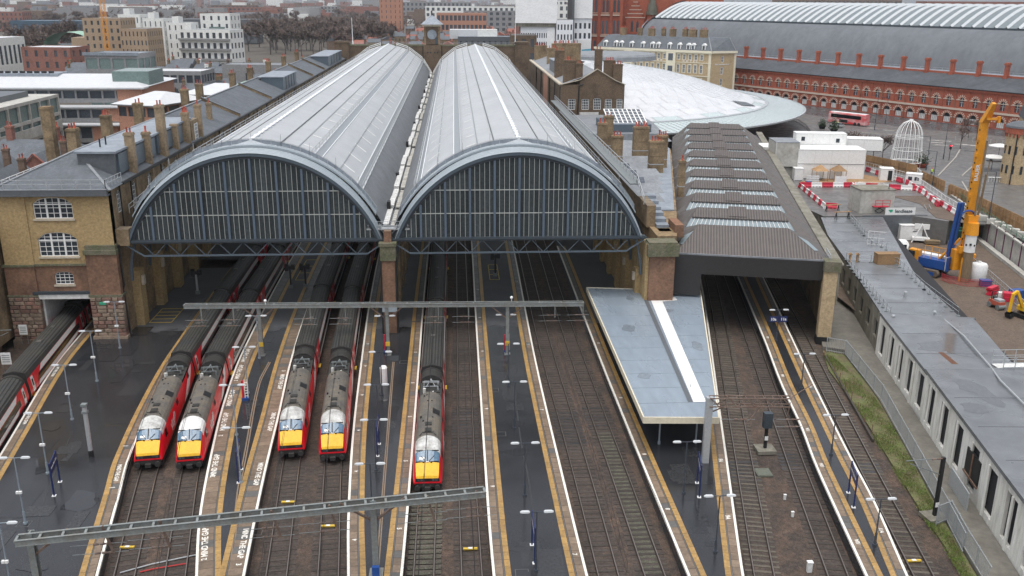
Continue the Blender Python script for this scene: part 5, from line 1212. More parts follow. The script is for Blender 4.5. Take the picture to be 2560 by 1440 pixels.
# ---------------------------------------------------------------- crescent hotel
HR = math.atan2(-32.5,38.6)
TH = thing('crescent_hotel', 'buff brick hotel with white trim, slate mansard and dormers behind the dome', 'hotel', (65.5,270.1,0), HR)
HW = 50.4
cols = [2.0,4.6,7.2,9.8,12.4]+[18.4,21.0,23.5,26.0,28.5,31.0]+[37.0,39.4,41.8,44.2,46.6]
ops = []
for c in cols:
    for z0, z1 in ((4.6,7.2),(8.6,11.4),(13.4,16.4),(18.2,20.2)): ops.append((c-.55,c+.55,z0,z1))
wall(TH, fac(0,0), HW, 21.0, ops, M['buff_brick'], 3.2)
for o in ops:
    window(TH, *o, 0, 2, 2, fac(0,0), .12, glass='glass_far', fw=.12)
    b = MB(); b.box(o[0]-.2,o[0]-.02,-.08,.02,o[2]-.15,o[3]+.25); b.box(o[1]+.02,o[1]+.2,-.08,.02,o[2]-.15,o[3]+.25); b.box(o[0]-.2,o[1]+.2,-.12,.02,o[3]+.02,o[3]+.28); b.build('window_surround', M['cream'], TH)
for c in (15.4,34.0):
    q = MB(); q.box(c-2.0,c+2.0,-.7,0,3.3,21.0); q.build('bay', M['cream'], TH)
    for z0 in (4.8,8.7,13.2,17.8): q = MB(); q.box(c-1.0,c+1.0,-.78,-.7,z0,z0+2.6); q.build('bay_window', M['glass_far'], TH)
b = MB(); b.box(-.3,HW+.3,-.18,.02,12.2,12.5); b.box(-.3,HW+.3,-.18,.02,17.1,17.35); b.box(-.3,HW+.3,-.14,.02,8.0,8.2); b.build('string_course', M['cream'], TH)
b = MB(); b.box(-.6,HW+.6,-.7,.3,20.9,21.7); b.build('cornice', M['cream'], TH)
b = MB()
for i in range(100): x = .2+i*.503; b.box(x-.12,x+.12,-.6,-.1,20.55,20.9)
b.build('dentil_course', M['cream'], TH)
b = MB(); b.box(HW-.9,HW+.1,-.15,.3,3.3,20.9); b.build('quoin', M['cream'], TH)
for body, x, n in (('GREAT',7.5,1),('NORTHERN',24.8,1),('HOTEL',42,1)):
    c = put('lettering', text_mesh('   '.join(body), .95, M['window_white'], 0, .03), TH); c.matrix_local = TR(x,-.09,17.75) @ Matrix.Rotation(RD(90),4,'X')
b = MB(); b.add([(0,0,21.7),(HW,0,21.7),(HW-3,3.5,26.3),(3,3.5,26.3)],[(0,1,2,3)]); b.add([(HW,0,21.7),(HW+6,8.6,21.7),(HW+3,8.6,26.3),(HW-3,3.5,26.3)],[(0,1,2,3)]); b.add([(3,3.5,26.3),(HW-3,3.5,26.3),(HW+3,8.6,26.3),(HW,14,26.3),(0,14,26.3)],[(0,1,2,3,4)]); b.build('mansard_roof', M['slate'], TH)
b = MB(); b.bar((HW,0,21.8),(HW-3,3.5,26.4),.4,.2); b.bar((HW+6,8.6,21.8),(HW+3,8.6,26.4),.4,.2); b.build('roof_hip', M['lead'], TH)
for c in (4,8.8,11.3,16,21,25.2,27.7,32.6,36.8,40.6,42.6,47): 
    q = MB(); q.box(c-.7,c+.7,.3,2.2,21.9,23.7); q.gable(c-.9,c+.9,.2,2.4,23.7,24.4,'y'); o = q.build('dormer', M['white'], TH); q = MB(); q.box(c-.45,c+.45,.24,.3,22.1,23.5); q.build('dormer_window', M['glass_far'], o)
EA = math.atan2(8.6,6.0); EW = math.hypot(6,8.6)
ops = [(4.4,5.5,5.0,7.6),(4.4,5.5,9.0,11.6),(4.4,5.5,13.2,15.8),(4.4,5.5,17.6,19.8)]
wall(TH, TR(HW,0,0,EA), EW, 21.0, ops, M['buff_brick'], 3.2)
for o in ops: window(TH, *o, 0, 2, 2, TR(HW,0,0,EA), .12, glass='glass_far', fw=.14)
b = MB(TR(HW,0,0,EA)); b.box(-.2,EW+.4,-.6,.3,20.9,21.7); b.box(EW-.6,EW+.2,-.2,.2,3.3,20.9); b.build('cornice', M['cream'], TH)
b = MB(TR(HW,0,0,EA)); b.box(3,7,-1.4,0,3.3,8.0); b.build('porch', M['cream'], TH)
c = put('lettering', text_mesh('GREAT NORTHERN HOTEL', .5, M['window_white'], 0, .03), TH); c.matrix_local = TR(HW,0,0,EA) @ Matrix.Translation((4.8,-.06,16.8)) @ Matrix.Rotation(RD(90),4,'X')
for x, y, w in ((9,6,3),(16,7,2.4),(22,5.6,3.4),(26,8,2),(31,6,3.2),(35,8.6,2.6),(39.5,6,4),(44,6,4)): chimney(TH, x, y, 25.6, 29.2, w*.75, 1.2, 4, 'stock_dirty')

# ---------------------------------------------------------------- red gothic chambers and white office towers
TG = thing('gothic_chambers', 'tall red brick gothic building with stepped gables beside the ribbed roof', 'building', (88,352,0), RD(-14))
b = MB(); b.box(-13,50,0,30,3,46); b.build('wall', M['red_brick'], TG)
b = MB(); b.box(-14,2,-4,16,3,62); b.build('tower', M['red_brick'], TG)
for x in (-14,-8.6,-2.8,2): b = MB(); b.box(x-.7,x+.7,-4.7,-3.6,3,58); b.build('buttress', M['red_brick'], TG)
for x in (-11.3,-5.7,-.4):
    for z0, z1 in ((8,13),(15.5,21),(24,30.5),(34,40)):
        for k in (-.9,.9): q = MB(); q.add([(x+k-.55,-4.03,z0),(x+k+.55,-4.03,z0),(x+k+.55,-4.03,z1-.8),(x+k,-4.03,z1),(x+k-.55,-4.03,z1-.8)],[(0,1,2,3,4)]); q.build('lancet_window', M['glass_far'], TG)
        q = MB(); q.box(x-2,x+2,-4.2,-4.0,z0-.5,z0-.2); q.build('sill', M['arch_white'], TG)
b = MB()
for z in (14.2,22.6,32.4): b.box(-14.6,2.6,-4.6,0,z,z+.6)
b.build('string_course', M['arch_white'], TG)
for cx, w, z0 in ((8.5,9,30),(40,8,27)):
    b = MB(); n = 5
    for i in range(n): h = w/2*(1-i/n); b.box(cx-h,cx+h,-1.2,.4,z0+1.8*i-(6 if i == 0 else 0),z0+1.8*(i+1))
    b.build('stepped_gable', M['red_brick'], TG)
    b = MB()
    for i in range(n): h = w/2*(1-i/n); b.box(cx-h-.2,cx+h+.2,-1.4,.4,z0+1.8*(i+1)-.35,z0+1.8*(i+1))
    b.build('gable_coping', M['arch_white'], TG)
    for k in (-1.3,1.3): q = MB(); q.add([(cx+k-.6,-1.25,z0-5),(cx+k+.6,-1.25,z0-5),(cx+k+.6,-1.25,z0-1),(cx+k,-1.25,z0+.4),(cx+k-.6,-1.25,z0-1)],[(0,1,2,3,4)]); q.build('lancet_window', M['glass_far'], TG)
b = MB(); b.tube((16.5,-1,18),(16.5,-1,33),2.4,n=10); b.build('turret', M['red_brick'], TG); b = MB(); b.lathe([(3.0,33),(2.6,35),(1.6,39),(0.01,46)],c=(16.5,-1),n=10); b.build('turret_spire', M['slate_green'], TG)
b = MB(); b.add([(20,0,26.5),(37,0,26.5),(37,8,41),(20,8,41)],[(0,1,2,3)]); b.build('steep_roof', M['slate_dark'], TG); b = MB(); b.box(19.6,37.4,-.6,.2,25.8,26.5); b.build('cornice', M['arch_white'], TG)
for r_i, z in enumerate((28,33)):
    for k in range(4): x = 22.2+4.1*k+r_i; q = MB(); q.box(x-.9,x+.9,.5+(z-26.5)*.55-1.0,.5+(z-26.5)*.55+1.2,z,z+2.4); q.build('dormer', M['zinc'], TG)
for x in (6,12,18,23,29,35,43,47): q = MB(); q.box(x-1,x+1,9,10.6,38,48); q.build('chimney', M['red_brick'], TG)
for i in range(9):
    for z in (7,13,19):
        x = 5+i*4.9; q = MB(); q.add([(x-.7,-.03,z),(x+.7,-.03,z),(x+.7,-.03,z+2.6),(x,-.03,z+3.6),(x-.7,-.03,z+2.6)],[(0,1,2,3,4)]); q.build('lancet_window', M['glass_far'], TG)
M['white_wrap'] = mat('m_white_wrap', (.88,.88,.87), .6, .08, .2, c2=(.80,.80,.79), stretch=(1,1,2))
M['white_office'] = mat('m_white_office', (.80,.81,.83), .6, .08, .3)
def office(label, x, y, w, d, h, z0, rows, cols_, wm, top=0, rz=0.0, name='office_block', cat='office block', frac=.5, wz=None, group=None, zf=None):
    t = thing(name, label, cat, (x,y,z0), rz, group)
    ops = []; zf = 1.0 if zf is None else zf; fh = (h-top-zf)/max(1,rows); cw = w/max(1,cols_)
    for r in range(rows):
        for c in range(cols_):
            ops.append((c*cw+cw*(1-frac)/2, c*cw+cw*(1+frac)/2, zf+r*fh+fh*.22, zf+r*fh+fh*.78))
    wall(t, fac(0,0), w, h, ops, wm, 0, .3)
    for o in ops:
        q = put('window', pane_mesh(o[1]-o[0], o[3]-o[2]), t, TR(o[0],.28,o[2]))
    q = MB(); q.box(0,.05,0,d,0,h); q.box(w-.05,w,0,d,0,h); q.box(0,w,d-.05,d,0,h); q.build('side_wall', wm, t)
    q = MB(); q.box(.1,w-.1,.1,d-.1,h-.6,h-.3); q.build('roof', M['lead'], t)
    return t
PM = {}
def pane_mesh(w, h, key='glass_far'):
    k = (round(w,2), round(h,2), key)
    if k not in PM: q = MB(); q.quad((0,0,0),(w,0,0),(w,0,h),(0,0,h)); PM[k] = q.mesh('window', M[key])
    return PM[k]
t = office('white framed office block with rows of small windows under white wrapped storeys', 38.5,322,15.5,22,26,2,6,15,M['white_office'],2,RD(-4))
b = MB(); b.box(-2.4,16.4,-1.5,22,27.5,60); b.build('white_sheeting', M['white_wrap'], t); b = MB(); b.box(-2,16,-1,21,26,27.5); b.build('sheeting_base', M['concrete_dirty'], t); b = MB(); b.box(12.0,15.6,-.35,.2,0,25.6); b.build('sheeting_panel', M['white_wrap'], t)
t = office('grey-white office block wing with five rows of windows', 54.6,318,7.4,20,29,2,6,5,M['white_office'],1,RD(2),zf=2)
b = MB(); b.box(7.5,8.2,2,18,4,42); b.build('stair_shaft', M['lead_dark'], t)
t = office('white office block corner carrying a big phone poster', 63,324,8.4,20,29.5,2,6,4,M['white_office'],1,RD(2),zf=2)
b = MB(); b.box(0,8.4,-.6,20,29.6,60); b.build('white_sheeting', M['white_wrap'], t); b = MB(); b.box(2.0,8.3,-.25,-.05,3,20); b.build('poster', M['white'], t)
M['poster_blue'] = mat('m_poster_blue', (.05,.25,.42), .3, .3, .3, c2=(.12,.45,.55))
b = MB(); b.add([(3.0,-.3,12.6),(8.0,-.3,12.9),(8.3,-.3,16.2),(4.0,-.3,15.8)],[(0,1,2,3)]); b.build('poster_picture', M['poster_blue'], t)

# ---------------------------------------------------------------- brick drill-hall at the right edge
t = thing('brick_hall', 'yellow brick hall with round corner turret beside the café umbrellas', 'building', (126,75,ZS), RD(-25))
b = MB(); b.tube((0,0,0),(0,0,10.4),3.0,n=20); b.build('turret', M['buff_brick'], t, True); b = MB(); b.tube((0,0,10.4),(0,0,11.6),3.25,n=20); b.build('turret_band', M['red_brick'], t, True); b = MB(); b.lathe([(3.4,11.6),(3.3,12.0),(2.2,12.6),(0.01,13.0)],n=20); b.build('turret_roof', M['lead_dark'], t, True)
for a in (200,225,250,280,310):
    for z in (2.2,6.2): q = MB(TR(0,0,0,RD(a))); q.box(2.9,3.06,-.22,.22,z,z+1.7); q.build('slit_window', M['glass'], t)
b = MB()
for i in range(20): a = 2*math.pi*i/20; b.box(3.05*math.cos(a)-.15,3.05*math.cos(a)+.15,3.05*math.sin(a)-.15,3.05*math.sin(a)+.15,9.7,10.4)
b.build('corbel_table', M['red_brick'], t)
b = MB(); b.box(1.5,34,-1.5,20,0,12); b.build('wall', M['buff_brick'], t); b = MB(); b.gable(1.2,34.4,-1.9,20.4,12,18,'x'); b.build('roof', M['lead_dark'], t); b = MB(); b.tube((-1.2,-2.9,0),(-1.2,-2.9,10.4),.12); b.build('drainpipe', M['black'], t)
b = MB(); b.box(2.5,3.6,4,5.2,15,19); b.build('chimney', M['lead_dark'], t)
M['canvas'] = mat('m_canvas', (.66,.66,.63), .7, .08, .8)
def parasol(x, y, lab, r=2.6, h=3.0):
    t = thing('parasol', lab, 'parasol', (x,y,ZS), 0, 'café parasols by the brick hall'); q = MB(); q.tube((0,0,0),(0,0,h),.05); q.build('pole', M['black'], t); q = MB(); q.lathe([(0.02,h+.55),(r*.5,h+.35),(r,h),(r,h-.15)], n=8); q.build('canopy', M['canvas'], t)
p0 = (129.57, 89.80); parasol(*p0,'white parasol in front of the round turret, nearest the road'); p1 = (140.61, 105.93); parasol(*p1,'white parasol behind the round turret beside the parked car'); p2 = (130.39, 80.05); parasol(*p2,'pale parasol right of the round turret')
t = thing('bar_terrace', 'white slatted bar terrace fence beside the turret', 'fence', (120.78, 75.80, 3.5), RD(-12))
for i in range(14): q = MB(); q.box(i*.55,i*.55+.12,-.04,.04,0,1.0); q.build('slat', M['white_dirty'], t)
q = MB(); q.box(-.1,7.4,-.25,.25,1.0,1.08); q.build('counter', M['white'], t)

# ---------------------------------------------------------------- birdcage
t = thing('birdcage', 'giant white birdcage frame on the square', 'sculpture', (112,95,ZS))
for i in range(16):
    a = 2*math.pi*i/16; q = MB(); prev = None
    for r, z in [(3.35,1.2),(3.2,3.2),(3.0,5.2),(2.9,6.6),(2.75,7.8),(2.3,9.0),(1.6,9.9),(.7,10.4),(.2,10.5)]:
        p = (r*math.cos(a),r*math.sin(a),z)
        if prev: q.tube(prev,p,.07,n=6)
        prev = p
    q.build('bar', M['window_white'], t)
for r, z in ((3.35,1.2),(3.15,3.9),(2.9,6.6),(2.88,6.9)):
    q = MB()
    for i in range(24): a, c = 2*math.pi*i/24, 2*math.pi*(i+1)/24; q.bar((r*math.cos(a),r*math.sin(a),z),(r*math.cos(c),r*math.sin(c),z),.16,.12)
    q.build('hoop', M['window_white'], t)
q = MB(); q.lathe([(3.3,1.15),(2.9,1.15)],n=24); q.build('base_ring', M['white'], t); q = MB(); q.tube((0,0,10.4),(0,0,10.8),.45); q.build('cap', M['window_white'], t)
for i in range(8): a = 2*math.pi*i/8; q = MB(); q.tube((3.2*math.cos(a),3.2*math.sin(a),0),(3.3*math.cos(a),3.3*math.sin(a),1.2),.06,n=6); q.build('leg', M['window_white'], t)

# ---------------------------------------------------------------- coach, cars
bx, by = (129.49, 168.86); brz = math.atan2(-.884,.467)+RD(8)
t = thing('coach_bus', 'red and white tour coach parked along the arched street front', 'coach', (bx,by,ZS), brz)
M['bus_red'] = mat('m_bus_red', (.62,.04,.05), .3, .1, .5, c2=(.7,.65,.62), mix=.56, stretch=(.4,.4,1))
b = MB(); b.loft([[(x,-1.25*w,.35),(x,-1.25*w,2.0),(x,-1.2*w,3.3),(x,-.9*w,3.5),(x,.9*w,3.5),(x,1.2*w,3.3),(x,1.25*w,2.0),(x,1.25*w,.35)] for x, w in ((-6.3,.93),(-6.0,1),(6.0,1),(6.3,.95))]); b.build('body', M['bus_red'], t)
b = MB(); b.box(-5.9,5.9,-1.0,1.0,3.5,3.56); b.build('roof', M['white'], t)
for s in (-1,1): q = MB(); q.box(-5.4,4.8,s*1.24,s*1.27,1.9,2.95); q.build('window_band', M['window_band'], t); q = MB(); q.box(-2.4,.4,s*1.25,s*1.28,.6,1.5); q.build('luggage_hatch', M['black'], t)
q = MB(); q.box(-6.34,-6.25,-1.1,1.1,1.4,3.2); q.build('windscreen', M['window_band'], t)
for x in (-3.8,3.0,4.3):
    for s in (-1,1): q = MB(); q.tube((x,s*1.02,.5),(x,s*1.28,.5),.5,n=14); q.build('wheel', M['black'], t)
def car(x, y, rz, lab, c, bar=None):
    t = thing('parked_car', lab, 'car', (x,y,ZS), rz, 'cars in the street')
    q = MB(); q.loft([[(xx,-.88,.25),(xx,-.9,.75),(xx,-.85*w,z),(xx,.85*w,z),(xx,.9,.75),(xx,.88,.25)] for xx,w,z in ((-2.15,.9,.78),(-1.9,1,.86),(-1.0,1,.95),(1.6,1,.95),(2.1,.95,.8))]); q.build('body', c, t, True)
    q = MB(); q.loft([[(xx,-.8*w,.9),(xx,-.66*w,z),(xx,.66*w,z),(xx,.8*w,.9)] for xx,w,z in ((-1.15,.97,.92),(-.45,1,1.42),(1.0,1,1.45),(1.85,.95,.95))]); q.build('cabin', M['window_band'], t, True); q = MB(); q.box(-.4,1.0,-.62,.62,1.42,1.47); q.build('roof', c, t)
    for xx in (-1.35,1.35):
        for s in (-1,1): q = MB(); q.tube((xx,s*.7,.32),(xx,s*.92,.32),.32,n=12); q.build('wheel', M['black'], t)
    if bar: q = MB(); q.box(.1,.4,-.5,.5,1.47,1.6); q.build('light_bar', bar, t)
M['hi_yellow'] = mat('m_hi_yellow', (.55,.75,.08), .4, .2, .8); M['silver'] = mat('m_silver', (.42,.43,.44), .3, .1, 1, metal=.4); M['car_dark'] = mat('m_car_dark', (.03,.035,.04), .25, .1, 1)
x, y = (123.11, 162.50); car(x,y,brz,'pale response car with yellow panels in front of the tour coach',M['silver'],M['hi_yellow'])
x, y = (137.46, 101.39); car(x,y,RD(-20),'silver car parked behind the round turret',M['silver'])
x, y = (120.17, 153.80); 

# ---------------------------------------------------------------- street furniture
def planter(x, y, lab, r=1.0, pot=True, h=1.6):
    t = thing('planter', lab, 'planter', (x,y,ZS)); q = MB(); q.lathe([(.6*r,0),(r,.8),(r*1.06,.85),(r*.95,.8)], n=14); q.build('tub', M['pot' if pot else 'black'], t, True)
    leaves(t, 'foliage', lambda: (random.gauss(0,r*.5),random.gauss(0,r*.5),.9+abs(random.gauss(0,h*.5))), 500, .22, M['leaf_dark'])
M['leaf_dark'] = mat('m_leaf_dark', (.035,.06,.025), .6, .4, 2); M['leaf_brown'] = mat('m_leaf_brown', (.09,.055,.035), .7, .4, 2)
def leaves(parent, name, fn, n, s, m):
    v = []; f = []
    for i in range(n):
        p = Vector(fn()); a = Vector((random.uniform(-1,1),random.uniform(-1,1),random.uniform(-.7,.9))).normalized()*s*random.uniform(.6,1.3); c = a.cross(Vector((random.uniform(-1,1),random.uniform(-1,1),random.uniform(-1,1)))).normalized()*s*.4
        k = len(v); v += [tuple(p-a-c*.2),tuple(p+c),tuple(p+a),tuple(p-c)]; f.append((k,k+1,k+2,k+3))
    me = bpy.data.meshes.new(name); me.from_pydata(v,[],f); me.materials.append(m); o = put(name, me, parent); return o
x, y = (115.24, 93.83); planter(x,y,'terracotta planter with a dense dark green shrub beside the birdcage',1.5,True,2.2)
x, y = (117.43, 159.03); planter(x,y,'dark planter with rounded shrub left of the response car',1.1,False,1.8); x, y = (118.18, 152.15); planter(x,y,'tall dark shrub in planter in front of the response car',1.2,False,3.0)
for i, (x, y) in enumerate(((115.79, 134.89),(117.45, 134.85))):
    t = thing('bush', ['reddish brown bush behind the white cabins','greyish brown bush beside the reddish one behind the cabins'][i], 'bush', (x,y,ZS)); leaves(t,'foliage',lambda: (random.gauss(0,.9),random.gauss(0,.7),.2+abs(random.gauss(0,.9))),700,.22,M['leaf_brown']); q = MB(); q.tube((0,0,0),(0,0,1.0),.06); q.build('stem', M['brown_brick'], t)
def street_lamp(x, y, h, lab, double=False):
    t = thing('street_lamp', lab, 'street lamp', (x,y,ZS), 0, 'tall dark street lamps'); q = MB(); q.tube((0,0,0),(0,0,1.2),.14); q.tube((0,0,1.2),(0,0,h),.09,.06); q.build('post', M['iron_blue'], t, True); q = MB(); q.bar((0,0,h),(-2.0,0,h+.15),.08); q.bar((-1.4,0,h+.13),(-2.2,0,h+.16),.28,.1); q.build('lamp_arm', M['iron_blue'], t)
for i, (p, h) in enumerate((((114.56, 90.23),7.5),((105.51, 69.84),7.5),((113.23, 69.59),7.5),((99.44, 38.65),9),((126.09, 104.56),8.5),((125.59, 87.40),12),((132.16, 156.14),10),((141.65, 169.61),8))):
    street_lamp(*p, h, 'dark street lamp '+['beside the birdcage planter','in front of the person in hi-vis','at the road bend beyond the hoarding','behind the drilling rig mast','beside the traffic light','tallest, behind the yellow mast','on the kerb right of the tour coach','against the arched front right of the coach'][i])
x, y = (126.86, 103.39); t = thing('traffic_light', 'traffic light showing red at the road junction', 'traffic light', (x,y,ZS)); q = MB(); q.tube((0,0,0),(0,0,3.4),.07); q.build('post', M['black'], t); q = MB(); q.box(-.2,.2,-.18,.18,2.6,3.7); q.build('head', M['black'], t)
M['red_lamp'] = mat('m_red_lamp', (.8,.03,.05), .4, 0, 1, emit=(1,.02,.05,4)); q = MB(); q.tube((0,-.2,3.45),(0,-.17,3.45),.16,n=12); q.build('red_lens', M['red_lamp'], t)
x, y = (145.85, 135.72)
for i in range(14):
    t = thing('bollard', 'pale bollard before the arches, '+ORD[i]+' in the curved row from the junction', 'bollard', (x+i*1.0,y-1.15*i,ZS), 0, 'pavement bollards'); q = MB(); q.tube((0,0,0),(0,0,1.0),.1,.09); q.build('post', M['concrete'], t); q = MB(); q.lathe([(.1,1.0),(.12,1.05),(.01,1.15)],n=8); q.build('cap', M['concrete'], t)
# curved black railing by the concourse
t = thing('street_railing', 'curved black railing beside the concourse skirt', 'railing', (0,0,0))
pts = [(114.81, 190.31, 3.5),(115.84, 181.87, 3.5),(114.53, 170.05, 3.5),(112.59, 159.12, 3.5),(109.67, 148.18, 3.5),(106.59, 140.35, 3.5)]
for p, q_ in zip(pts,pts[1:]):
    q = MB(); p = Vector(p); q_ = Vector(q_)
    for k in (.25,1.1): q.bar(p+Vector((0,0,k)),q_+Vector((0,0,k)),.08)
    for i in range(7): c = p.lerp(q_,i/7); q.bar(c,c+Vector((0,0,1.1)),.06)
    q.build('panel', M['black'], t)
# person in hi-vis walking beyond the hoarding
def person(x, y, z, rz, lab):
    V = [(0,0,.95),(0,0,1.2),(0,0,1.42),(0,0,1.55),(0,-.02,1.68),(-.09,0,.9),(-.1,.12,.5),(-.1,.0,.08),(.09,0,.9),(.1,-.16,.5),(.1,-.22,.08),(-.2,0,1.4),(-.24,-.1,1.15),(-.22,-.2,.95),(.2,0,1.4),(.25,.08,1.15),(.24,.05,.92),(-.1,-.12,.04),(.1,-.36,.05)]
    E = [(0,1),(1,2),(2,3),(3,4),(0,5),(5,6),(6,7),(0,8),(8,9),(9,10),(2,11),(11,12),(12,13),(2,14),(14,15),(15,16),(7,17),(10,18)]
    Rr = [.16,.16,.18,.06,.11,.1,.075,.05,.1,.075,.05,.075,.055,.04,.075,.055,.04,.05,.05]
    me = bpy.data.meshes.new('person'); me.from_pydata(V,E,[]); o = bpy.data.objects.new('person', me); col.objects.link(o)
    md = o.modifiers.new('skin','SKIN'); o.modifiers.new('sub','SUBSURF').levels = 1
    for i, r in enumerate(Rr): me.skin_vertices[0].data[i].radius = (r,r)
    me.skin_vertices[0].data[0].use_root = True
    dg = bpy.context.evaluated_depsgraph_get(); m2 = bpy.data.meshes.new_from_object(o.evaluated_get(dg)); bpy.data.objects.remove(o)
    for k in ('navy','hi_yellow','skin'): m2.materials.append(M[k])
    for p in m2.polygons:
        zz = p.center.z; p.material_index = 2 if zz > 1.5 else (1 if zz > .95 and abs(p.center.x) < .2 else 0)
        p.use_smooth = True
    t = thing('person', lab, 'person', (x,y,z), rz); put('body', m2, t); q = MB(); q.lathe([(.13,1.72),(.12,1.8),(.02,1.84)],n=10); q.build('hard_hat', M['red'], t, True)
M['navy'] = mat('m_navy', (.02,.025,.05), .8, .2, 2); M['skin'] = mat('m_skin', (.45,.27,.2), .6, .1, 2)
x, y = (112.04, 82.95); person(x,y,ZS,RD(160),'person in yellow hi-vis vest and dark trousers walking on the path')

# ---------------------------------------------------------------- construction site
M['timber'] = mat('m_timber', (.36,.22,.105), .75, .2, .8, c2=(.28,.165,.08), objrand=.2); M['barrier_red'] = mat('m_barrier_red', (.52,.02,.05), .45, .15, 1, objrand=.1); M['barrier_white'] = mat('m_barrier_white', (.70,.69,.67), .45, .12, 1, objrand=.06)
ZD = 4.2
b = MB(); b.prism([(72,42.5),(87.5,42.5),(92,38),(101.5,50),(106,74),(101,94),(76,80),(70,60)],0,ZD); struct('site_slab', b, M['pave_wet'] if 'pave_wet' in M else M['pave'])
b = MB(); b.prism([(91.53, 58.98),(99.70, 58.71),(94.28, 35.93),(91.07, 40.48),(93.83, 51.71)],ZD,ZD+.06); struct('site_ground', b, M['mud'])
b = MB(); b.prism([(79.20, 73.46),(95.87, 80.61),(99.87, 74.13),(92.92, 70.05),(82.22, 70.38)],ZD,ZD+.12); struct('path', b, M['timber'])
# timber hoarding, panel by panel
def hoarding(pts, lab, h=2.2, m='timber', step=2.4, z=ZS, name='hoarding', posts=True, pm='timber'):
    t = thing(name, lab, 'hoarding', pts[0]+(z,) if len(pts[0]) == 2 else pts[0]); o = Vector(pts[0]+(0,)) if len(pts[0]) == 2 else Vector(pts[0])
    for p, q_ in zip(pts,pts[1:]):
        p = Vector((p[0],p[1],0))-Vector((o.x,o.y,0)); q_ = Vector((q_[0],q_[1],0))-Vector((o.x,o.y,0)); L = (q_-p).length; n = max(1,int(L/step)); a = math.atan2((q_-p).y,(q_-p).x)
        for i in range(n):
            c = p.lerp(q_,i/n); w = L/n; q = MB(TR(c.x,c.y,0,a)); q.box(.02,w-.02,-.04,.04,0,h); q.build('panel', M[m], t)
            if posts: q = MB(TR(c.x,c.y,0,a)); q.box(-.05,.05,-.35,-.04,0,h*.9); q.box(w*.4,w*.4+.08,-.12,-.04,0,h*.95); q.box(0,w,-.12,-.04,h*.45,h*.52); q.build('stud', M[pm], t)
    return t
hoarding([(103.47, 97.35),(106.30, 90.47),(108.67, 83.05)],'timber hoarding panels behind the white cabins',2.4)
hoarding([(106.84, 77.57),(105.89, 65.76)],'timber hoarding with cross-braced studs beside the path',2.2)
hoarding([(105.23, 62.65),(104.29, 51.10),(102.30, 32.89),(100.43, 21.54)],'long timber hoarding behind the drilling rig along the square',2.3)
hoarding([(107.53, 80.74),(106.18, 76.25)],'pale grey gate panel between two hoarding runs',2.3,'white_dirty',3)
# white mesh fence in front of the hoarding
def mesh_fence(pts, lab, z, h=2.0, m='window_white', step=2.2, group='white site fences'):
    t = thing('mesh_fence', lab, 'fence', (0,0,0), 0, group)
    for p, q_ in zip(pts,pts[1:]):
        p = Vector((p[0],p[1],z)); q_ = Vector((q_[0],q_[1],z)); n = max(1,int((q_-p).length/step))
        for i in range(n):
            a = p.lerp(q_,i/n); c = p.lerp(q_,(i+1)/n); q = MB(); up = Vector((0,0,h))
            q.bar(a,a+up,.07); q.bar(a+up,c+up,.06); q.bar(a+up*.08,c+up*.08,.05); q.bar(a+up*.55,c+up*.55,.04)
            for k in (1,2): e = a.lerp(c,k/3); q.bar(e,e+up,.03)
            q.build('panel', M[m], t)
mesh_fence([(98.84, 86.79),(101.56, 74.08)],'white mesh fence in front of the timber hoarding by the cabins',ZD,1.8)
mesh_fence([(101.39, 68.52),(97.44, 49.87),(94.86, 34.49)],'white mesh fence running beside the red and white barriers',ZD,1.9)
mesh_fence([(88.98, 67.68),(95.95, 65.83)],'white handrail panels behind the row of barriers',ZD,1.1)
# water-filled barriers, one by one
bm = {}
for key in ('barrier_red','barrier_white'):
    q = MB(); q.loft([[(x,-.28,0),(x,-.28,.25),(x,-.14,.55),(x,-.12,1.0),(x,.12,1.0),(x,.14,.55),(x,.28,.25),(x,.28,0)] for x in (-.98,.98)]); 
    bm[key] = q.mesh('barrier_body', M[key])
slot = MB(); 
for k in (-.6,0,.6): slot.box(k-.13,k+.13,-.292,.292,.08,.2)
SLOT = slot.mesh('forklift_slot', M['dark'])
def barriers(p, q_, where, start=0, n=None, z=ZD):
    p = Vector((p[0],p[1],z)); q_ = Vector((q_[0],q_[1],z)); L = (q_-p).length; n = n or max(1,round(L/2.02)); a = math.atan2((q_-p).y,(q_-p).x)
    for i in range(n):
        c = p.lerp(q_,(i+.5)/n); red = (i+start) % 2 == 0
        t = thing('road_barrier', ('red' if red else 'white')+' plastic water-filled barrier, '+(ORD[i] if i < 20 else 'last')+' '+where, 'barrier', c, a, 'red and white plastic barriers'); t.scale = (L/n/2.02,1,1)
        put('barrier_body', bm['barrier_red' if red else 'barrier_white'], t); put('forklift_slot', SLOT, t)
barriers((77.05, 68.06),(74.51, 48.33),'in the row along the brown roof parapet')
barriers((77.21, 68.06),(88.16, 67.71),'in the cross row before the cabins, from the brown roof')
barriers((88.16, 67.71),(100.43, 63.29),'in the cross row continuing behind the concrete box',1)
barriers((87.76, 67.72),(85.39, 58.44),'in the short spur beside the concrete box',1)
barriers((99.63, 63.32),(95.81, 48.91),'in the inner row down the mud ramp')
barriers((100.34, 70.66),(95.27, 40.32),'in the outer row along the white mesh fence')
barriers((98.38, 85.32),(99.91, 71.53),'in the row below the timber hoarding')
barriers((74.77, 48.98),(76.69, 48.25),'at the end of the parapet row',0,1)
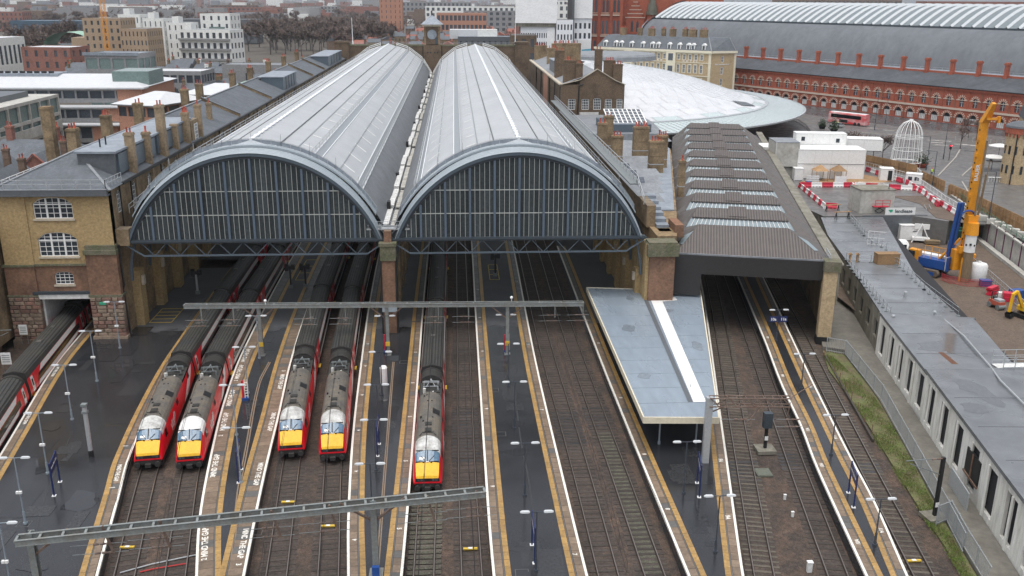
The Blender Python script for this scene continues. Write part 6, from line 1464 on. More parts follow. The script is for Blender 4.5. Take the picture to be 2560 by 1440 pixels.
# cabins
def cabin(lab, x, y, z, w, d, h, rz, m='white', wins=(), green=False, name='site_cabin', group='site cabins'):
    t = thing(name, lab, 'cabin', (x,y,z), rz, group)
    q = MB(); q.box(0,w,0,d,.12,h-.1); q.build('shell', M[m], t); q = MB(); q.box(-.05,w+.05,-.05,d+.05,h-.12,h); q.build('roof', M['white' if m != 'concrete' else 'lead'], t); q = MB(); q.box(0,w,0,d,0,.12); q.build('base_frame', M['black'], t)
    for xx in (0,w): q = MB(); q.box(xx-.07,xx+.07,-.07,.07,0,h); q.build('corner_post', M['white_dirty'], t)
    for k in range(1,int(w/3)): q = MB(); q.box(w*k/int(w/3)-.03,w*k/int(w/3)+.03,-.03,0,.15,h-.15); q.build('panel_joint', M['white_dirty'], t)
    for (a,c,e,f) in wins:
        q = MB(); q.box(a,c,-.05,.02,e,f); wo = q.build('window', M['window_white'], t); q = MB(); q.box(a+.07,c-.07,-.07,-.04,e+.07,f-.07); q.build('pane', M['glass'], wo)
    if green: q = MB(); q.box(w-.02,w+.06,.05,d*.4,.4,h-.4); q.build('green_panel', M['green_panel'], t)
    return t
M['green_panel'] = mat('m_green_panel', (.05,.33,.2), .5, .1, 1)
x0, y0 = (79.63, 76.97); x1, y1 = (93.44, 75.66); CA = math.atan2(y1-y0,x1-x0); CWd = math.hypot(x1-x0,y1-y0)
h1 = 3.1
cabin('lower white site cabin facing the gazebos',x0,y0,ZD,CWd,6,h1,CA,'white',(),True); cabin('upper white site cabin stacked above the gazebo front',x0,y0,ZD+h1,CWd,6,h1,CA,'white',(),True)
ux, uy = math.cos(CA), math.sin(CA)
cabin('white top-floor cabin with two small windows',x0+1-uy*6.4,y0+ux*6.4,ZD+h1*2-.4,10.5,3,2.9,CA-RD(2),'white',((1,1.9,1.2,2.2),(8.3,9.2,.9,1.9)))
cabin('white sloped-roof cabin beside the top-floor cabin',x0+12.2-uy*7,y0+ux*7,ZD+h1*2-1.4,7.6,4,2.6,CA-RD(8))
cabin('white roofed cabin behind the grey containers',x0-5.5-uy*4,y0+ux*4+3,ZD+2,5.2,6,3.6,CA)
t = cabin('grey steel container raised on a concrete base next to the brown roof',x0-4.6,y0+.6,ZD+2.4,4.8,7,5.2,CA,'concrete'); q = MB(); q.box(.6,4.6,.5,6,-2.4,0); q.build('base_block', M['concrete'], t)
t = cabin('grey site hut with dark open doorway by the mesh fence',*(96.41, 74.24),ZD,2.6,2.4,2.6,CA-RD(10),'white'); q = MB(); q.box(1.5,2.3,-.06,.0,.1,2.2); q.build('doorway', M['black'], t); 
t = cabin('small white kiosk with windows beside the outer barriers',*(100.09, 70.67),ZD,3.0,2,2.2,CA-RD(25),'white',((.4,1.3,.8,1.7),(1.6,2.6,.8,1.7)))
cabin('small white shed at the foot of the grey container',*(78.41, 74.79),ZD,1.8,2,2.6,CA)
for i, (x, y) in enumerate(((83.70, 74.63),(87.49, 74.51))):
    t = thing('gazebo', ['timber gazebo with shingle roof nearer the brown roof','timber gazebo with shingle roof nearer the mesh fence'][i], 'gazebo', (x,y,ZD)); q = MB(); q.lathe([(2.0,2.2),(.05,3.4)],n=4,t0=RD(45),t1=RD(405)); q.build('roof', M['timber'], t)
    for a in (45,135,225,315): q = MB(); q.tube((1.7*math.cos(RD(a)),1.7*math.sin(RD(a)),0),(1.7*math.cos(RD(a)),1.7*math.sin(RD(a)),2.25),.06,n=6); q.build('post', M['timber'], t)
t = thing('notice_board', 'white notice board on the timber deck', 'sign', (85.99, 69.43, 4.2)); q = MB(); q.box(-1.2,1.2,-.04,.04,.7,1.9); q.build('board', M['white'], t); q = MB(); q.box(-.8,-.7,-.05,.05,0,.7); q.box(.7,.8,-.05,.05,0,.7); q.build('leg', M['barrier_red'], t)
t = thing('timber_screen', 'white slatted screen on the timber deck by the grey container', 'screen', (79.95, 68.79, 4.2)); 
for k in range(5): q = MB(); q.box(-1.3,1.3,-.05,.05,.2+k*.42,.52+k*.42); q.build('slat', M['white_dirty'], t)
for i, (x, y) in enumerate(((78.89, 68.82),(79.46, 68.81))):
    t = thing('wheelie_bin', ['blue wheelie bin beside the grey container','blue wheelie bin nearer the slatted screen'][i], 'bin', (x,y,ZD)); M['bin_blue'] = M.get('bin_blue') or mat('m_bin_blue', (.02,.09,.25), .5, .1, 1); q = MB(); q.box(-.27,.27,-.3,.3,.1,1.0); q.build('body', M['bin_blue'], t); q = MB(); q.box(-.3,.3,-.34,.3,1.0,1.08); q.build('lid', M['bin_blue'], t)
# concrete lift box, banner, scissor lift
t = thing('concrete_box', 'big weathered concrete box standing on the wet slab', 'concrete box', (79.25, 44.61, 4.2), RD(2)); q = MB(); q.box(0,6.2,0,4.6,0,4.0); q.build('walls', M['concrete'], t); q = MB(); q.box(-.1,6.3,-.1,4.7,4.0,4.15); q.build('lid', M['concrete_dirty'], t); q = MB(); q.tube((5.2,.6,4.1),(5.2,.6,5.0),.06); q.box(5.0,5.4,.5,.7,4.1,4.2); q.build('roof_vent', M['black'], t)
M['banner_green'] = mat('m_banner_green', (.02,.35,.2), .5, .05, 1); M['banner_text'] = mat('m_banner_text', (.06,.08,.09), .5, .05, 1)
t = thing('site_banner', 'white lendlease banner hanging on the slab edge', 'banner', (83.24, 43.21, 4.2), RD(0)); q = MB(); q.box(0,5.4,-.04,.0,0,1.25); q.build('sheet', M['white'], t); c = put('lettering', text_mesh('lendlease', .85, M['banner_text'], 0, .005), t); c.matrix_local = TR(3.3,-.06,.62) @ Matrix.Rotation(RD(90),4,'X'); q = MB(); q.add([(.5,-.06,.85),(1.2,-.06,.95),(1.4,-.06,.7),(1.0,-.06,.35)],[(0,1,2,3)]); q.build('emblem', M['banner_green'], t)
t = thing('scissor_lift', 'orange-red access platform in front of the concrete box', 'access platform', (82.87, 44.70, 0), RD(5)); q = MB(); q.box(-.9,.9,-.6,.6,.2,1.0); q.build('chassis', M['black'], t)
q = MB()
for k in range(5): q.bar((-.8,0,1+k*.9),(.8,0,1.9+k*.9),.1); q.bar((.8,0,1+k*.9),(-.8,0,1.9+k*.9),.1)
q.build('scissor_arm', M['black'], t); q = MB(); q.box(-1.4,1.4,-.8,.8,5.4,5.5)
for xx in (-1.4,0,1.4):
    for yy in (-.8,.8): q.bar((xx,yy,5.5),(xx,yy,6.6),.07)
for yy in (-.8,.8): q.bar((-1.4,yy,6.6),(1.4,yy,6.6),.07); q.bar((-1.4,yy,6.05),(1.4,yy,6.05),.07)
q.build('basket', M['barrier_red'], t)
b = MB(); b.box(79,90.5,42.3,42.5,-.02,4.3); o = b.build('slab_edge_wall', M['lead_dark']); tag(o,'dark vertical slab edge above the sunken site behind the banner','wall')
# retaining wall with purple posts on the street side of the pit
M['purple'] = mat('m_purple_post', (.16,.045,.10), .5, .15, 1)
t = thing('pit_wall', 'pale panelled retaining wall with purple posts behind the drilling rig', 'wall', (0,0,0))
PA, PB = Vector((105.11, 61.39, 0)), Vector((91.18, 1.17, 0))
n = 16
for i in range(n):
    a = PA.lerp(PB,i/n); c = PA.lerp(PB,(i+1)/n); q = MB(); dd = (c-a).normalized(); nn = Vector((dd.y,-dd.x,0))
    q.add([a,c,c+Vector((0,0,3.7)),a+Vector((0,0,3.7))],[(0,1,2,3)]); q.build('panel', M['concrete'], t)
    q = MB(); q.bar(a+nn*.05,a+nn*.05+Vector((0,0,4.1)),.16,.14); q.build('post', M['purple'], t)
q = MB(); nn = Vector((-1,-.3,0)).normalized()
q.bar(PA+Vector((0,0,3.8)),PB+Vector((0,0,3.8)),.5,.25); q.build('capping', M['concrete'], t)
q = MB(); q.bar(PA+nn*1.0+Vector((0,0,.25)),PB+nn*1.0+Vector((0,0,.25)),.9,.5); q.build('kerb_beam', M['concrete'], t)
railing(t, [tuple(PA+Vector((.4,0,3.9))),tuple(PB+Vector((.4,0,3.9)))], 1.0, 2.5, 'handrail', .03, mat('m_green_rail', (.04,.16,.09), .5, .1, 1))
for i, (px) in enumerate(((99.97, 44.71),(99.72, 41.02),(99.99, 38.63),(99.99, 36.32),(99.75, 33.81),(99.66, 31.36),(99.53, 29.25))):
    q = MB(); q.box(-.75,.75,-.6,.6,.06,.9); q.box(-.62,.62,-.48,.48,0,.06); q.box(-.62,.62,-.48,.48,.9,.98); o = q.build('concrete_block', M['concrete']); o.location = (px[0],px[1],ZS); o.rotation_euler = (0,0,RD(-30)); tag(o, 'big concrete block in the row before the hoarding, '+ORD[i]+' from the rig mast', 'block', 'row of concrete blocks')
# site stairs
t = thing('site_stairs', 'metal scaffold stair down into the sunken site', 'stairs', (94.03, 44.27, 0), RD(-72))
for k in range(12): q = MB(); q.box(-3.6+k*.3,-3.3+k*.3,-.5,.5,4.0-k*.34,4.06-k*.34); q.build('tread', M['galv_dark'], t)
for s in (-.55,.55): q = MB(); q.bar((-3.6,s,4.0),(0,s,0),.08); q.bar((-3.6,s,5.0),(0,s,1.0),.07); q.bar((-3.6,s,4),(-3.6,s,5),.07); q.bar((0,s,0),(0,s,1),.07); q.build('stringer', M['galv'], t)
# drilling rig
M['rig_yellow'] = mat('m_rig_yellow', (.72,.30,.015), .45, .12, 1, c2=(.58,.22,.012), mix=.6); M['rig_blue'] = mat('m_rig_blue', (.015,.07,.27), .45, .15, 1); M['mud_steel'] = mat('m_mud_steel', (.20,.145,.085), .8, .2, 1.2, stretch=(1,1,.3)); M['track_mud'] = mat('m_track_mud', (.13,.10,.075), .85, .3, 1.5)
t = thing('drilling_rig', 'tall yellow tracked piling rig with blue hoses and muddy casing', 'drilling rig', (84.0,17.6,0), RD(0))
RB = TR(-3.6,4.6,0,RD(128))               # crawler base frame
def RP(mb, name, m): return mb.build(name, M[m], t)
for s in (-1,1):
    q = MB(RB); q.loft([[(x,s*1.7-.4,z0),(x,s*1.7+.4,z0),(x,s*1.7+.4,z1),(x,s*1.7-.4,z1)] for x,z0,z1 in ((-2.9,.45,.75),(-2.6,.1,1.1),(2.6,.1,1.1),(2.9,.45,.75))]); RP(q,'crawler_track','track_mud')
    q = MB(RB); q.box(-2.3,2.3,s*1.7+s*.3-.15,s*1.7+s*.3+.15,.3,.85); RP(q,'track_frame','rig_blue')
q = MB(RB); q.box(-1.9,1.9,-1.3,1.3,.6,1.2); RP(q,'undercarriage','rig_blue')
q = MB(RB); q.box(-3.6,1.6,-1.4,-.2,1.3,2.9); RP(q,'engine_house','white'); q = MB(RB); q.box(-3.62,1.62,-1.42,-1.38,1.3,2.2); q.box(-3.7,-3.5,-1.5,1.4,1.2,3.2); RP(q,'side_panel','white_dirty')
q = MB(RB); q.box(-3.9,-3.65,-1.5,1.5,1.2,3.3); RP(q,'counterweight','rig_blue'); q = MB(RB); q.box(-3.4,1.2,-.2,1.4,1.3,2.6); RP(q,'machinery_deck','rig_blue')
q = MB(RB); q.box(.6,2.2,.4,1.5,1.3,3.6); RP(q,'cab','rig_yellow'); q = MB(RB); q.box(1.2,2.25,.35,1.55,2.3,3.4); RP(q,'cab_glass','glass')
q = MB(RB)
for i in range(5): x = -3.4+i*1.1; q.bar((x,-1.4,2.9),(x,-1.4,3.9),.07); q.bar((x,1.3,2.6),(x,1.3,3.8),.07)
q.bar((-3.4,-1.4,3.9),(1.0,-1.4,3.9),.07); q.bar((-3.4,1.3,3.8),(1.0,1.3,3.8),.07); RP(q,'guard_rail','rig_yellow')
q = MB(); q.box(-.5,.5,.55,1.35,1.6,23.4); RP(q,'leader_mast','rig_yellow')
for i in range(22): q = MB(); q.tube((-.55,.9,2.4+i*.95),(-.5,.9,2.4+i*.95),.13,n=8); q.tube((.5,.9,2.4+i*.95),(.55,.9,2.4+i*.95),.13,n=8); RP(q,'mast_bolt','black')
for z in (6.5,9.5,12.5,15.5,18.5,21): q = MB(); q.box(-.72,-.45,.5,1.0,z,z+.5); RP(q,'mast_bracket','rig_yellow')
q = MB(); q.box(-.55,-.5,.45,.52,0,0); 
q = MB(); q.add([(-.6,.5,23.4),(.6,.5,23.4),(.6,1.4,23.4),(-.6,1.4,23.4),(-.2,-.9,26.2),(.3,-.9,26.2),(.3,-.3,26.4),(-.2,-.3,26.4)],[(0,1,5,4),(1,2,6,5),(2,3,7,6),(3,0,4,7),(4,5,6,7)]); q.box(-.3,1.5,-.4,.0,23.9,24.2); q.box(1.2,1.5,-.5,.1,23.5,24.4); RP(q,'mast_head','rig_yellow')
c = put('lettering', text_mesh('BAUER', .8, M['white'], 0, .01), t); c.matrix_local = Matrix.Translation((-.1,.53,16.2)) @ Matrix.Rotation(RD(90),4,'X') @ Matrix.Rotation(RD(90),4,'Z')
for x in (-1.9,-1.35): q = MB(); q.tube((x,1.9,3.2),(x+.35,1.4,11.6),.26,n=10); RP(q,'blue_ram','rig_blue')
q = MB(); q.tube((-2.4,3.0,2.6),(-.7,1.2,6.2),.2,n=8); RP(q,'boom','rig_yellow'); q = MB(); q.box(-1.6,-.4,.5,1.6,1.5,4.6); q.box(-1.2,.2,.0,.9,4.2,5.2); RP(q,'mast_foot','rig_yellow')
q = MB(); q.tube((0,-.35,7.2),(0,-.35,9.0),.95,.8,n=16); q.box(-.75,.75,-.3,.8,7.6,10.0); RP(q,'rotary_drive','rig_yellow'); 
q = MB(); pv = None
for i in range(7):
    a = math.pi*i/6; p = (-1.5+.9*(1-math.cos(a)),.3,10.1+.55*math.sin(a))
    if pv: q.tube(pv,p,.13,n=6)
    pv = p
RP(q,'hose','rig_blue')
q = MB(); q.tube((0,-.4,4.6),(0,-.4,7.2),.78,n=20); RP(q,'casing_collar','white'); 
for a in (200,245,290,335): q = MB(); q.tube((.77*math.cos(RD(a)),-.4+.77*math.sin(RD(a)),5.7+.3*(a%2)),(.80*math.cos(RD(a)),-.4+.80*math.sin(RD(a)),5.7),.16,n=10); RP(q,'collar_hole','black')
q = MB(); q.tube((0,-.4,0),(0,-.4,4.6),.72,n=20); RP(q,'casing','mud_steel')
q = MB(); q.tube((.1,-.3,10),(.1,-.3,21),.16,n=8); RP(q,'kelly_bar','mud_steel'); q = MB(); q.tube((.75,.2,9.5),(1.1,.2,16),.12,n=6); q.tube((1.0,.3,9.5),(1.5,.5,18),.07,n=6); RP(q,'cable','mud_steel')
q = MB(); q.tube((-.75,-.3,0),(-.75,-.3,3.6),.14,n=8); RP(q,'jack_leg','rig_yellow')
# excavator
x, y = (83.37, 1.52)
t = thing('excavator', 'yellow tracked excavator at the picture edge on the mud', 'excavator', (x+.8,y,0), RD(200))
M['digger_yellow'] = mat('m_digger_yellow', (.78,.44,.015), .45, .1, 1)
for s in (-1,1): q = MB(); q.loft([[(xx,s*.85-.22,z0),(xx,s*.85+.22,z0),(xx,s*.85+.22,z1),(xx,s*.85-.22,z1)] for xx,z0,z1 in ((-1.5,.3,.5),(-1.25,.03,.72),(1.25,.03,.72),(1.5,.3,.5))]); q.build('crawler_track', M['track_mud'], t)
q = MB(); q.loft([[(xx,-1.05*w,.75),(xx,-1.05*w,zt),(xx,1.05*w,zt),(xx,1.05*w,.75)] for xx,w,zt in ((-1.9,.7,1.3),(-1.6,.95,1.55),(-.2,1,1.5),(1.0,1,1.35))]); q.build('house', M['digger_yellow'], t, True)
q = MB(); q.box(-.3,1.0,.1,1.0,1.35,2.5); q.build('cab', M['digger_yellow'], t); q = MB(); q.box(-.2,1.03,.06,1.04,1.6,2.4); q.build('cab_glass', M['glass'], t)
q = MB(); q.bar((.9,-.35,1.3),(2.4,-.35,3.6),.3,.4); q.bar((2.4,-.35,3.6),(3.2,-.35,3.2),.28,.36); q.build('boom', M['digger_yellow'], t); q = MB(); q.bar((3.1,-.35,3.3),(3.3,-.35,.9),.24,.3); q.build('dipper', M['digger_yellow'], t)
q = MB(); q.add([(2.9,-.75,.9),(3.6,-.75,.7),(3.4,-.75,.1),(2.7,-.75,.2),(2.9,.05,.9),(3.6,.05,.7),(3.4,.05,.1),(2.7,.05,.2)],[(0,1,2,3),(7,6,5,4),(2,3,7,6),(1,2,6,5),(3,0,4,7)]); q.build('bucket', M['black'], t); q = MB(); q.box(1.5,1.9,-1.0,1.0,.1,.55); q.build('dozer_blade', M['black'], t)
# roller, bowser, boxes, tanks
x, y = (81.76, 4.90); t = thing('road_roller', 'orange and grey ride-on roller beside the red mesh fence', 'roller', (x,y,0), RD(-80))
for xx in (-.8,.8): q = MB(); q.tube((xx,-.55,.38),(xx,.55,.38),.38,n=14); q.build('drum', M['galv_dark'], t)
q = MB(); q.box(-1.0,1.0,-.5,.5,.5,1.1); q.build('chassis', M['pot'], t); q = MB(); q.box(-.2,.9,-.45,.45,1.1,1.4); q.build('bonnet', M['galv'], t); q = MB(); q.bar((-.6,-.45,1.1),(-.6,-.45,2.2),.07); q.bar((-.6,.45,1.1),(-.6,.45,2.2),.07); q.bar((-.6,-.45,2.2),(-.6,.45,2.2),.07); q.build('roll_bar', M['black'], t); q = MB(); q.box(-.7,-.3,-.2,.2,1.1,1.5); q.build('seat', M['black'], t)
x, y = (82.02, 33.41); t = thing('dump_truck', 'white compact site dumper with wheels on the mud', 'dumper', (x,y,0), RD(70)); q = MB(); q.loft([[(xx,-.9*w,.7),(xx,-.9*w,z),(xx,-.5*w,z+.35),(xx,.5*w,z+.35),(xx,.9*w,z),(xx,.9*w,.7)] for xx,w,z in ((-2.0,.75,1.3),(-1.6,1,1.9),(.4,1,1.9),(.6,1,1.7),(2.0,.9,1.5))]); q.build('body', M['white'], t, True); q = MB(); q.box(-2.05,-1.75,-.5,.5,1.2,1.9); q.build('windscreen', M['glass'], t)
for xx in (-1.3,1.2):
    for s in (-1,1): q = MB(); q.tube((xx,s*.8,.45),(xx,s*1.1,.45),.45,n=12); q.build('wheel', M['black'], t)
q = MB(); q.box(-2.2,-2.0,-.8,.8,.4,.8); q.build('bumper', M['black'], t)
cabin('white site container standing in the sunken pit',*(85.46, 41.20),0,5.0,2.6,2.8,RD(-6),'white',((2.0,3.0,1.6,1.85),),False,'site_container','site containers')
x, y = (81.53, 37.83); t = thing('generator', 'white and black generator set beside the pit container', 'generator', (x,y,0)); q = MB(); q.box(-1.6,1.2,-.6,.6,.5,1.3); q.build('housing', M['white'], t); q = MB(); q.box(-1.7,1.3,-.5,.5,.1,.5); q.box(-.8,.2,-.3,.3,1.3,1.7); q.build('frame', M['black'], t)
x, y = (88.72, 40.25); t = thing('tool_trailer', 'white A-frame tool trailer behind the rig', 'trailer', (x,y,0), RD(-20)); q = MB(); q.box(-1.4,1.4,-.8,.8,.4,.9); q.build('bed', M['white'], t)
for s in (-1,1): q = MB(); q.bar((-1.5,s*.8,0),(0,s*.2,3.2),.14); q.bar((1.5,s*.8,0),(0,s*.2,3.2),.14); q.build('leg', M['white'], t)
q = MB(); q.box(-1.2,1.2,-.1,.1,2.3,3.2); q.build('header_box', M['white'], t)
x, y = (92.81, 45.77); t = thing('steel_casing', 'white perforated casing drum standing near the stair', 'casing', (x,y,0)); q = MB(); q.tube((0,0,0),(0,0,2.6),.8,n=16); q.build('drum', M['white'], t, True); q = MB(); q.tube((.3,-.82,1.6),(.3,-.76,1.6),.2,n=8); q.tube((-.35,-.76,2.1),(-.35,-.7,2.1),.18,n=8); q.build('hole', M['black'], t); q = MB(); q.tube((1.0,-.4,0),(1.0,-.4,2.4),.75,n=14); q.build('rusty_casing', M['mud_steel'], t)
x, y = (94.44, 42.26); t = thing('skip', 'dark green waste skip below the retaining wall', 'skip', (x,y,0), RD(-15)); q = MB(); q.add([(-2.2,-.9,0),(2.2,-.9,0),(2.2,.9,0),(-2.2,.9,0),(-2.8,-1.2,1.9),(2.8,-1.2,1.9),(2.8,1.2,1.9),(-2.8,1.2,1.9)],[(3,2,1,0),(0,1,5,4),(1,2,6,5),(2,3,7,6),(3,0,4,7)]); q.build('hopper', mat('m_skip_green',(.015,.07,.045),.5,.2,1), t); q = MB(); q.box(-2.6,2.6,-1.1,1.1,1.3,1.4); q.build('rubble', M['dark'], t); q = MB(); q.box(-2.9,2.9,-1.28,-1.15,1.8,1.95); q.box(-2.9,2.9,1.15,1.28,1.8,1.95); q.build('rim', M['green_panel'], t)
x, y = (86.29, 17.78); t = thing('water_tank', 'white lumpy water tank behind the muddy casing', 'tank', (x,y,0)); q = MB(); q.loft([[(1.3*s*math.cos(2*math.pi*i/12),1.0*s*math.sin(2*math.pi*i/12),z) for i in range(12)] for s,z in ((.9,0),(1,.2),(1,2.3),(.85,2.6),(.4,2.75))]); q.build('tank', M['white'], t, True); q = MB(); q.tube((0,0,2.7),(0,0,2.95),.25); q.build('lid', M['white_dirty'], t)
x, y = (85.82, 14.78); t = thing('tool_box', 'blue steel tool box beside the water tank', 'tool box', (x,y,0), RD(-10)); q = MB(); q.box(-.7,.7,-.5,.5,0,.8); q.build('box', M['rig_blue'], t); q = MB(); q.box(-.75,.75,-.55,.55,.8,.95); q.build('lid', M['rig_blue'], t)
x, y = (83.09, 28.97); t = thing('spoil_box', 'red steel spoil box behind the rig tracks', 'box', (x,y,0)); q = MB(); q.box(-.6,.6,-.5,.5,0,.9); q.build('box', M['barrier_red'], t); q = MB(); q.box(-.35,.35,-.53,-.5,.2,.7); q.build('notice', M['white'], t)
# red mesh fences round the bore
M['mesh_red'] = mat('m_mesh_red', (.55,.05,.06), .6, .1, 1)
def net(pts, lab):
    t = thing('safety_net', lab, 'mesh fence', (0,0,0), 0, 'red plastic mesh fences')
    for p, q_ in zip(pts,pts[1:]):
        p = Vector(p+(0,)); q_ = Vector(q_+(0,)); q = MB(); n = 6; up = Vector((0,0,1))
        for k in range(4): q.bar(p+up*(.08+k*.33),q_+up*(.08+k*.33),.03,.025)
        for k in range(n*2+1): c = p.lerp(q_,k/(n*2)); q.bar(c,c+up*1.1,.03)
        q.build('net_panel', M['mesh_red'], t)
net([(81.56, 16.35),(82.75, 14.72),(84.72, 14.44),(86.44, 14.17)],'red mesh fence in front of the muddy casing')
net([(80.83, 18.01),(81.23, 15.97)],'red mesh fence at the front end of the crawler tracks'); net([(81.37, 23.97),(80.66, 21.81)],'short red mesh panel at the rear of the crawler tracks')

# ---------------------------------------------------------------- concrete deck building along the tracks
M['deck'] = mat('m_wet_deck', (.17,.178,.187), .3, .2, .10, c2=(.125,.132,.14), mix=.5, rvar=.12, fine=.08)
TD = thing('deck_building', 'long concrete deck building with open bays and wet flat roof', 'building', (0,0,0))
A0, A1, B0, B1, C0, C1 = (67.8,30),(59.0,-8.6),(58.7,-8.9),(55.4,-27.0),(55.1,-27.3),(48.5,-60)
q = MB(); q.prism([(59.0,-9.0),(67.8,-11.2),(71,7),(82.5,42.4),(71.5,42.4),(67.8,30),(64.4,14)],3.75,4.05); q.build('roof_slab', M['deck'], TD)
q = MB(); q.prism([(55.2,-27.2),(64.6,-27.6),(68.8,-11.3),(58.7,-8.8)],4.1,4.45); q.build('roof_slab', M['deck'], TD)
q = MB(); q.prism([(48.3,-60),(66,-60),(69,-27.4),(55.0,-27.0)],4.5,4.85); q.build('roof_slab', M['deck'], TD)
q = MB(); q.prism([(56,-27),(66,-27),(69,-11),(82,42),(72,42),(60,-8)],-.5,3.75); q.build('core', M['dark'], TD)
def bays(pa, pb, h, n, w_frac, z0, z1, m, name='wall'):
    pa = Vector(pa+(0,)); pb = Vector(pb+(0,)); L = (pb-pa).length; a = math.atan2((pb-pa).y,(pb-pa).x); cw = L/n
    ops = [(cw*(i+.5)-cw*w_frac/2,cw*(i+.5)+cw*w_frac/2,z0,z1) for i in range(n)]
    wall(TD, TR(pa.x,pa.y,0,a), L, h, ops, m, -1.1, .3, name)
    for o in ops: put('bay_shade_sheet', pane_mesh(o[1]-o[0],o[3]-o[2],'dark'), TD, TR(pa.x,pa.y,0,a) @ Matrix.Translation((o[0],.28,o[2])))  # near-black sheets stand in for the shade inside the open bays
    return pa, a, L
bays((72.2,46),(67.8,30),4.0,4,.4,.6,2.6,M['concrete_dirty']); bays((67.8,30),A1,4.0,9,.42,.6,2.7,M['concrete_dirty'])
M['wall_white'] = mat('m_white_concrete', (.72,.71,.66), .8, .2, .6, c2=(.48,.46,.40), mix=.62, stretch=(1,1,.18), fine=.08)
bays(B0,B1,4.42,5,.52,-.2,3.5,M['wall_white']); pa, a, L = bays(C0,C1,4.82,8,.5,-.2,3.8,M['wall_white'])
q = MB(); q.prism([(58.6,-8.9),(69.0,-11.5),(69,-11.2),(58.7,-8.6)],4.0,4.46); q.build('step_face', M['deck'], TD); q = MB(); q.prism([(55.0,-27.4),(69,-27.8),(69,-27.4),(55.1,-27.0)],4.4,4.86); q.build('step_face', M['deck'], TD)
for i, y in enumerate((-10,-14,-18,-23,-29,-33,-37,-41,-45,-50)):
    q = MB(); xx = Path([C1,(55.25,-27.2),(59,-8.6)]).x(y); q.box(xx-.16,xx-.02,y-.14,y+.14,-1,3.9); q.build('wall_pilaster', M['wall_white'], TD)
q = MB(TR(pa.x,pa.y,0,a)); q.box(13.2,16.4,-.12,.1,.9,3.1); wo = q.build('big_window', M['black'], TD); q = MB(TR(pa.x,pa.y,0,a)); q.box(13.1,16.5,-.2,-.1,.75,.95); q.box(14.7,14.85,-.2,-.1,.9,3.1); q.build('window_frame', M['red_brown'], wo)
q = MB(TR(pa.x,pa.y,0,a)); q.box(13.0,17.6,-1.1,-1.0,-1.0,.9); q.build('gate_panel', M['galv'], TD)
M['rust'] = mat('m_rust_stain', (.16,.06,.02), .6, .4, 1.2, c2=(.09,.035,.015))
x, y = (59.21, -23.43); q = MB(); q.prism([(x-.35,y-1.6),(x+.3,y-1.7),(x+.45,y+1.6),(x-.1,y+1.7)],4.452,4.456); q.build('rust_stain', M['rust'], TD)
# services pipe along the roof
q = MB()
for p, r in zip([(65.47, -9.99, 4.3),(64.09, -17.76, 4.7),(62.11, -26.33, 4.7),(60.49, -30.76, 5.1),(59.54, -36.21, 5.1)],[(64.09, -17.76, 4.7),(62.11, -26.33, 4.7),(60.49, -30.76, 5.1),(59.54, -36.21, 5.1),(57.98, -43.25, 5.1)]): q.tube(p,r,.09,n=6)
q.build('roof_pipe', M['galv'], TD)
# free-standing edge protection on the roof: post by post
def edge_rail(pts, lab, z, step=1.6):
    t = thing('guard_rail', lab, 'guard rail', (0,0,0), 0, 'free-standing roof guard rails')
    for p, q_ in zip(pts,pts[1:]):
        p = Vector(p+(z,)); q_ = Vector(q_+(z,)); n = max(1,int((q_-p).length/step))
        for i in range(n+1):
            c = p.lerp(q_,i/n); q = MB(); q.tube(c+Vector((0,0,.08)),c+Vector((0,0,1.1)),.03,n=5); q.tube(c,c+Vector((0,0,.1)),.24,n=8); q.build('post', M['galv_dark'], t)
        q = MB()
        for k in (.55,1.05): q.bar(p+Vector((0,0,k)),q_+Vector((0,0,k)),.04)
        q.build('rail', M['galv'], t)
edge_rail([(63.65, 12.25),(62.48, 5.52),(59.84, -9.05)],'guard rail along the track-side roof edge',4.06)
edge_rail([(64.65, 15.34),(70.80, 12.57)],'guard rail crossing the wet roof beside the plywood box',4.06)
edge_rail([(70.99, 12.98),(68.98, 0.80),(68.02, -9.42)],'guard rail along the mud-side roof edge',4.06)
edge_rail([(76.48, 43.13),(73.35, 29.10),(73.02, 20.55)],'guard rail at the far mud-side roof edge',4.06)
t = thing('plywood_box', 'plywood box hatch on the wet flat roof', 'box', (68.10, 12.68, 4.06), RD(0)); q = MB(); q.box(0,3.2,0,1.4,0,1.5); q.build('box', M['timber'], t); q = MB(); q.box(-.05,3.25,-.05,1.45,1.5,1.56); q.build('lid', M['timber'], t)
for i, (x, y) in enumerate(((64.74, 14.27),(65.78, 14.23))):
    t = thing('vent_post', ['small timber vent post on the wet roof nearer the brown roof','small timber vent post on the wet roof nearer the plywood box'][i], 'post', (x,y,4.06)); q = MB(); q.box(-.12,.12,-.12,.12,0,1.1); q.build('post', M['timber'], t); q = MB(); q.gable(-.3,.3,-.25,.25,1.1,1.4,'y'); q.build('cap', M['timber'], t)
t = thing('scaffold_frame', 'galvanised scaffold frame at the roof edge by the picture edge', 'scaffold', (63.82, -27.41, 4.46)); q = MB()
for i in range(5):
    q.bar((i*1.2-1,0,0),(i*1.2-1,0,1.6),.06); q.bar((i*1.2-1,2,0),(i*1.2-1,2,1.6),.06)
for yy in (0,2):
    for zz in (.5,1.0,1.6): q.bar((-1,yy,zz),(4,yy,zz),.05)
q.build('frame', M['galv'], t); q = MB(); q.box(-1,4,0,2,.05,.12); q.build('boards', M['white_dirty'], t)

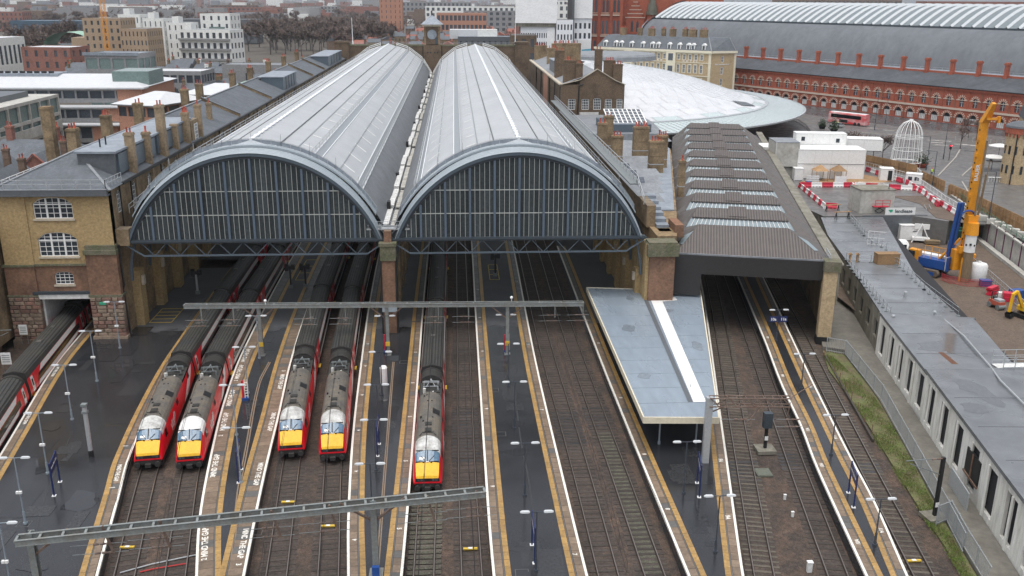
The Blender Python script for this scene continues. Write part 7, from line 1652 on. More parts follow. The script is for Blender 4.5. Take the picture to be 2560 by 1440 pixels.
# footpath, verge and fences between track and deck
b = MB(); b.prism([(72.5,45),(67.8,30),(58.9,-8.8),(55.1,-27.3),(48.4,-60),(45.6,-60),(48.1,-46.5),(53.3,-22),(55.4,-7.5),(53.2,-6.4),(56.5,4),(66,45)],-1.15,-.75); struct('footpath', b, mat('m_footpath', (.175,.165,.14), .7, .2, .4, c2=(.13,.12,.10)))
M['grass'] = mat('m_verge', (.11,.135,.04), .9, .35, .7, c2=(.12,.09,.055), mix=.5, fine=.4)
b = MB(); b.prism([(53.0,-7.0),(55.0,-8.7),(53.4,-22),(48.2,-45.5),(45.4,-60),(44.9,-60),(47.3,-42),(50.2,-24),(51.3,-13)],-1.15,-.98); struct('verge', b, M['grass'])
gp = [(53.4,-8.4),(53.0,-22),(48.0,-45.5),(45.4,-58)]; gq = [(52.6,-8.4),(50.3,-22),(47.2,-42),(45.0,-58)]
PA_, PB_ = Path(gp), Path(gq)
def tuft():
    y = random.uniform(-57,-8.6); a, c = PB_.x(y)-.2, PA_.x(y); x = random.uniform(a, c); return (x,y,-.97+random.uniform(0,.08))
v = []; f = []
for i in range(26000):
    x, y, z = tuft()
    if (math.sin(x*1.7+y*.6)+math.sin(y*1.1-x*.8)+random.uniform(-1.2,1.2)) < -.15: continue
    a = random.uniform(0,6.28); h = random.uniform(.06,.22); w = .03; dx, dy = math.cos(a)*w, math.sin(a)*w; k = len(v)
    v += [(x-dx,y-dy,z),(x+dx,y+dy,z),(x+random.uniform(-.08,.08),y+random.uniform(-.08,.08),z+h)]; f.append((k,k+1,k+2))
me = bpy.data.meshes.new('grass'); me.from_pydata(v,[],f); me.materials.append(mat('m_grass_blades',(.13,.21,.035),.8,.4,1.0,c2=(.19,.17,.07),mix=.52)); o = put('grass', me); tag(o,'green and straw-coloured grass on the verge beside the last track','grass',None,'stuff')
def palisade(pts, lab, z, h=1.9):
    t = thing('palisade_fence', lab, 'fence', (0,0,0), 0, 'grey steel fences')
    for p, q_ in zip(pts,pts[1:]):
        p = Vector(p+(z,)); q_ = Vector(q_+(z,)); n = max(1,round((q_-p).length/2.6))
        for i in range(n):
            a = p.lerp(q_,i/n); c = p.lerp(q_,(i+1)/n); up = Vector((0,0,h)); q = MB(); q.bar(a,a+up,.09); q.bar(a+up*.95,c+up*.95,.06); q.bar(a+up*.1,c+up*.1,.06); m_ = 11
            for k in range(1,m_): e = a.lerp(c,k/m_); q.bar(e,e+up*1.0,.045,.02,(c-a).normalized())
            q.build('panel', M['galv'], t)
palisade([(53.2,-7.55),(55.06,-8.7),(53.5,-22.0),(48.36,-45.2),(47.2,-50)],'long grey steel fence between grass verge and concrete path',-.95)
palisade([(47.14, -46.01),(48.57, -45.35),(47.67, -49.35),(46.71, -54.41)],'grey steel fence enclosure at the near end of the verge',-.95)
t = thing('post_and_wire', 'low rusty post and wire fence on the track side of the verge', 'fence', (0,0,0))
for i in range(9): y = -9-i*2.6; q = MB(); x = PB_.x(y)-.1; q.tube((x,y,-1.1),(x,y,.2),.045,n=6); q.build('post', M['red_brown'], t)
q = MB(); q.bar((52.5,-9,-.95),(50.2,-22,-.95),.2,.3); q.bar((50.2,-22,-.95),(48.6,-31,-.95),.2,.3); q.build('kerb_sleeper', M['sleeper'], t)

# loose site clutter in the pit
mesh_fence([(71.48, 23.68),(73.66, 22.64)],'white gate panels standing at the roof edge above the pit',4.06,2.2,step=1.4)
mesh_fence([(90.57, 31.08),(87.99, 17.71),(84.18, 1.48)],'grey mesh fence line along the foot of the retaining wall',0,1.5,'galv',2.4)
def stack(px, lab, m, n, w, d, h, name='material_stack'):
    t = thing(name, lab, 'stack', (px[0],px[1],0), random.uniform(-.6,.6))
    for i in range(n): q = MB(TR(random.uniform(-.15,.15),random.uniform(-.1,.1),i*h,random.uniform(-.08,.08))); q.box(-w/2,w/2,-d/2,d/2,.02,h); q.build('piece', M[m], t)
stack((84.73, 11.00),'stack of red steel frames behind the blue tool box','barrier_red',4,2.2,.7,.28); stack((85.24, 7.88),'red and rusty crates behind the roller','barrier_red',2,1.4,1.2,.6); stack((85.11, 9.14),'pile of pale sacks between tool box and roller','white_dirty',4,1.3,.9,.2)
stack((90.14, 38.83),'low pile of muddy plates near the skip','mud_steel',5,2.4,1.4,.14); stack((83.42, 42.40),'dark pallets below the slab edge','timber',5,1.2,1.0,.15); stack((83.27, 31.38),'orange-brown timber bearers behind the rig','timber',4,2.6,.5,.2); stack((93.69, 38.15),'grey concrete kerbs by the skip','concrete',3,2.2,.6,.25); stack((91.26, 28.64),'yellow and red plant parts beside the retaining wall','rig_yellow',2,1.3,.8,.5); stack((87.11, 9.06),'blue steel bin behind the excavator','rig_blue',1,1.8,1.2,1.2)
for i, (x, y) in enumerate(((74.57, 40.77),(75.05, 46.33))):
    t = thing('trestle', ['timber trestle on the wet roof by the parapet','dark trestle with orange planks near the end barrier'][i], 'trestle', (x,y,4.1), RD(10)); q = MB(); q.bar((-1.2,-.3,0),(-1.2,0,1.2),.1); q.bar((-1.2,.3,0),(-1.2,0,1.2),.1); q.bar((1.2,-.3,0),(1.2,0,1.2),.1); q.bar((1.2,.3,0),(1.2,0,1.2),.1); q.build('leg', M['black'], t); q = MB(); q.box(-1.6,1.6,-.15,.15,1.2,1.3); q.build('plank', M['timber'], t)
for i in range(4): x, y = ((59.52, -10.47),(65.27, -1.57),(65.13, -9.29),(72.44, 24.12))[i]; t = thing('roof_vent', 'small galvanised roof vent '+['near the roof step','in the middle of the wet roof','at the mud-side roof corner','towards the far roof end'][i], 'vent', (x,y,4.06)); q = MB(); q.tube((0,0,0),(0,0,.5),.16,n=8); q.build('pipe', M['galv'], t); q = MB(); q.lathe([(.24,.5),(.2,.62),(.02,.68)],n=8); q.build('cowl', M['galv'], t)

# ================================================================ district left of the station and city beyond
M['beige'] = brick_mat('m_beige_brick', (.36,.26,.175), (.42,.31,.21), (.36,.28,.2), dirt=(.25,.17,.11), dirt_mix=.7); M['city_brown'] = brick_mat('m_city_brown', (.16,.105,.075), (.21,.14,.10), (.18,.14,.11), dirt=(.08,.06,.05)); M['city_red'] = brick_mat('m_city_red', (.25,.10,.075), (.31,.13,.095), (.26,.16,.13), dirt=(.12,.06,.05)); M['city_grey'] = mat('m_city_grey', (.25,.25,.25), .7, .2, .3); M['render_white'] = mat('m_render_white', (.74,.74,.71), .7, .12, .2); M['tile_red'] = mat('m_tile_red', (.26,.09,.06), .7, .25, .5); M['green_glass'] = mat('m_green_glass', (.16,.22,.21), .25, .2, .4, spec=.5); M['copper'] = mat('m_copper_green', (.28,.44,.34), .6, .12, .5); M['white_roof'] = mat('m_white_roof', (.56,.57,.58), .5, .07, .15); M['steel_blue'] = mat('m_steel_blue', (.06,.105,.15), .4, .2, .3)
b = MB(); b.quad((-1500,262,-.6),(29.9,262,-.6),(29.9,3000,-.6),(-1500,3000,-.6)); b.quad((-1500,-60,-.7),(-47.5,-60,-.7),(-47.5,262,-.7),(-1500,262,-.7)); struct('street', b, M['ground'])
def block(name, lab, x0, x1, y0, y1, z1, m, rows, cols_, roof='lead', rz=0.0, frac=.5, cat='building', zf=1.0, sides=True, group=None, pk='glass_far', z0=0.0):
    """box building: openings with panes on the camera face and on the right-hand face, parapet roof"""
    t = thing(name, lab, cat, (x0,y0,z0), rz, group); w, d, h = x1-x0, y1-y0, z1-z0
    for (Mx, L, nc) in ((fac(0,0),w,cols_),(fac(w,0,0,RD(90)),d,max(1,int(cols_*d/w)) if sides else 0)):
        ops = []; fh = (h-zf-.5)/max(1,rows)
        for r in range(rows):
            for c in range(nc): cw = L/nc; ops.append((c*cw+cw*(1-frac)/2,c*cw+cw*(1+frac)/2,zf+r*fh+fh*.25,zf+r*fh+fh*.8))
        wall(t, Mx, L, h, ops, M[m], 0, .25)
        for o in ops: put('window', pane_mesh(o[1]-o[0],o[3]-o[2],pk), t, Mx @ Matrix.Translation((o[0],.23,o[2])))
    q = MB(); q.box(0,.05,.1,d,0,h); q.box(0,w,d-.05,d,0,h); q.build('rear_wall', M[m], t)
    q = MB(); q.box(.15,w-.15,.15,d-.15,h-.5,h-.25); q.build('roof', M[roof], t)
    return t
def plant(t, x0, x1, y0, y1, z0, z1, m='lead', name='roof_plant'): q = MB(); q.box(x0,x1,y0,y1,z0,z1); return q.build(name, M[m], t)
# long office with white roof and dark window bands
t = thing('white_roofed_office', 'long office with white roofs and dark window bands left of the station', 'office', (-172,166,0))
for z0, z1, y0, xe in ((0,4.5,-6,84),(5.4,9.2,-3.2,87),(10.6,14.2,0,90)):
    n = 24; cw = xe/n; ops = [(i*cw+.25,(i+1)*cw-.25,z0+1.2,z1-.3) for i in range(n)]
    wall(t, fac(0,y0), xe, z1+.3, ops, M['city_grey'], z0, .4); 
    for o in ops: put('window', pane_mesh(o[1]-o[0],o[3]-o[2]), t, TR(o[0],y0+.35,o[2]))
    q = MB(); q.box(-1,xe+1,y0-1.2,y0+3.5,z1+.3,z1+.75); q.build('roof_ledge', M['white_roof'], t)
    q = MB(); q.box(xe-.1,xe,y0,32,z0,z1+.3); q.box(xe-7,xe+.1,y0-.06,y0-.02,z0+.2,z1+.2); q.build('brick_end', M['pink_brick'], t)
q = MB(); q.gable(-1,91,-1.2,33,14.9,17.6,'x',10); q.build('roof', M['white_roof'], t); plant(t,35,62,12,20,16.4,17.9,'zinc','rooflight_strip')
for i in range(12): plant(t,36+i*2.1,37.2+i*2.1,13,14,17.8,18.5,'black','roof_unit')
q = MB(); q.box(80,90.5,6,20,15,19); q.build('glass_lantern', M['green_glass'], t)
# pavilions
def pavilion(lab, x, y, w, d, h, rz, rm, wm='pink_brick'):
    t = thing('pavilion', lab, 'building', (x,y,0), rz); ops = [(i*w/4+.3,(i+1)*w/4-.3,h-3.2,h-.8) for i in range(4)]; op2 = [(i*d/4+.3,(i+1)*d/4-.3,h-3.2,h-.8) for i in range(4)]
    for Mx, L, o_ in ((fac(0,0),w,ops),(fac(w,0,0,RD(90)),d,op2)):
        wall(t, Mx, L, h, o_, M[wm], 0, .3)
        for o in o_: put('window', pane_mesh(o[1]-o[0],o[3]-o[2]), t, Mx @ Matrix.Translation((o[0],.28,o[2])))
    q = MB(); q.gable(0,w,0,d,h,h+2.6,'x',w*.45,1.2); q.build('roof', M[rm], t); q = MB(); q.box(-1.1,w+1.1,-1.1,d+1.1,h-.35,h+.02); q.build('eaves', M['city_grey'], t)
pavilion('small pavilion with pyramid white roof in front of the long office',-80.5,141,12,20,13,RD(-22),'white_roof'); pavilion('low pavilion with white curved roof beside a green dome',-72,172,15,18,12.5,RD(-15),'white_roof')
t = thing('green_dome', 'pale green faceted copper roof among the white pavilions', 'building', (-55,190,0)); q = MB(); q.tube((0,0,0),(0,0,12),6.5,n=10); q.build('wall', M['render_white'], t); q = MB(); q.lathe([(7.2,12),(5,14),(.05,15.5)],n=10); q.build('roof', M['copper'], t)
# framed glass building at the left edge
t = thing('glass_office', 'concrete framed glass office at the left picture edge', 'office', (-132,88,0)); plant(t,0,30.6,0,66,0,13.9,'green_glass','glass_core')
for z in (0,4.2,8.6,13.4): plant(t,-.3,31.2,-.5,66.5,z,z+.8,'concrete','floor_slab')
for i in range(12): plant(t,30.7,31.3,i*6-.2,i*6+.3,.8,13.4,'concrete','mullion'); plant(t,i*2.8,i*2.8+.3,-.6,0,.8,13.4,'concrete','mullion')
plant(t,4,26,6,60,14.2,15.6,'lead_dark'); plant(t,31.3,31.5,0,66,4.9,7.5,'concrete','spandrel')
# round-window gables
for i, (x, y, s, lab) in enumerate(((-63.5,34,1,'small brick gable with round window nearest the yellow end block'),(-64.5,53,1,'small brick gable with round window behind the first one'),(-70.5,44,0,'slate-roofed brick house with small chimneys left of the yellow end block'))):
    t = thing('gabled_house', lab, 'house', (x,y,0), RD(4)); q = MB(); q.box(-4,4,0,14,0,9.5); q.build('wall', M['stock_dirty'], t); q = MB(); q.add([(-4,-.02,9.5),(4,-.02,9.5),(0,-.02,13.6)],[(0,1,2)]); q.build('gable', M['city_red'], t); q = MB(); q.gable(-4.3,4.3,.2,14,9.5,13.7,'y'); q.build('roof', M['slate'], t)
    for sx in (-1,1): q = MB(); q.bar((sx*4.4,-.1,9.5),(0,-.1,13.9),.5,.2); q.build('bargeboard', M['tile_red'], t)
    q = MB(); q.tube((0,-.16,10.8),(0,-.03,10.8),1.0,n=16); q.build('window_ring', M['city_red'], t); q = MB(); q.tube((0,-.2,10.8),(0,-.1,10.8),.7,n=16); q.build('round_window', M['glass'], t); chimney(t,2.5,8,11,15,1.0,.9,2,'city_brown')
t = thing('slate_roof_house', 'wide slate roof with ridge stacks between glass office and office range', 'house', (-82,62,0), RD(-8)); plant(t,0,20,0,18,0,10,'city_brown','wall'); q = MB(); q.gable(-.5,20.5,-.5,18.5,10,14,'x',4); q.build('roof', M['slate'], t); chimney(t,5,9,13,16.5,1.2,1,2,'city_red'); chimney(t,14,9,13,16.5,1.2,1,3,'city_red')
t = thing('link_building', 'low building with red cornice and white railing beside the office range', 'building', (-52.5,2,0)); plant(t,0,6.4,-10,60,0,14.6,'stock_dirty','wall'); plant(t,-.3,6.6,-10.3,60,14.6,15.1,'tile_red','cornice'); plant(t,0,6.3,-10,60,15.1,15.3,'lead','roof'); railing(t,[(0,-10,15.3),(0,60,15.3)],1.0,2.2,'railing',.04,M['window_white']); 
# glass cube and neighbours
t = block('glass_tower', 'grey-green glass cube tower behind the white-roofed office', -121,-102,229,244,21,'city_grey',3,4,'zinc',RD(-6),.85,'office',pk='green_glass'); plant(t,-.4,19.4,-.4,.0,20.2,21.3,'zinc','roof_edge')
block('grey_office', 'grey office with square window grid beside the glass cube', -101,-79,222,236,15.5,'city_grey',3,8,'white_roof',RD(-5),.8,'office')
t = block('metal_clad_block', 'long grey metal-clad block behind the glass cube', -82,-42,262,274,15,'city_grey',1,6,'lead',RD(-4),.3,'building')
block('white_mansion', 'white rendered house with dark mansard and rooflights', -47,-22,268,280,13,'render_white',2,6,'slate',RD(-2),.3,'house')
# beige flats, tower crane, white flats
x0, x1 = -187, -131
t = block('beige_flats', 'tall beige brick flats with narrow windows beside the tower crane', -187,-167,405,425,29,'beige',7,6,'lead',RD(-4),.35,'flats'); plant(t,-8,0,2,18,0,19,'beige','stair_wing')
block('beige_flats', 'lower stepped beige brick flats right of the tower crane', -166,-151,398,415,24,'beige',5,7,'lead',RD(-10),.35,'flats')
t = thing('tower_crane', 'yellow lattice tower crane mast rising from the beige flats', 'crane', (-171,392,0)); 
for k in range(13):
    q = MB(); z0, z1 = k*3.6, k*3.6+3.6
    for sx in (-1,1):
        for sy in (-1,1): q.bar((sx,sy,z0),(sx,sy,z1),.22)
        q.bar((sx,-1,z0),(sx,1,z1),.14); q.bar((-1,sx,z0),(1,sx,z1),.14); q.bar((-1,sx,z1),(1,sx,z1),.14)
    q.build('mast_section', M['rig_yellow'], t)
for i, (xa, xb, y, z1, nc) in enumerate(((-205,-191,470,25,3),(-188,-174,462,30,4),(-171,-158,452,28,4),(-155,-144,443,26,3),(-142,-112,420,23,8))):
    t = block('white_flats', 'white rendered flats, '+['left end block, lowest','tallest slab','third slab with stair tower','fourth slab','right-hand gallery block with balconies'][i], xa, xb, y, y+16, z1, 'render_white', 5 if i < 4 else 4, nc, 'lead', RD(-14), .22 if i < 4 else .5, 'flats', group='white flats'); plant(t,2,6,3,8,z1-.5,z1+3.2,'render_white','lift_tower')
    if i == 4:
        for k in range(4): plant(t,0,xb-xa,-1.4,0,1.4+k*5.3,2.5+k*5.3,'city_grey','balcony')
t = block('white_flats', 'white flats with blue-green block behind the gallery block', -152,-132,505,520,30,'render_white',6,4,'lead',RD(-12),.3,'flats',group='white flats'); plant(t,6,16,-1,0,4,22,'green_glass','glass_bay')
t = thing('glass_vault', 'green glazed barrel-roofed hall left of the beige flats', 'hall', (-218,430,0)); plant(t,0,24,0,20,0,14,'green_glass','wall'); q = MB(); q.grid([[(12-13*math.cos(math.pi*i/10),y,14+7*math.sin(math.pi*i/10)) for i in range(11)] for y in (0,20)]); q.build('vault', M['copper'], t)
block('red_block', 'red brick block with flat roof left of the tower crane', -196,-172,350,368,17,'city_red',3,5,'white_roof',RD(-8),.3); block('classical_front', 'white classical building with columns at the left edge', -262,-228,395,425,19,'render_white',1,9,'white_roof',RD(-6),.55)
block('blue_shed', 'blue metal-clad building among far trees', -330,-265,640,670,22,'steel_blue',2,9,'steel_blue',RD(-3),.5); block('dark_shed', 'long dark flat-roofed building behind the blue one', -290,-170,760,790,21,'lead_dark',2,14,'lead',0,.4); block('far_red_block', 'distant red brick mansion block among trees', -560,-500,1050,1075,22,'city_red',4,12,'lead',0,.4)
# blocks behind the clock tower
block('pink_tower', 'pink concrete tower block behind the shed', -61,-40,790,812,60,'pink_brick',12,5,'lead',0,.15,'tower block'); block('orange_office', 'orange brick office with glazed front behind the clock tower', -8,39,790,815,27,'pink_brick',3,12,'concrete',0,.7,'office')
t = block('dark_grey_hotel', 'dark grey mansarded building with white windows right of the clock tower', 10,39,322,338,23.5,'lead_dark',3,11,'zinc',RD(-1),.35); plant(t,9,18,4,10,23,26.5,'render_white'); plant(t,-4,12,14,26,22,26,'white_roof')
for i in range(5): plant(t,3+i*5.2,6.5+i*5.2,-.5,-.2,14.5,17.4,['yellow_line','white','green_panel','cream','copper'][i],'shop_panel')
block('red_white_tower', 'slim red tower with white stripes behind the white office', 62,78,700,716,36,'city_red',6,3,'lead',0,.4); block('brown_mansion', 'dark brown brick house with white windows beside the white office tower', 33,44,300,312,25,'brown_brick',4,3,'lead',0,.45,'house')
for i, (x, y, w, h, m) in enumerate(((-190,1700,60,20,'city_brown'),(-290,1800,70,24,'city_grey'),(20,1050,90,26,'city_grey'),(95,1000,70,34,'render_white'),(-30,1180,120,30,'render_white'),(160,1150,110,36,'city_red'),(-430,1650,80,26,'city_brown'),(330,900,80,33,'city_brown'),(420,760,90,37,'city_red'),(520,900,120,40,'city_red'),(300,1300,150,38,'city_grey'),(-400,1500,120,24,'city_red'),(120,1500,160,38,'render_white'),(-120,1600,160,34,'city_grey'),(560,1500,220,42,'city_brown'))):
    block('city_block', ['brown','grey','grey','pale','white','red','brown','brown','red','red','grey','red','white','grey','brown'][i]+' distant city block, '+ORD[i]+' of the skyline blocks by distance', x, x+w, y, y+25, h, m, 4, max(4,int(w/7)), 'lead', 0, .5, group='skyline blocks', sides=False)
# terraced houses: five builds, then copies laid in rows
def make_house(k, wm, rm, w, d, h, rise, axis, nst, nc):
    t = thing('terraced_house', 'x', 'house', (0,0,0), 0, 'terraced houses of the district'); ops = [(w*(c+.5)/nc-.5,w*(c+.5)/nc+.5,1+r*3.0,2.8+r*3.0) for r in range(nst) for c in range(nc)]
    wall(t, fac(0,0), w, h, ops, M[wm], -1, .18)
    for o in ops: q = MB(); q.box(o[0]-.06,o[1]+.06,.08,.14,o[2]-.06,o[3]+.06); f_ = q.build('window', M['window_white'], t); put('pane', pane_mesh(o[1]-o[0],o[3]-o[2],'glass_far'), f_, TR(o[0],.06,o[2]))
    q = MB(); q.box(0,.1,0,d,-1,h); q.box(w-.1,w,0,d,-1,h); q.box(0,w,d-.1,d,-1,h); q.build('side_wall', M[wm], t); q = MB(); q.gable(-.2,w+.2,-.3,d+.3,h,h+rise,axis); q.build('roof', M[rm], t); chimney(t,.5,d*.5,h,h+rise+1.3,.8,1.8,3,wm,along='y'); return t
HP = [make_house(0,'city_brown','slate',9,9,9,2.6,'x',3,3),make_house(1,'city_red','tile_red',8,9,9,3,'x',3,2),make_house(2,'stock_dirty','slate',10,10,10.5,2.4,'x',3,3),make_house(3,'render_white','slate',9,9,9.5,2.2,'x',3,3),make_house(4,'city_brown','tile_red',12,10,8,3.4,'y',2,4)]
KN = ['brown brick slate-roofed','red brick red-tiled','yellow brick slate-roofed','white rendered slate-roofed','low brown red-tiled']
first = set(); hn = 0
def put_house(k, x, y, rz, where):
    global hn
    if k not in first: t = HP[k]; t.location = (x,y,-.6); t.rotation_euler = (0,0,rz); first.add(k)
    else: t = dup(HP[k],(x,y,-.6),rz)
    t['label'] = KN[k]+' terraced house '+where; t['group'] = 'terraced houses '+where; hn += 1
rnd = random.Random(3)
for (x0, x1, y, n, a, ks, where) in ((-150,-52,284,9,-.06,(0,2,2,3),'in the rows behind the glass cube'),(-160,-40,306,11,-.05,(0,1,2,3),'in the rows behind the glass cube'),(-170,-50,332,10,.03,(0,2,3,4),'in the rows behind the glass cube'),(-95,-42,205,4,.1,(0,2,4),'among roofs left of the office range'),(-70,-50,225,2,-.2,(2,0),'among roofs left of the office range'),(-68,-48,248,2,.1,(1,2),'among roofs left of the office range'),(-75,60,565,13,0,(0,1,2,1,4),'behind the end wall of the shed'),(-80,60,620,13,.02,(0,1,1,2),'behind the end wall of the shed'),(-85,75,675,15,-.03,(0,1,4,2),'behind the end wall of the shed'),(-85,80,720,15,.04,(0,1,1,2,4),'behind the end wall of the shed'),(-70,60,520,13,0,(0,1,1,4),'behind the end wall of the shed'),(-95,90,765,16,0,(0,1,4,2),'on the far slopes behind the clock tower'),(-30,120,850,13,0,(0,1,1),'on the far slopes behind the clock tower'),(-100,120,930,16,0,(0,1,4),'on the far slopes behind the clock tower'),(-340,-190,470,8,.1,(0,2,3),'along the far left street'),(-330,-215,330,7,.15,(0,2,3),'along the far left street'),(-280,-190,285,6,.1,(0,2,0),'along the far left street'),(-420,-250,560,8,.05,(0,2,1),'along the far left street')):
    for i in range(n): put_house(ks[rnd.randrange(len(ks))], x0+(x1-x0)*i/n+rnd.uniform(-1,1), y+rnd.uniform(-4,4), a+rnd.uniform(-.12,.12)+(math.pi/2 if rnd.random() < .15 else 0), where)
# bare winter trees
M['bark'] = mat('m_bark', (.075,.062,.055), .9, .3, 1.5); M['twig'] = mat('m_twig', (.15,.112,.095), .9, .25, .4, objrand=.2)
def make_tree(h, r, seed, n):
    R_ = random.Random(seed); t = thing('bare_tree', 'x', 'tree', (0,0,0), 0, 'bare winter trees'); tr = MB(); ends = []
    def br(p, d, L, rad, lv):
        q = p+d*L; tr.tube(p,q,rad,rad*.6,n=5 if lv < 2 else 3,cap=False)
        if lv == 3: ends.append((q,d,L)); return
        for k in range(4 if lv == 0 else 3):
            nd = (d*.75+Vector((R_.uniform(-1,1),R_.uniform(-1,1),R_.uniform(-.15,.6)))*(.75 if lv else .6)).normalized(); br(q-d*L*R_.uniform(0,.3),nd,L*R_.uniform(.6,.85),rad*.55,lv+1)
    br(Vector((0,0,0)),Vector((0,0,1)),h*.32,h*.018,0); tr.build('trunk', M['bark'], t)
    v = []; f = []
    for q, d, L in ends:
        for k in range(n):
            s = q-d*L*R_.uniform(0,.7); nd = (d*.5+Vector((R_.uniform(-1,1),R_.uniform(-1,1),R_.uniform(-.4,1)))).normalized(); e = s+nd*L*R_.uniform(.5,1.2); w = nd.cross(Vector((R_.uniform(-1,1),R_.uniform(-1,1),1))).normalized()*.2*h/14; i = len(v); v += [tuple(s-w),tuple(s+w),tuple(e)]; f.append((i,i+1,i+2))
            for _ in range(2): g_ = s.lerp(e,R_.uniform(.3,.9)); e2 = g_+(nd+Vector((R_.uniform(-1,1),R_.uniform(-1,1),R_.uniform(-.6,1)))).normalized()*L*R_.uniform(.3,.7); i = len(v); v += [tuple(g_-w*.7),tuple(g_+w*.7),tuple(e2)]; f.append((i,i+1,i+2))
    me = bpy.data.meshes.new('crown'); me.from_pydata(v,[],f); me.materials.append(M['twig']); put('crown', me, t); return t
TPR = [make_tree(15,6,1,11),make_tree(17,7,2,11),make_tree(13,6,3,11),make_tree(8,3,5,5)]
tf = set()
def put_tree(k, x, y, z, s, lab):
    if k not in tf: t = TPR[k]; tf.add(k); t.location = (x,y,z)
    else: t = dup(TPR[k],(x,y,z))
    t.rotation_euler = (0,0,rnd.uniform(0,6)); t.scale = (s,s,s*rnd.uniform(.9,1.1)); t['label'] = lab; t['group'] = lab
for (ta, tb, ya, yb, n, lab) in ((-.222,-.06,570,1000,170,'bare brown tree in the wood behind the white flats'),(-.21,-.07,1000,1700,60,'bare grey brown tree on the far slope behind the white flats'),(-.46,-.36,440,900,55,'bare brown tree in the wood at the far left'),(-.46,-.2,950,1900,70,'bare grey tree on the far hillside'),(-.15,-.13,372,420,3,'bare tree behind the far end of the office range'),(.075,.105,300,312,3,'bare street tree before the white office block')):
    for i in range(n): y_ = rnd.uniform(ya,yb); put_tree(rnd.randrange(3), 8.3+rnd.uniform(ta,tb)*(y_+109), y_, -.6, rnd.uniform(1.0,1.7) if n > 5 else .8, lab)
for i, p in enumerate(((107.19, 108.58, 3.5),(107.91, 106.79, 3.5),(108.30, 103.88, 3.5),(111.07, 104.96, 3.5),(138.87, 120.36, 3.5),(151.71, 135.60, 3.5),(151.53, 139.40, 3.5))): put_tree(3,p[0],p[1],ZS,.85,['bare sapling behind the white cabins','second bare sapling behind the white cabins','third bare sapling behind the white cabins','bare sapling nearest the birdcage','bare tree beside the traffic light','bare tree before the arches right of the junction','bare tree before the arches left of the yellow mast'][i])
# far city and woods reading as one mass
v = MB(); R2 = random.Random(11)
for i in range(900):
    y = 1350+6000*R2.random()**1.8; x = R2.uniform(-.52,.66)*y+20; w = R2.uniform(15,60); h = R2.uniform(8,26)+(y > 2500)*R2.uniform(0,12); v.m = R2.randrange(5); v.box(x,x+w,y,y+R2.uniform(12,30),-1,h)
o = v.build('far_city', [M[k] for k in ('city_brown','city_grey','city_red','render_white','lead')]); tag(o,'hazy mass of distant city roofs along the horizon','city',None,'stuff')
v = []; f = []
for i in range(2600):
    y = 1300+5000*R2.random()**1.6; x = R2.uniform(-.52,.1 if i % 3 else .6)*y; s = R2.uniform(6,12)
    for k in range(16):
        a = Vector((R2.gauss(0,1),R2.gauss(0,.6),abs(R2.gauss(0,.9))))*s*.8; p = Vector((x,y,2))+a; d = Vector((R2.uniform(-1,1),R2.uniform(-.5,.5),R2.uniform(-.6,1)))*s*.5; c = Vector((R2.uniform(-1,1),0,R2.uniform(-1,1)))*s*.2; j = len(v); v += [tuple(p-c),tuple(p+c),tuple(p+d)]; f.append((j,j+1,j+2))
me = bpy.data.meshes.new('far_wood'); me.from_pydata(v,[],f); me.materials.append(M['twig']); tag(put('far_wood', me),'grey brown mass of bare woods on the far hills','wood',None,'stuff')

# ================================================================ haze
HZ = MB(); HZ.box(-7000,7000,-300,12000,-3,66); hm = bpy.data.materials.new('m_haze'); hm.use_nodes = True; hn_ = hm.node_tree; hn_.nodes.remove(hn_.nodes['Principled BSDF'])
hv = hn_.nodes.new('ShaderNodeVolumePrincipled'); hv.inputs['Color'].default_value = (.86,.90,.96,1); hv.inputs['Density'].default_value = .00008; hv.inputs['Anisotropy'].default_value = .3; hn_.links.new(hv.outputs[0], hn_.nodes['Material Output'].inputs['Volume'])
o = HZ.build('haze', hm); tag(o,'thin winter haze over the whole city','haze',None,'stuff')

# ================================================================ foreground: gantries, lamps, signs, canopy
M['gantry'] = mat('m_gantry_steel', (.24,.26,.255), .55, .2, 1.2, metal=.2, c2=(.19,.18,.155), mix=.58); M['gantry_rust'] = mat('m_gantry_rust', (.20,.15,.12), .65, .25, 1.5, c2=(.13,.08,.06)); M['board_blue'] = mat('m_board_blue', (.015,.025,.10), .4, .1, 1); M['lamp_grey'] = mat('m_lamp_grey', (.24,.28,.31), .45, .1, 1); M['lamp_head'] = mat('m_lamp_head', (.55,.57,.58), .4, .08, 1); M['lamp_post'] = mat('m_lamp_post', (.05,.06,.075), .45, .15, 1)
def gantry_beam(t, p, q_, w, h, n, m='gantry'):
    p = Vector(p); q_ = Vector(q_); d = (q_-p).normalized(); s = Vector((d.y,-d.x,0))
    for k in (-1,1):
        b = MB(); b.bar(p+s*(k*w/2),q_+s*(k*w/2),.06,h)
        for z in (-1,1): b.bar(p+s*(k*w/2)+Vector((0,0,z*h/2)),q_+s*(k*w/2)+Vector((0,0,z*h/2)),.16,.04)
        b.build('channel', M[m], t)
    for i in range(n+1): c = p.lerp(q_,i/n); b = MB(); b.bar(c-s*w/2+Vector((0,0,h*.3)),c+s*w/2+Vector((0,0,h*.3)),.16,.1); b.build('batten', M['gantry_rust' if m != 'gantry' else m], t)
def insul(t, c, L=3.2, n=2, d=(1,0,0)):
    c = Vector(c); d = Vector(d)
    for k in range(n):
        o = Vector((0,.1*k,-.75*k)); b = MB(); b.tube(c+o-d*L/2,c+o+d*L/2,.025,n=5); b.build('registration_wire', M['galv_dark'], t)
        for s in (-.35,.1,.5): b = MB(); b.tube(c+o+d*s,c+o+d*(s+.28),.08,n=8); b.tube(c+o+d*(s+.28),c+o+d*(s+.36),.06,n=6); b.build('insulator', M['gantry_rust'], t)
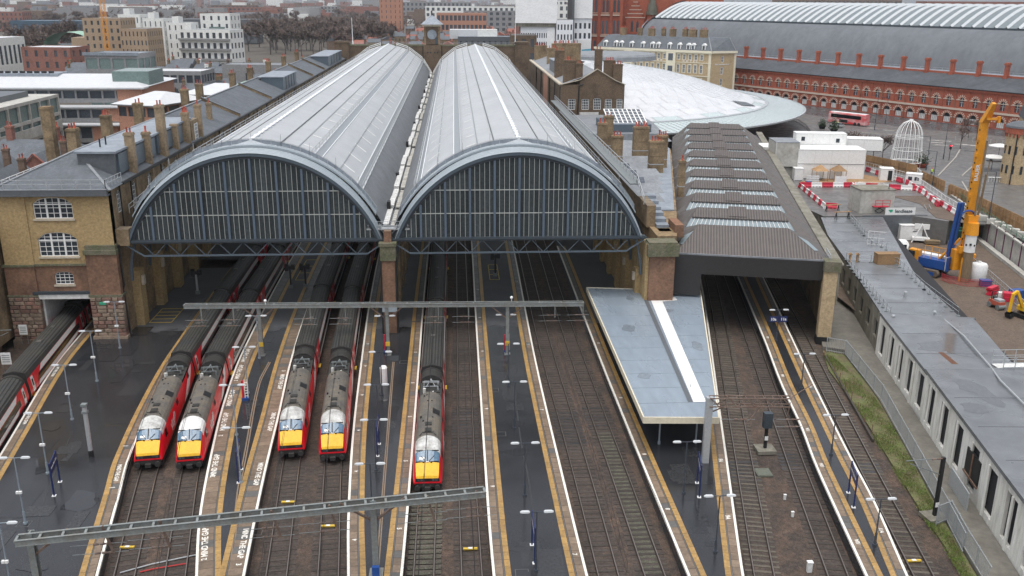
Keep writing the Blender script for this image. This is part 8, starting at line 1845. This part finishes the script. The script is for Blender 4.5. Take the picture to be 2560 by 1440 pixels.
t = thing('overhead_gantry', 'grey overhead line gantry spanning five trains close to the shed', 'gantry', (0,-8.5,0))
gantry_beam(t, (-22.9,.6,6.15), (22.9,-.8,6.25), .55, .42, 18, 'gantry')
for x, y in ((-14.5,.4),(.15,-.1),(14.1,-.5)):
    b = MB(); b.box(x-.2,x+.2,y-.2,y-.14,0,5.95); b.box(x-.2,x+.2,y+.14,y+.2,0,5.95); b.box(x-.05,x+.05,y-.14,y+.14,0,5.95); b.box(x-.35,x+.35,y-.35,y+.35,0,.12); b.build('mast', M['gantry'], t)
    for s in (-1,1): b = MB(); b.bar((x,y,4.4),(x+s*1.9,y,5.95),.12); b.build('brace', M['gantry_rust'], t)
    b = MB(); b.box(x-.25,x+.25,y-.3,y-.2,1.2,1.7); b.build('warning_plate', M['yellow_line'], t)
for x in (-21.5,-17.9,-9.2,-5.2,5.5,9.0,19.1,22.4): b = MB(); b.tube((x+.6,0,6),(x+.6,0,4.3),.08,n=6); b.build('drop_tube', M['gantry'], t); insul(t,(x,0,4.6),2.6)
for x in (-13.6,14.6): b = MB(); b.tube((x,0,6.4),(x,0,6.8),.05); b.lathe([(.02,7.05),(.18,6.9),(.16,6.75),(.02,6.7)],c=(x,0),n=10); b.build('dome_camera', M['white'], t)
t = thing('overhead_gantry', 'brown grey ladder-like overhead gantry slanting across the foreground', 'gantry', (2.2,-51.6,0))
gantry_beam(t, (-22.9,-3.6,5.85), (7.9,.9,5.95), .75, .42, 22, 'gantry')
for x, y, br in ((0,0,1),(-22.3,-3.0,2)):
    b = MB(); b.box(x-.22,x+.22,y-.25,y-.19,0,6.1); b.box(x-.22,x+.22,y+.19,y+.25,0,6.1); b.box(x-.05,x+.05,y-.19,y+.19,0,6.1); b.box(x-.5,x+.5,y-.5,y+.5,0,.15); b.build('mast', M['gantry'], t)
    for s in ((-1,1) if br == 1 else (1,)): b = MB(); b.bar((x,y,4.3),(x+s*2.3,y+s*.3,6.05),.2,.14); b.build('brace', M['gantry_rust'], t)
for x, y in ((-18.2,-2.5),(-14.6,-2.0),(-7.3,-1.1),(-3.4,-.6),(3.4,.3),(6.9,.8)): b = MB(); b.bar((x+.4,y,6.1),(x+.9,y,4.0),.14); b.build('drop_bracket', M['gantry_rust'], t); insul(t,(x,y,4.7),3.6,2,(1,.1,0))
b = MB(); b.box(-.25,.25,-.6,-.3,0,.9); b.build('blue_box', M['rig_blue'], t)
# lattice cantilever by the canopy
t = thing('overhead_gantry', 'short lattice cantilever gantry beside the blue-grey canopy', 'gantry', (30.5,-36.2,0), RD(-3))
b = MB(); b.box(-.3,.3,-.25,.25,0,6.4); b.build('mast', M['galv'], t)
b = MB()
for y in (-.3,.3):
    for z in (5.6,6.4): b.bar((0,y,z),(7.2,y,z),.09)
    for i in range(9): b.bar((i*.8,y,5.6 if i % 2 else 6.4),(i*.8+.8,y,6.4 if i % 2 else 5.6),.06)
for i in range(10): b.bar((i*.8,-.3,6.4),(i*.8,.3,6.4),.05); b.bar((i*.8,-.3,5.6),(i*.8,.3,5.6),.05)
b.bar((.1,0,4.9),(1.6,0,5.6),.1); b.bar((7.2,0,5.9),(7.0,0,4.2),.07); b.bar((7.1,0,6.3),(9.2,.6,7.4),.06); b.bar((4.6,0,5.6),(3.2,-.5,3.9),.06); b.build('lattice_arm', M['gantry_rust'], t); insul(t,(2.6,-.3,4.4),3.0,1); insul(t,(7.2,-.3,4.4),2.4,2)
for i, (x, y, rz, lab, h) in enumerate(((47.6,-44.8,RD(8),'dark overhead line mast with cantilever arms on the grass verge',5.6),(37.4,-32.3,0,'dark short mast with signal box between the two right-hand tracks',3.2),(-44.6,-10.5,0,'grey overhead line mast beside the far brick wall',5.5))):
    t = thing('overhead_mast', lab, 'mast', (x,y,-1.0), rz); b = MB(); b.box(-.9,.9,-.8,.8,-.1,.25); b.build('footing', M['concrete_dirty'], t); b = MB(); b.box(-.13,.13,-.13,.13,.25,h); b.build('post', M['black' if i < 2 else 'galv'], t)
    b = MB(); b.box(-.16,.16,-.18,-.13,1.1,1.5); b.build('plate', M['white'], t); s = 1 if i == 2 else -1
    if i != 1: b = MB(); b.bar((0,0,h-.1),(s*3.4,0,h),.06); b.bar((0,0,h-1.6),(s*3.0,0,h-.3),.06); b.build('cantilever', M['galv_dark'], t); insul(t,(s*.7,0,h-.1),.8,1)
    else: b = MB(); b.box(-.4,.4,-.3,.3,2.4,3.9); b.build('signal_box', M['iron_blue'], t)
# platform lamps: one build per height, then copies
def make_lamp(h, post, spot):
    t = thing('platform_lamp', 'x', 'platform lamp', (0,0,0), 0, 'twin-armed platform lamps'); b = MB(); b.tube((0,0,0),(0,0,.15),.17,n=10); b.tube((0,0,.15),(0,0,1.1),.1,n=8); b.tube((0,0,1.1),(0,0,h),.065,.05,n=8); b.build('post', M[post], t, True)
    for s in (-1,1):
        b = MB(); b.bar((0,0,h),(s*.55,0,h+.03),.05); b.build('arm', M[post], t)
        b = MB(); b.loft([[(x,-.13*w,h-.02),(x,-.1*w,h+.1*w),(x,.1*w,h+.1*w),(x,.13*w,h-.02),(x,0,h-.07*w)] for x,w in ((s*.5,.5),(s*.6,1),(s*1.05,1),(s*1.2,.5))]); b.build('lamp_head', M['lamp_head'], t, True)
    if spot:
        for s in (-1,1): b = MB(); b.box(s*.12-(.1),s*.12+.1,-.25,-.08,h*.48,h*.48+.2); b.build('floodlight', M['white'], t)
    return t
LPROTO = {}
def lamps(name, h, post, spot, pts):
    key = (h,post,spot)
    for i, (x, y) in enumerate(pts):
        if key not in LPROTO: t = LPROTO[key] = make_lamp(h,post,spot); t.location = (x,y,0)
        else: t = dup(LPROTO[key],(x,y))
        tag(t,'twin-armed platform lamp on '+name+', '+ORD[i]+' from the shed')
lamps('the wide wet platform',5.8,'lamp_grey',1,[(-31.80, -5.01),(-30.88, -14.93),(-29.81, -24.50),(-27.68, -35.39),(-26.07, -43.51),(-22.87, -52.92)])
lamps('the MIND THE GAP platform',5.2,'lamp_grey',0,[(-14.66, -9.01),(-13.89, -18.88),(-12.88, -28.75),(-10.48, -37.85)])
lamps('platform four and five',4.9,'lamp_post',0,[(-0.07, -8.80),(0.28, -20.13),(0.55, -28.61),(0.95, -36.25),(1.29, -44.17)])
lamps('platform six and seven',4.9,'lamp_post',0,[(13.93, -9.00),(13.68, -18.43),(13.71, -28.57),(13.77, -41.25),(13.81, -51.89)])
lamps('platform eight and nine',4.8,'lamp_post',0,[(27.27, -41.50),(27.60, -50.21)])
lamps('platform ten and eleven',4.0,'lamp_post',0,[(47.37, -6.12),(45.19, -20.50),(42.52, -35.41),(40.11, -49.95)])
# station name boards
def name_board(x, y, rz, lab, w=2.4):
    t = thing('name_board', lab, 'sign', (x,y,0), rz, 'blue station name boards')
    for k in (-w/2,w/2): b = MB(); b.box(k-.06,k+.06,-.06,.06,0,3.0); b.build('post', M['board_blue'], t); b = MB(); b.box(k-.16,k+.16,-.16,.16,0,.05); b.build('foot_plate', M['white'], t)
    b = MB(); b.box(-w/2+.06,w/2-.06,-.04,.04,1.9,2.95); b.build('board', M['board_blue'], t)
    for s in (-1,1):
        c = put('lettering', text_mesh("London King's Cross", .24, M['white'], 0, .004), t); c.matrix_local = TR(0,s*.052,2.45,0 if s < 0 else math.pi) @ Matrix.Rotation(RD(90),4,'X')
for i, (x, y, rz) in enumerate(((-25.8,-38.1,RD(101)),((-10.83, -36.66)+(RD(97),)),((0.85, -32.41)+(RD(91),)),((13.79, -49.75)+(RD(90),)),((28.63, -41.06)+(RD(80),)),((41.03, -43.33)+(RD(77),)))):
    name_board(x,y,rz,'blue station name board on '+['the wide wet platform','the MIND THE GAP platform','platform four and five','platform six and seven near the picture bottom','platform eight and nine before the canopy','platform ten and eleven'][i])
x, y = (47.08, -6.76); t = thing('platform_sign', 'dark blue 10 and 11 platform number sign under a lamp', 'sign', (x,y-.15,0)); b = MB(); b.box(-.05,.05,-.03,.03,2.4,3.6); b.build('bracket', M['board_blue'], t)
for s, tx in ((-1,'10a'),(1,'11a')): b = MB(); b.box(s*.62-.5,s*.62+.5,-.05,.05,2.75,3.45); b.build('panel', M['board_blue'], t); c = put('lettering', text_mesh(tx, .5, M['white'], 0, .004), t); c.matrix_local = TR(s*.62,-.06,3.1) @ Matrix.Rotation(RD(90),4,'X')
# grey-white post, cabinets, ladders, notices
t = thing('sign_post', 'thick pale post with black foot standing on the wide wet platform', 'post', (-25.1,-32.3,0)); b = MB(); b.tube((0,0,.6),(0,0,4.9),.2,n=10); b.build('post', M['galv'], t, True); b = MB(); b.tube((0,0,0),(0,0,.6),.24,n=10); b.build('foot', M['black'], t); b = MB(); b.box(-.24,.24,-.24,.24,4.3,4.5); b.box(-.24,.24,-.24,.24,5.0,5.2); b.build('band', M['galv_dark'], t)
t = thing('cabinet', 'white round-topped equipment cabinet beside the platform four lamps', 'cabinet', (0.25, -16.92, 0)); b = MB(); b.tube((0,0,0),(0,0,1.8),.38,n=12); b.build('body', M['white'], t, True); b = MB(); b.lathe([(.42,1.8),(.3,2.0),(.02,2.05)],n=12); b.build('cap', M['white'], t, True)
for i, (x, y) in enumerate(((-13.77, -20.61),(-0.09, -7.68),(14.04, -8.33))):
    t = thing('step_ladder', 'small red and white ladder on blue base, '+['on the MIND THE GAP platform','by the middle gantry mast','by the gantry mast on platform six'][i], 'ladder', (x,y,0)); b = MB(); b.box(-.35,.35,-.25,.25,0,.3); b.build('base', M['rig_blue'], t); b = MB(); b.box(-.3,-.12,-.15,.1,.3,2.2); b.build('red_frame', M['barrier_red'], t)
    b = MB(); b.bar((.0,-.1,.3),(.0,.1,2.3),.06); b.bar((.3,-.1,.3),(.3,.1,2.3),.06)
    for k in range(6): b.bar((0,-.08,.5+.3*k),(.3,-.08,.5+.3*k),.05)
    b.build('ladder', M['window_white'], t)
def notice(x, y, z, w, h, lab, rz=0):
    t = thing('notice', lab, 'sign', (x,y,z), rz); b = MB(); b.box(-w/2,w/2,-.03,.03,0,h); b.build('panel', M['white'], t)
    for k in range(4): b = MB(); b.box(-w*.38,w*.38,-.04,-.03,h*(.2+.18*k),h*(.26+.18*k)); b.build('text_line', M['galv_dark'], t)
    for s in (-1,1): b = MB(); b.box(s*w*.4-.03,s*w*.4+.03,0,.05,-1.2,.1); b.build('leg', M['galv_dark'], t)
notice(-44.0,-2.2,.9,.95,1.25,'white notice on the stone wall by the tunnel mouth'); x, y = (-42.57, -10.02); notice(x,y,.2,1.1,1.4,'white lineside notice board at the picture edge beyond the coaches')
b = MB(); b.box(-.4,.4,-.03,.03,0,.35); o = b.build('plaque', M['green_panel']); o.location = (-34.4,-1.75,4.4); tag(o,'small green plaque on the stone pier above a lamp','sign')
# dry signals under the shed
for i, (x, y) in enumerate(((-28.15, 15.84),(-15.56, 18.12),(-13.50, 18.41),(14.06, 22.87))):
    t = thing('platform_signal', ['grey signal post with twin heads on the wide platform inside the shed','dark signal post, first of a pair inside the shed','dark signal post beside the yellow box inside the shed','dark signal post in the yellow box on platform six'][i], 'signal', (x,y,0)); b = MB(); b.box(-.12,.12,-.12,.12,0,3.2); b.build('post', M['galv' if i == 0 else 'black'], t); b = MB(); b.box(-.7,.7,-.2,.2,2.9,3.3); b.box(-.7,-.2,-.25,.25,2.6,3.6); b.box(.2,.7,-.25,.25,2.8,3.5); b.build('head', M['black'], t); b = MB(); b.box(-.3,.3,-.2,.2,0,.5); b.build('foot', M['galv_dark'], t)
# canopy on platform eight and nine
t = thing('platform_canopy', 'blue-grey flat canopy with cream edge on platform eight', 'canopy', (30,-15,0))
ZC_ = 3.75; poly = [(25.3,4.6),(39.9,2.5),(31.85,-35.0),(25.05,-34.6)]; pl = [(x-30,y+15) for x,y in poly]
M['canopy'] = mat('m_canopy_sheet', (.24,.285,.33), .32, .10, .3, c2=(.20,.24,.285), mix=.55, rvar=.08, stretch=(1,.25,1))
b = MB(); b.prism(pl,ZC_-.12,ZC_); b.build('roof_sheet', M['canopy'], t)
b = MB(); cx_ = [(a*1.0,c) for a,c in pl]
for p, q_ in zip(cx_,cx_[1:]+cx_[:1]): b.bar((p[0],p[1],ZC_-.22),(q_[0],q_[1],ZC_-.22),.12,.62)
b.build('fascia', M['cream'], t)
b = MB(); b.add([(2.7,14.5,ZC_+.04),(4.1,14.5,ZC_+.04),(1.6,-16.5,ZC_+.04),(.4,-16.5,ZC_+.04)],[(0,1,2,3)]); b.add([(4.0,14.5,ZC_+.04),(6.0,15.0,ZC_+.04),(6.0,13.8,ZC_+.04),(4.0,13.4,ZC_+.04)],[(0,1,2,3)]); b.build('white_strip', M['white'], t)
b = MB(); b.add([(2.0,17,ZC_+.03),(2.5,17,ZC_+.03),(.35,-16.5,ZC_+.03),(-.1,-16.5,ZC_+.03)],[(0,1,2,3)]); b.build('gutter', M['lead_dark'], t)
for y in (-17.5,-9,-1,8): 
    for x in (-2.9,.6): b = MB(); b.tube((x+.0,y,0),(x,y,ZC_-.1),.08,n=8); b.tube((x,y,0),(x,y,.3),.13,n=8); b.bar((x,y,2.6),(x+.7,y,ZC_-.15),.07); b.bar((x,y,2.6),(x-.7,y,ZC_-.15),.07); b.build('column', M['lamp_grey'], t)
for (x, y) in ((3.5,0),(2.4,-8),(-1,5),(3.6,6),(1,-13)): b = MB(); b.tube((x,y,ZC_),(x,y,ZC_+.3),.05,n=6); b.build('vent', M['galv'], t)
# lineside clutter between the right-hand tracks
M['cover'] = mat('m_pit_cover', (.12,.13,.10), .7, .2, 1)
for i, (x, y) in enumerate(((35.90, -36.46),)):
    b = MB(); b.box(-.7,.7,-.7,.7,0,.14); b.box(-.62,.62,-.62,.62,.14,.17); o = b.build('pit_cover', M['cover']); o.location = (x,y,-1.15); tag(o,'greenish square pit cover between the right-hand tracks','cover')
for i, (x, y) in enumerate(((36.28, -41.06),(35.97, -43.81),(34.52, -51.42))):
    t = thing('lineside_box', ['small white lineside marker, farther of two on the gravel','small white lineside marker, nearer of two on the gravel','pale lineside location box at the picture bottom'][i], 'marker', (x,y,-1.15)); s = .9 if i == 2 else .5; b = MB(); b.box(-.2*s,.2*s,-.15*s,.15*s,0,.9*s); b.build('body', M['white_dirty'], t); b = MB(); b.box(-.24*s,.24*s,-.19*s,.19*s,.9*s,1.0*s); b.build('lid', M['white'], t)
M['red_cable'] = mat('m_red_cable', (.45,.03,.03), .5, .1, 1)
for m_, pts, lab in (('red_cable',[(-15.58, -48.97, -1.05),(-14.66, -48.61, -1.05),(-12.32, -48.02, -1.05)],'red cable lying across the two nearest left tracks'),('galv',[(-17.03, -48.99, -1.05),(-15.00, -47.98, -1.05),(-11.73, -46.84, -1.05)],'grey cable lying across the two nearest left tracks')):
    b = MB()
    for p, q_ in zip(pts,pts[1:]): b.tube(p,q_,.05,n=6)
    tag(b.build('cable', M[m_]),lab,'cable')
# contact and catenary wires over each electrified track
for k in range(1,9):
    t = thing('overhead_wire', 'thin contact and catenary wires above the track at '+['','platform one','platform two','platform three','platform four','platform five','platform six','platform seven','platform eight'][k], 'overhead wire', (0,0,0), 0, 'overhead wires'); p = TRK[k]; b = MB(); c = MB(); d = MB(); st = [(-58+i*3.2) for i in range(20)]
    sag = lambda y: 5.0-.7*math.sin(math.pi*((y+8.5) % 43)/43)
    for a, e in zip(st,st[1:]): b.tube((p.x(a),a,3.9),(p.x(e),e,3.9),.016,n=4,cap=False); c.tube((p.x(a),a,sag(a)),(p.x(e),e,sag(e)),.016,n=4,cap=False); d.tube((p.x(a),a,3.9),(p.x(a),a,sag(a)),.01,n=3,cap=False)
    b.build('contact_wire', M['black'], t); c.build('catenary_wire', M['black'], t); d.build('dropper', M['black'], t)
# repair patches, puddles and sheet joints
M['patch_dark'] = mat('m_patch_dark', (.024,.025,.028), .2, .3, .8, fine=.2); M['patch_light'] = mat('m_patch_light', (.036,.037,.039), .26, .3, .8, fine=.2); M['puddle'] = mat('m_puddle', (.03,.031,.034), .05, .2, .5)
M['deck_wet'] = mat('m_deck_wet', (.11,.115,.12), .1, .2, .5)
R3 = random.Random(5)
def patches(T, xl, xr, y0, y1, n, z=.003):
    for i in range(n):
        y = R3.uniform(y0,y1); a, c = xl(y), xr(y); z += .0008
        if c-a < 1.5: continue
        w = min(R3.uniform(.5,2.6),(c-a)*.6); L = R3.uniform(.5,4.5); x = R3.uniform(a,c-w); b = MB()
        if i % 3 == 2:
            k = 14; ph = R3.uniform(0,6); b.add([(x+w/2+w*.62*math.cos(6.2832*j/k)*(1+.3*math.sin(3*6.2832*j/k+ph)),y+L*.5*math.sin(6.2832*j/k)*(1+.3*math.sin(2*6.2832*j/k+ph)),z) for j in range(k)],[tuple(range(k))]); b.build('puddle', M['puddle'], T)
        else: b.quad((x,y,z+.001),(x+w,y+R3.uniform(-.1,.1),z+.001),(x+w,y+L,z+.001),(x,y+L,z+.001)); b.build('tarmac_patch', M['patch_dark' if i % 2 else 'patch_light'], T)
E_ = lambda k, o: (lambda y: EDG[k].x(y)+o)
patches(pl0,E_('e0',1.7),E_('e1',-1.7),-50,0,34); patches(pl2,E_('e2',2.0),E_('e3',-2.0),-40,0,16); patches(pl4,E_('e4',1.6),E_('e5',-1.6),-50,0,14); patches(pl6,E_('e6',1.6),E_('e7',-1.6),-55,0,22); patches(pl8,E_('e8',1.6),E_('e9',-1.6),-50,-33,10)
ct = bpy.data.objects['platform_canopy']
for i in range(1,11):
    y = 19-i*3.55; xa = -4.75-.012*i; xb = 9.6-8.1*(17.5-y)/37.5; b = MB(); b.bar((xa+.1,y,ZC_+.012),(xb-.1,y,ZC_+.012),.05,.03); b.build('sheet_joint', M['lamp_grey'], ct)
for (x, y, w, L) in ((-2,4,.8,2.5),(3.5,10,1.2,1.4),(4.5,-2,.6,3),(-3,-10,.7,1.6),(.2,15,.5,2)):
    b = MB(); b.add([(x+w*math.cos(6.2832*j/12)*(1+.25*math.sin(j*2.1)),y+L*.5*math.sin(6.2832*j/12),ZC_+.006) for j in range(12)],[tuple(range(12))]); b.build('water_stain', M['canopy_stain'] if 'canopy_stain' in M else M.setdefault('canopy_stain', mat('m_canopy_stain',(.17,.20,.23),.12,.2,.6)), ct)
for i in range(8):
    y = R3.uniform(-55,38); x0_ = Path([(50,-60),(56,-27),(60,-8.8),(72,40)]).x(y)+R3.uniform(.5,5); z_ = (4.856 if y < -29 else (4.456 if -26 < y < -11 else 4.056))+i*.0008; w, L = R3.uniform(.8,2.2), R3.uniform(1,3.5)
    if -30 < y < -25 or -13 < y < -7: continue
    b = MB(); b.add([(x0_+w*math.cos(6.2832*j/14)*(1+.3*math.sin(j*1.7)),y+L*math.sin(6.2832*j/14),z_) for j in range(14)],[tuple(range(14))]); b.build('puddle', M['deck_wet'], TD)
for y in range(-58,40,6):
    if -30 < y < -25 or -13 < y < -7: continue
    z_ = 4.853 if y < -29 else (4.453 if y < -11 else 4.053); xa = Path([(49.5,-60),(55.6,-27),(59.6,-8.8),(72,40)]).x(y); b = MB(); b.bar((xa,y,z_),(xa+7.5,y-.5,z_),.06,.012); b.build('felt_joint', M['patch_light'], TD)
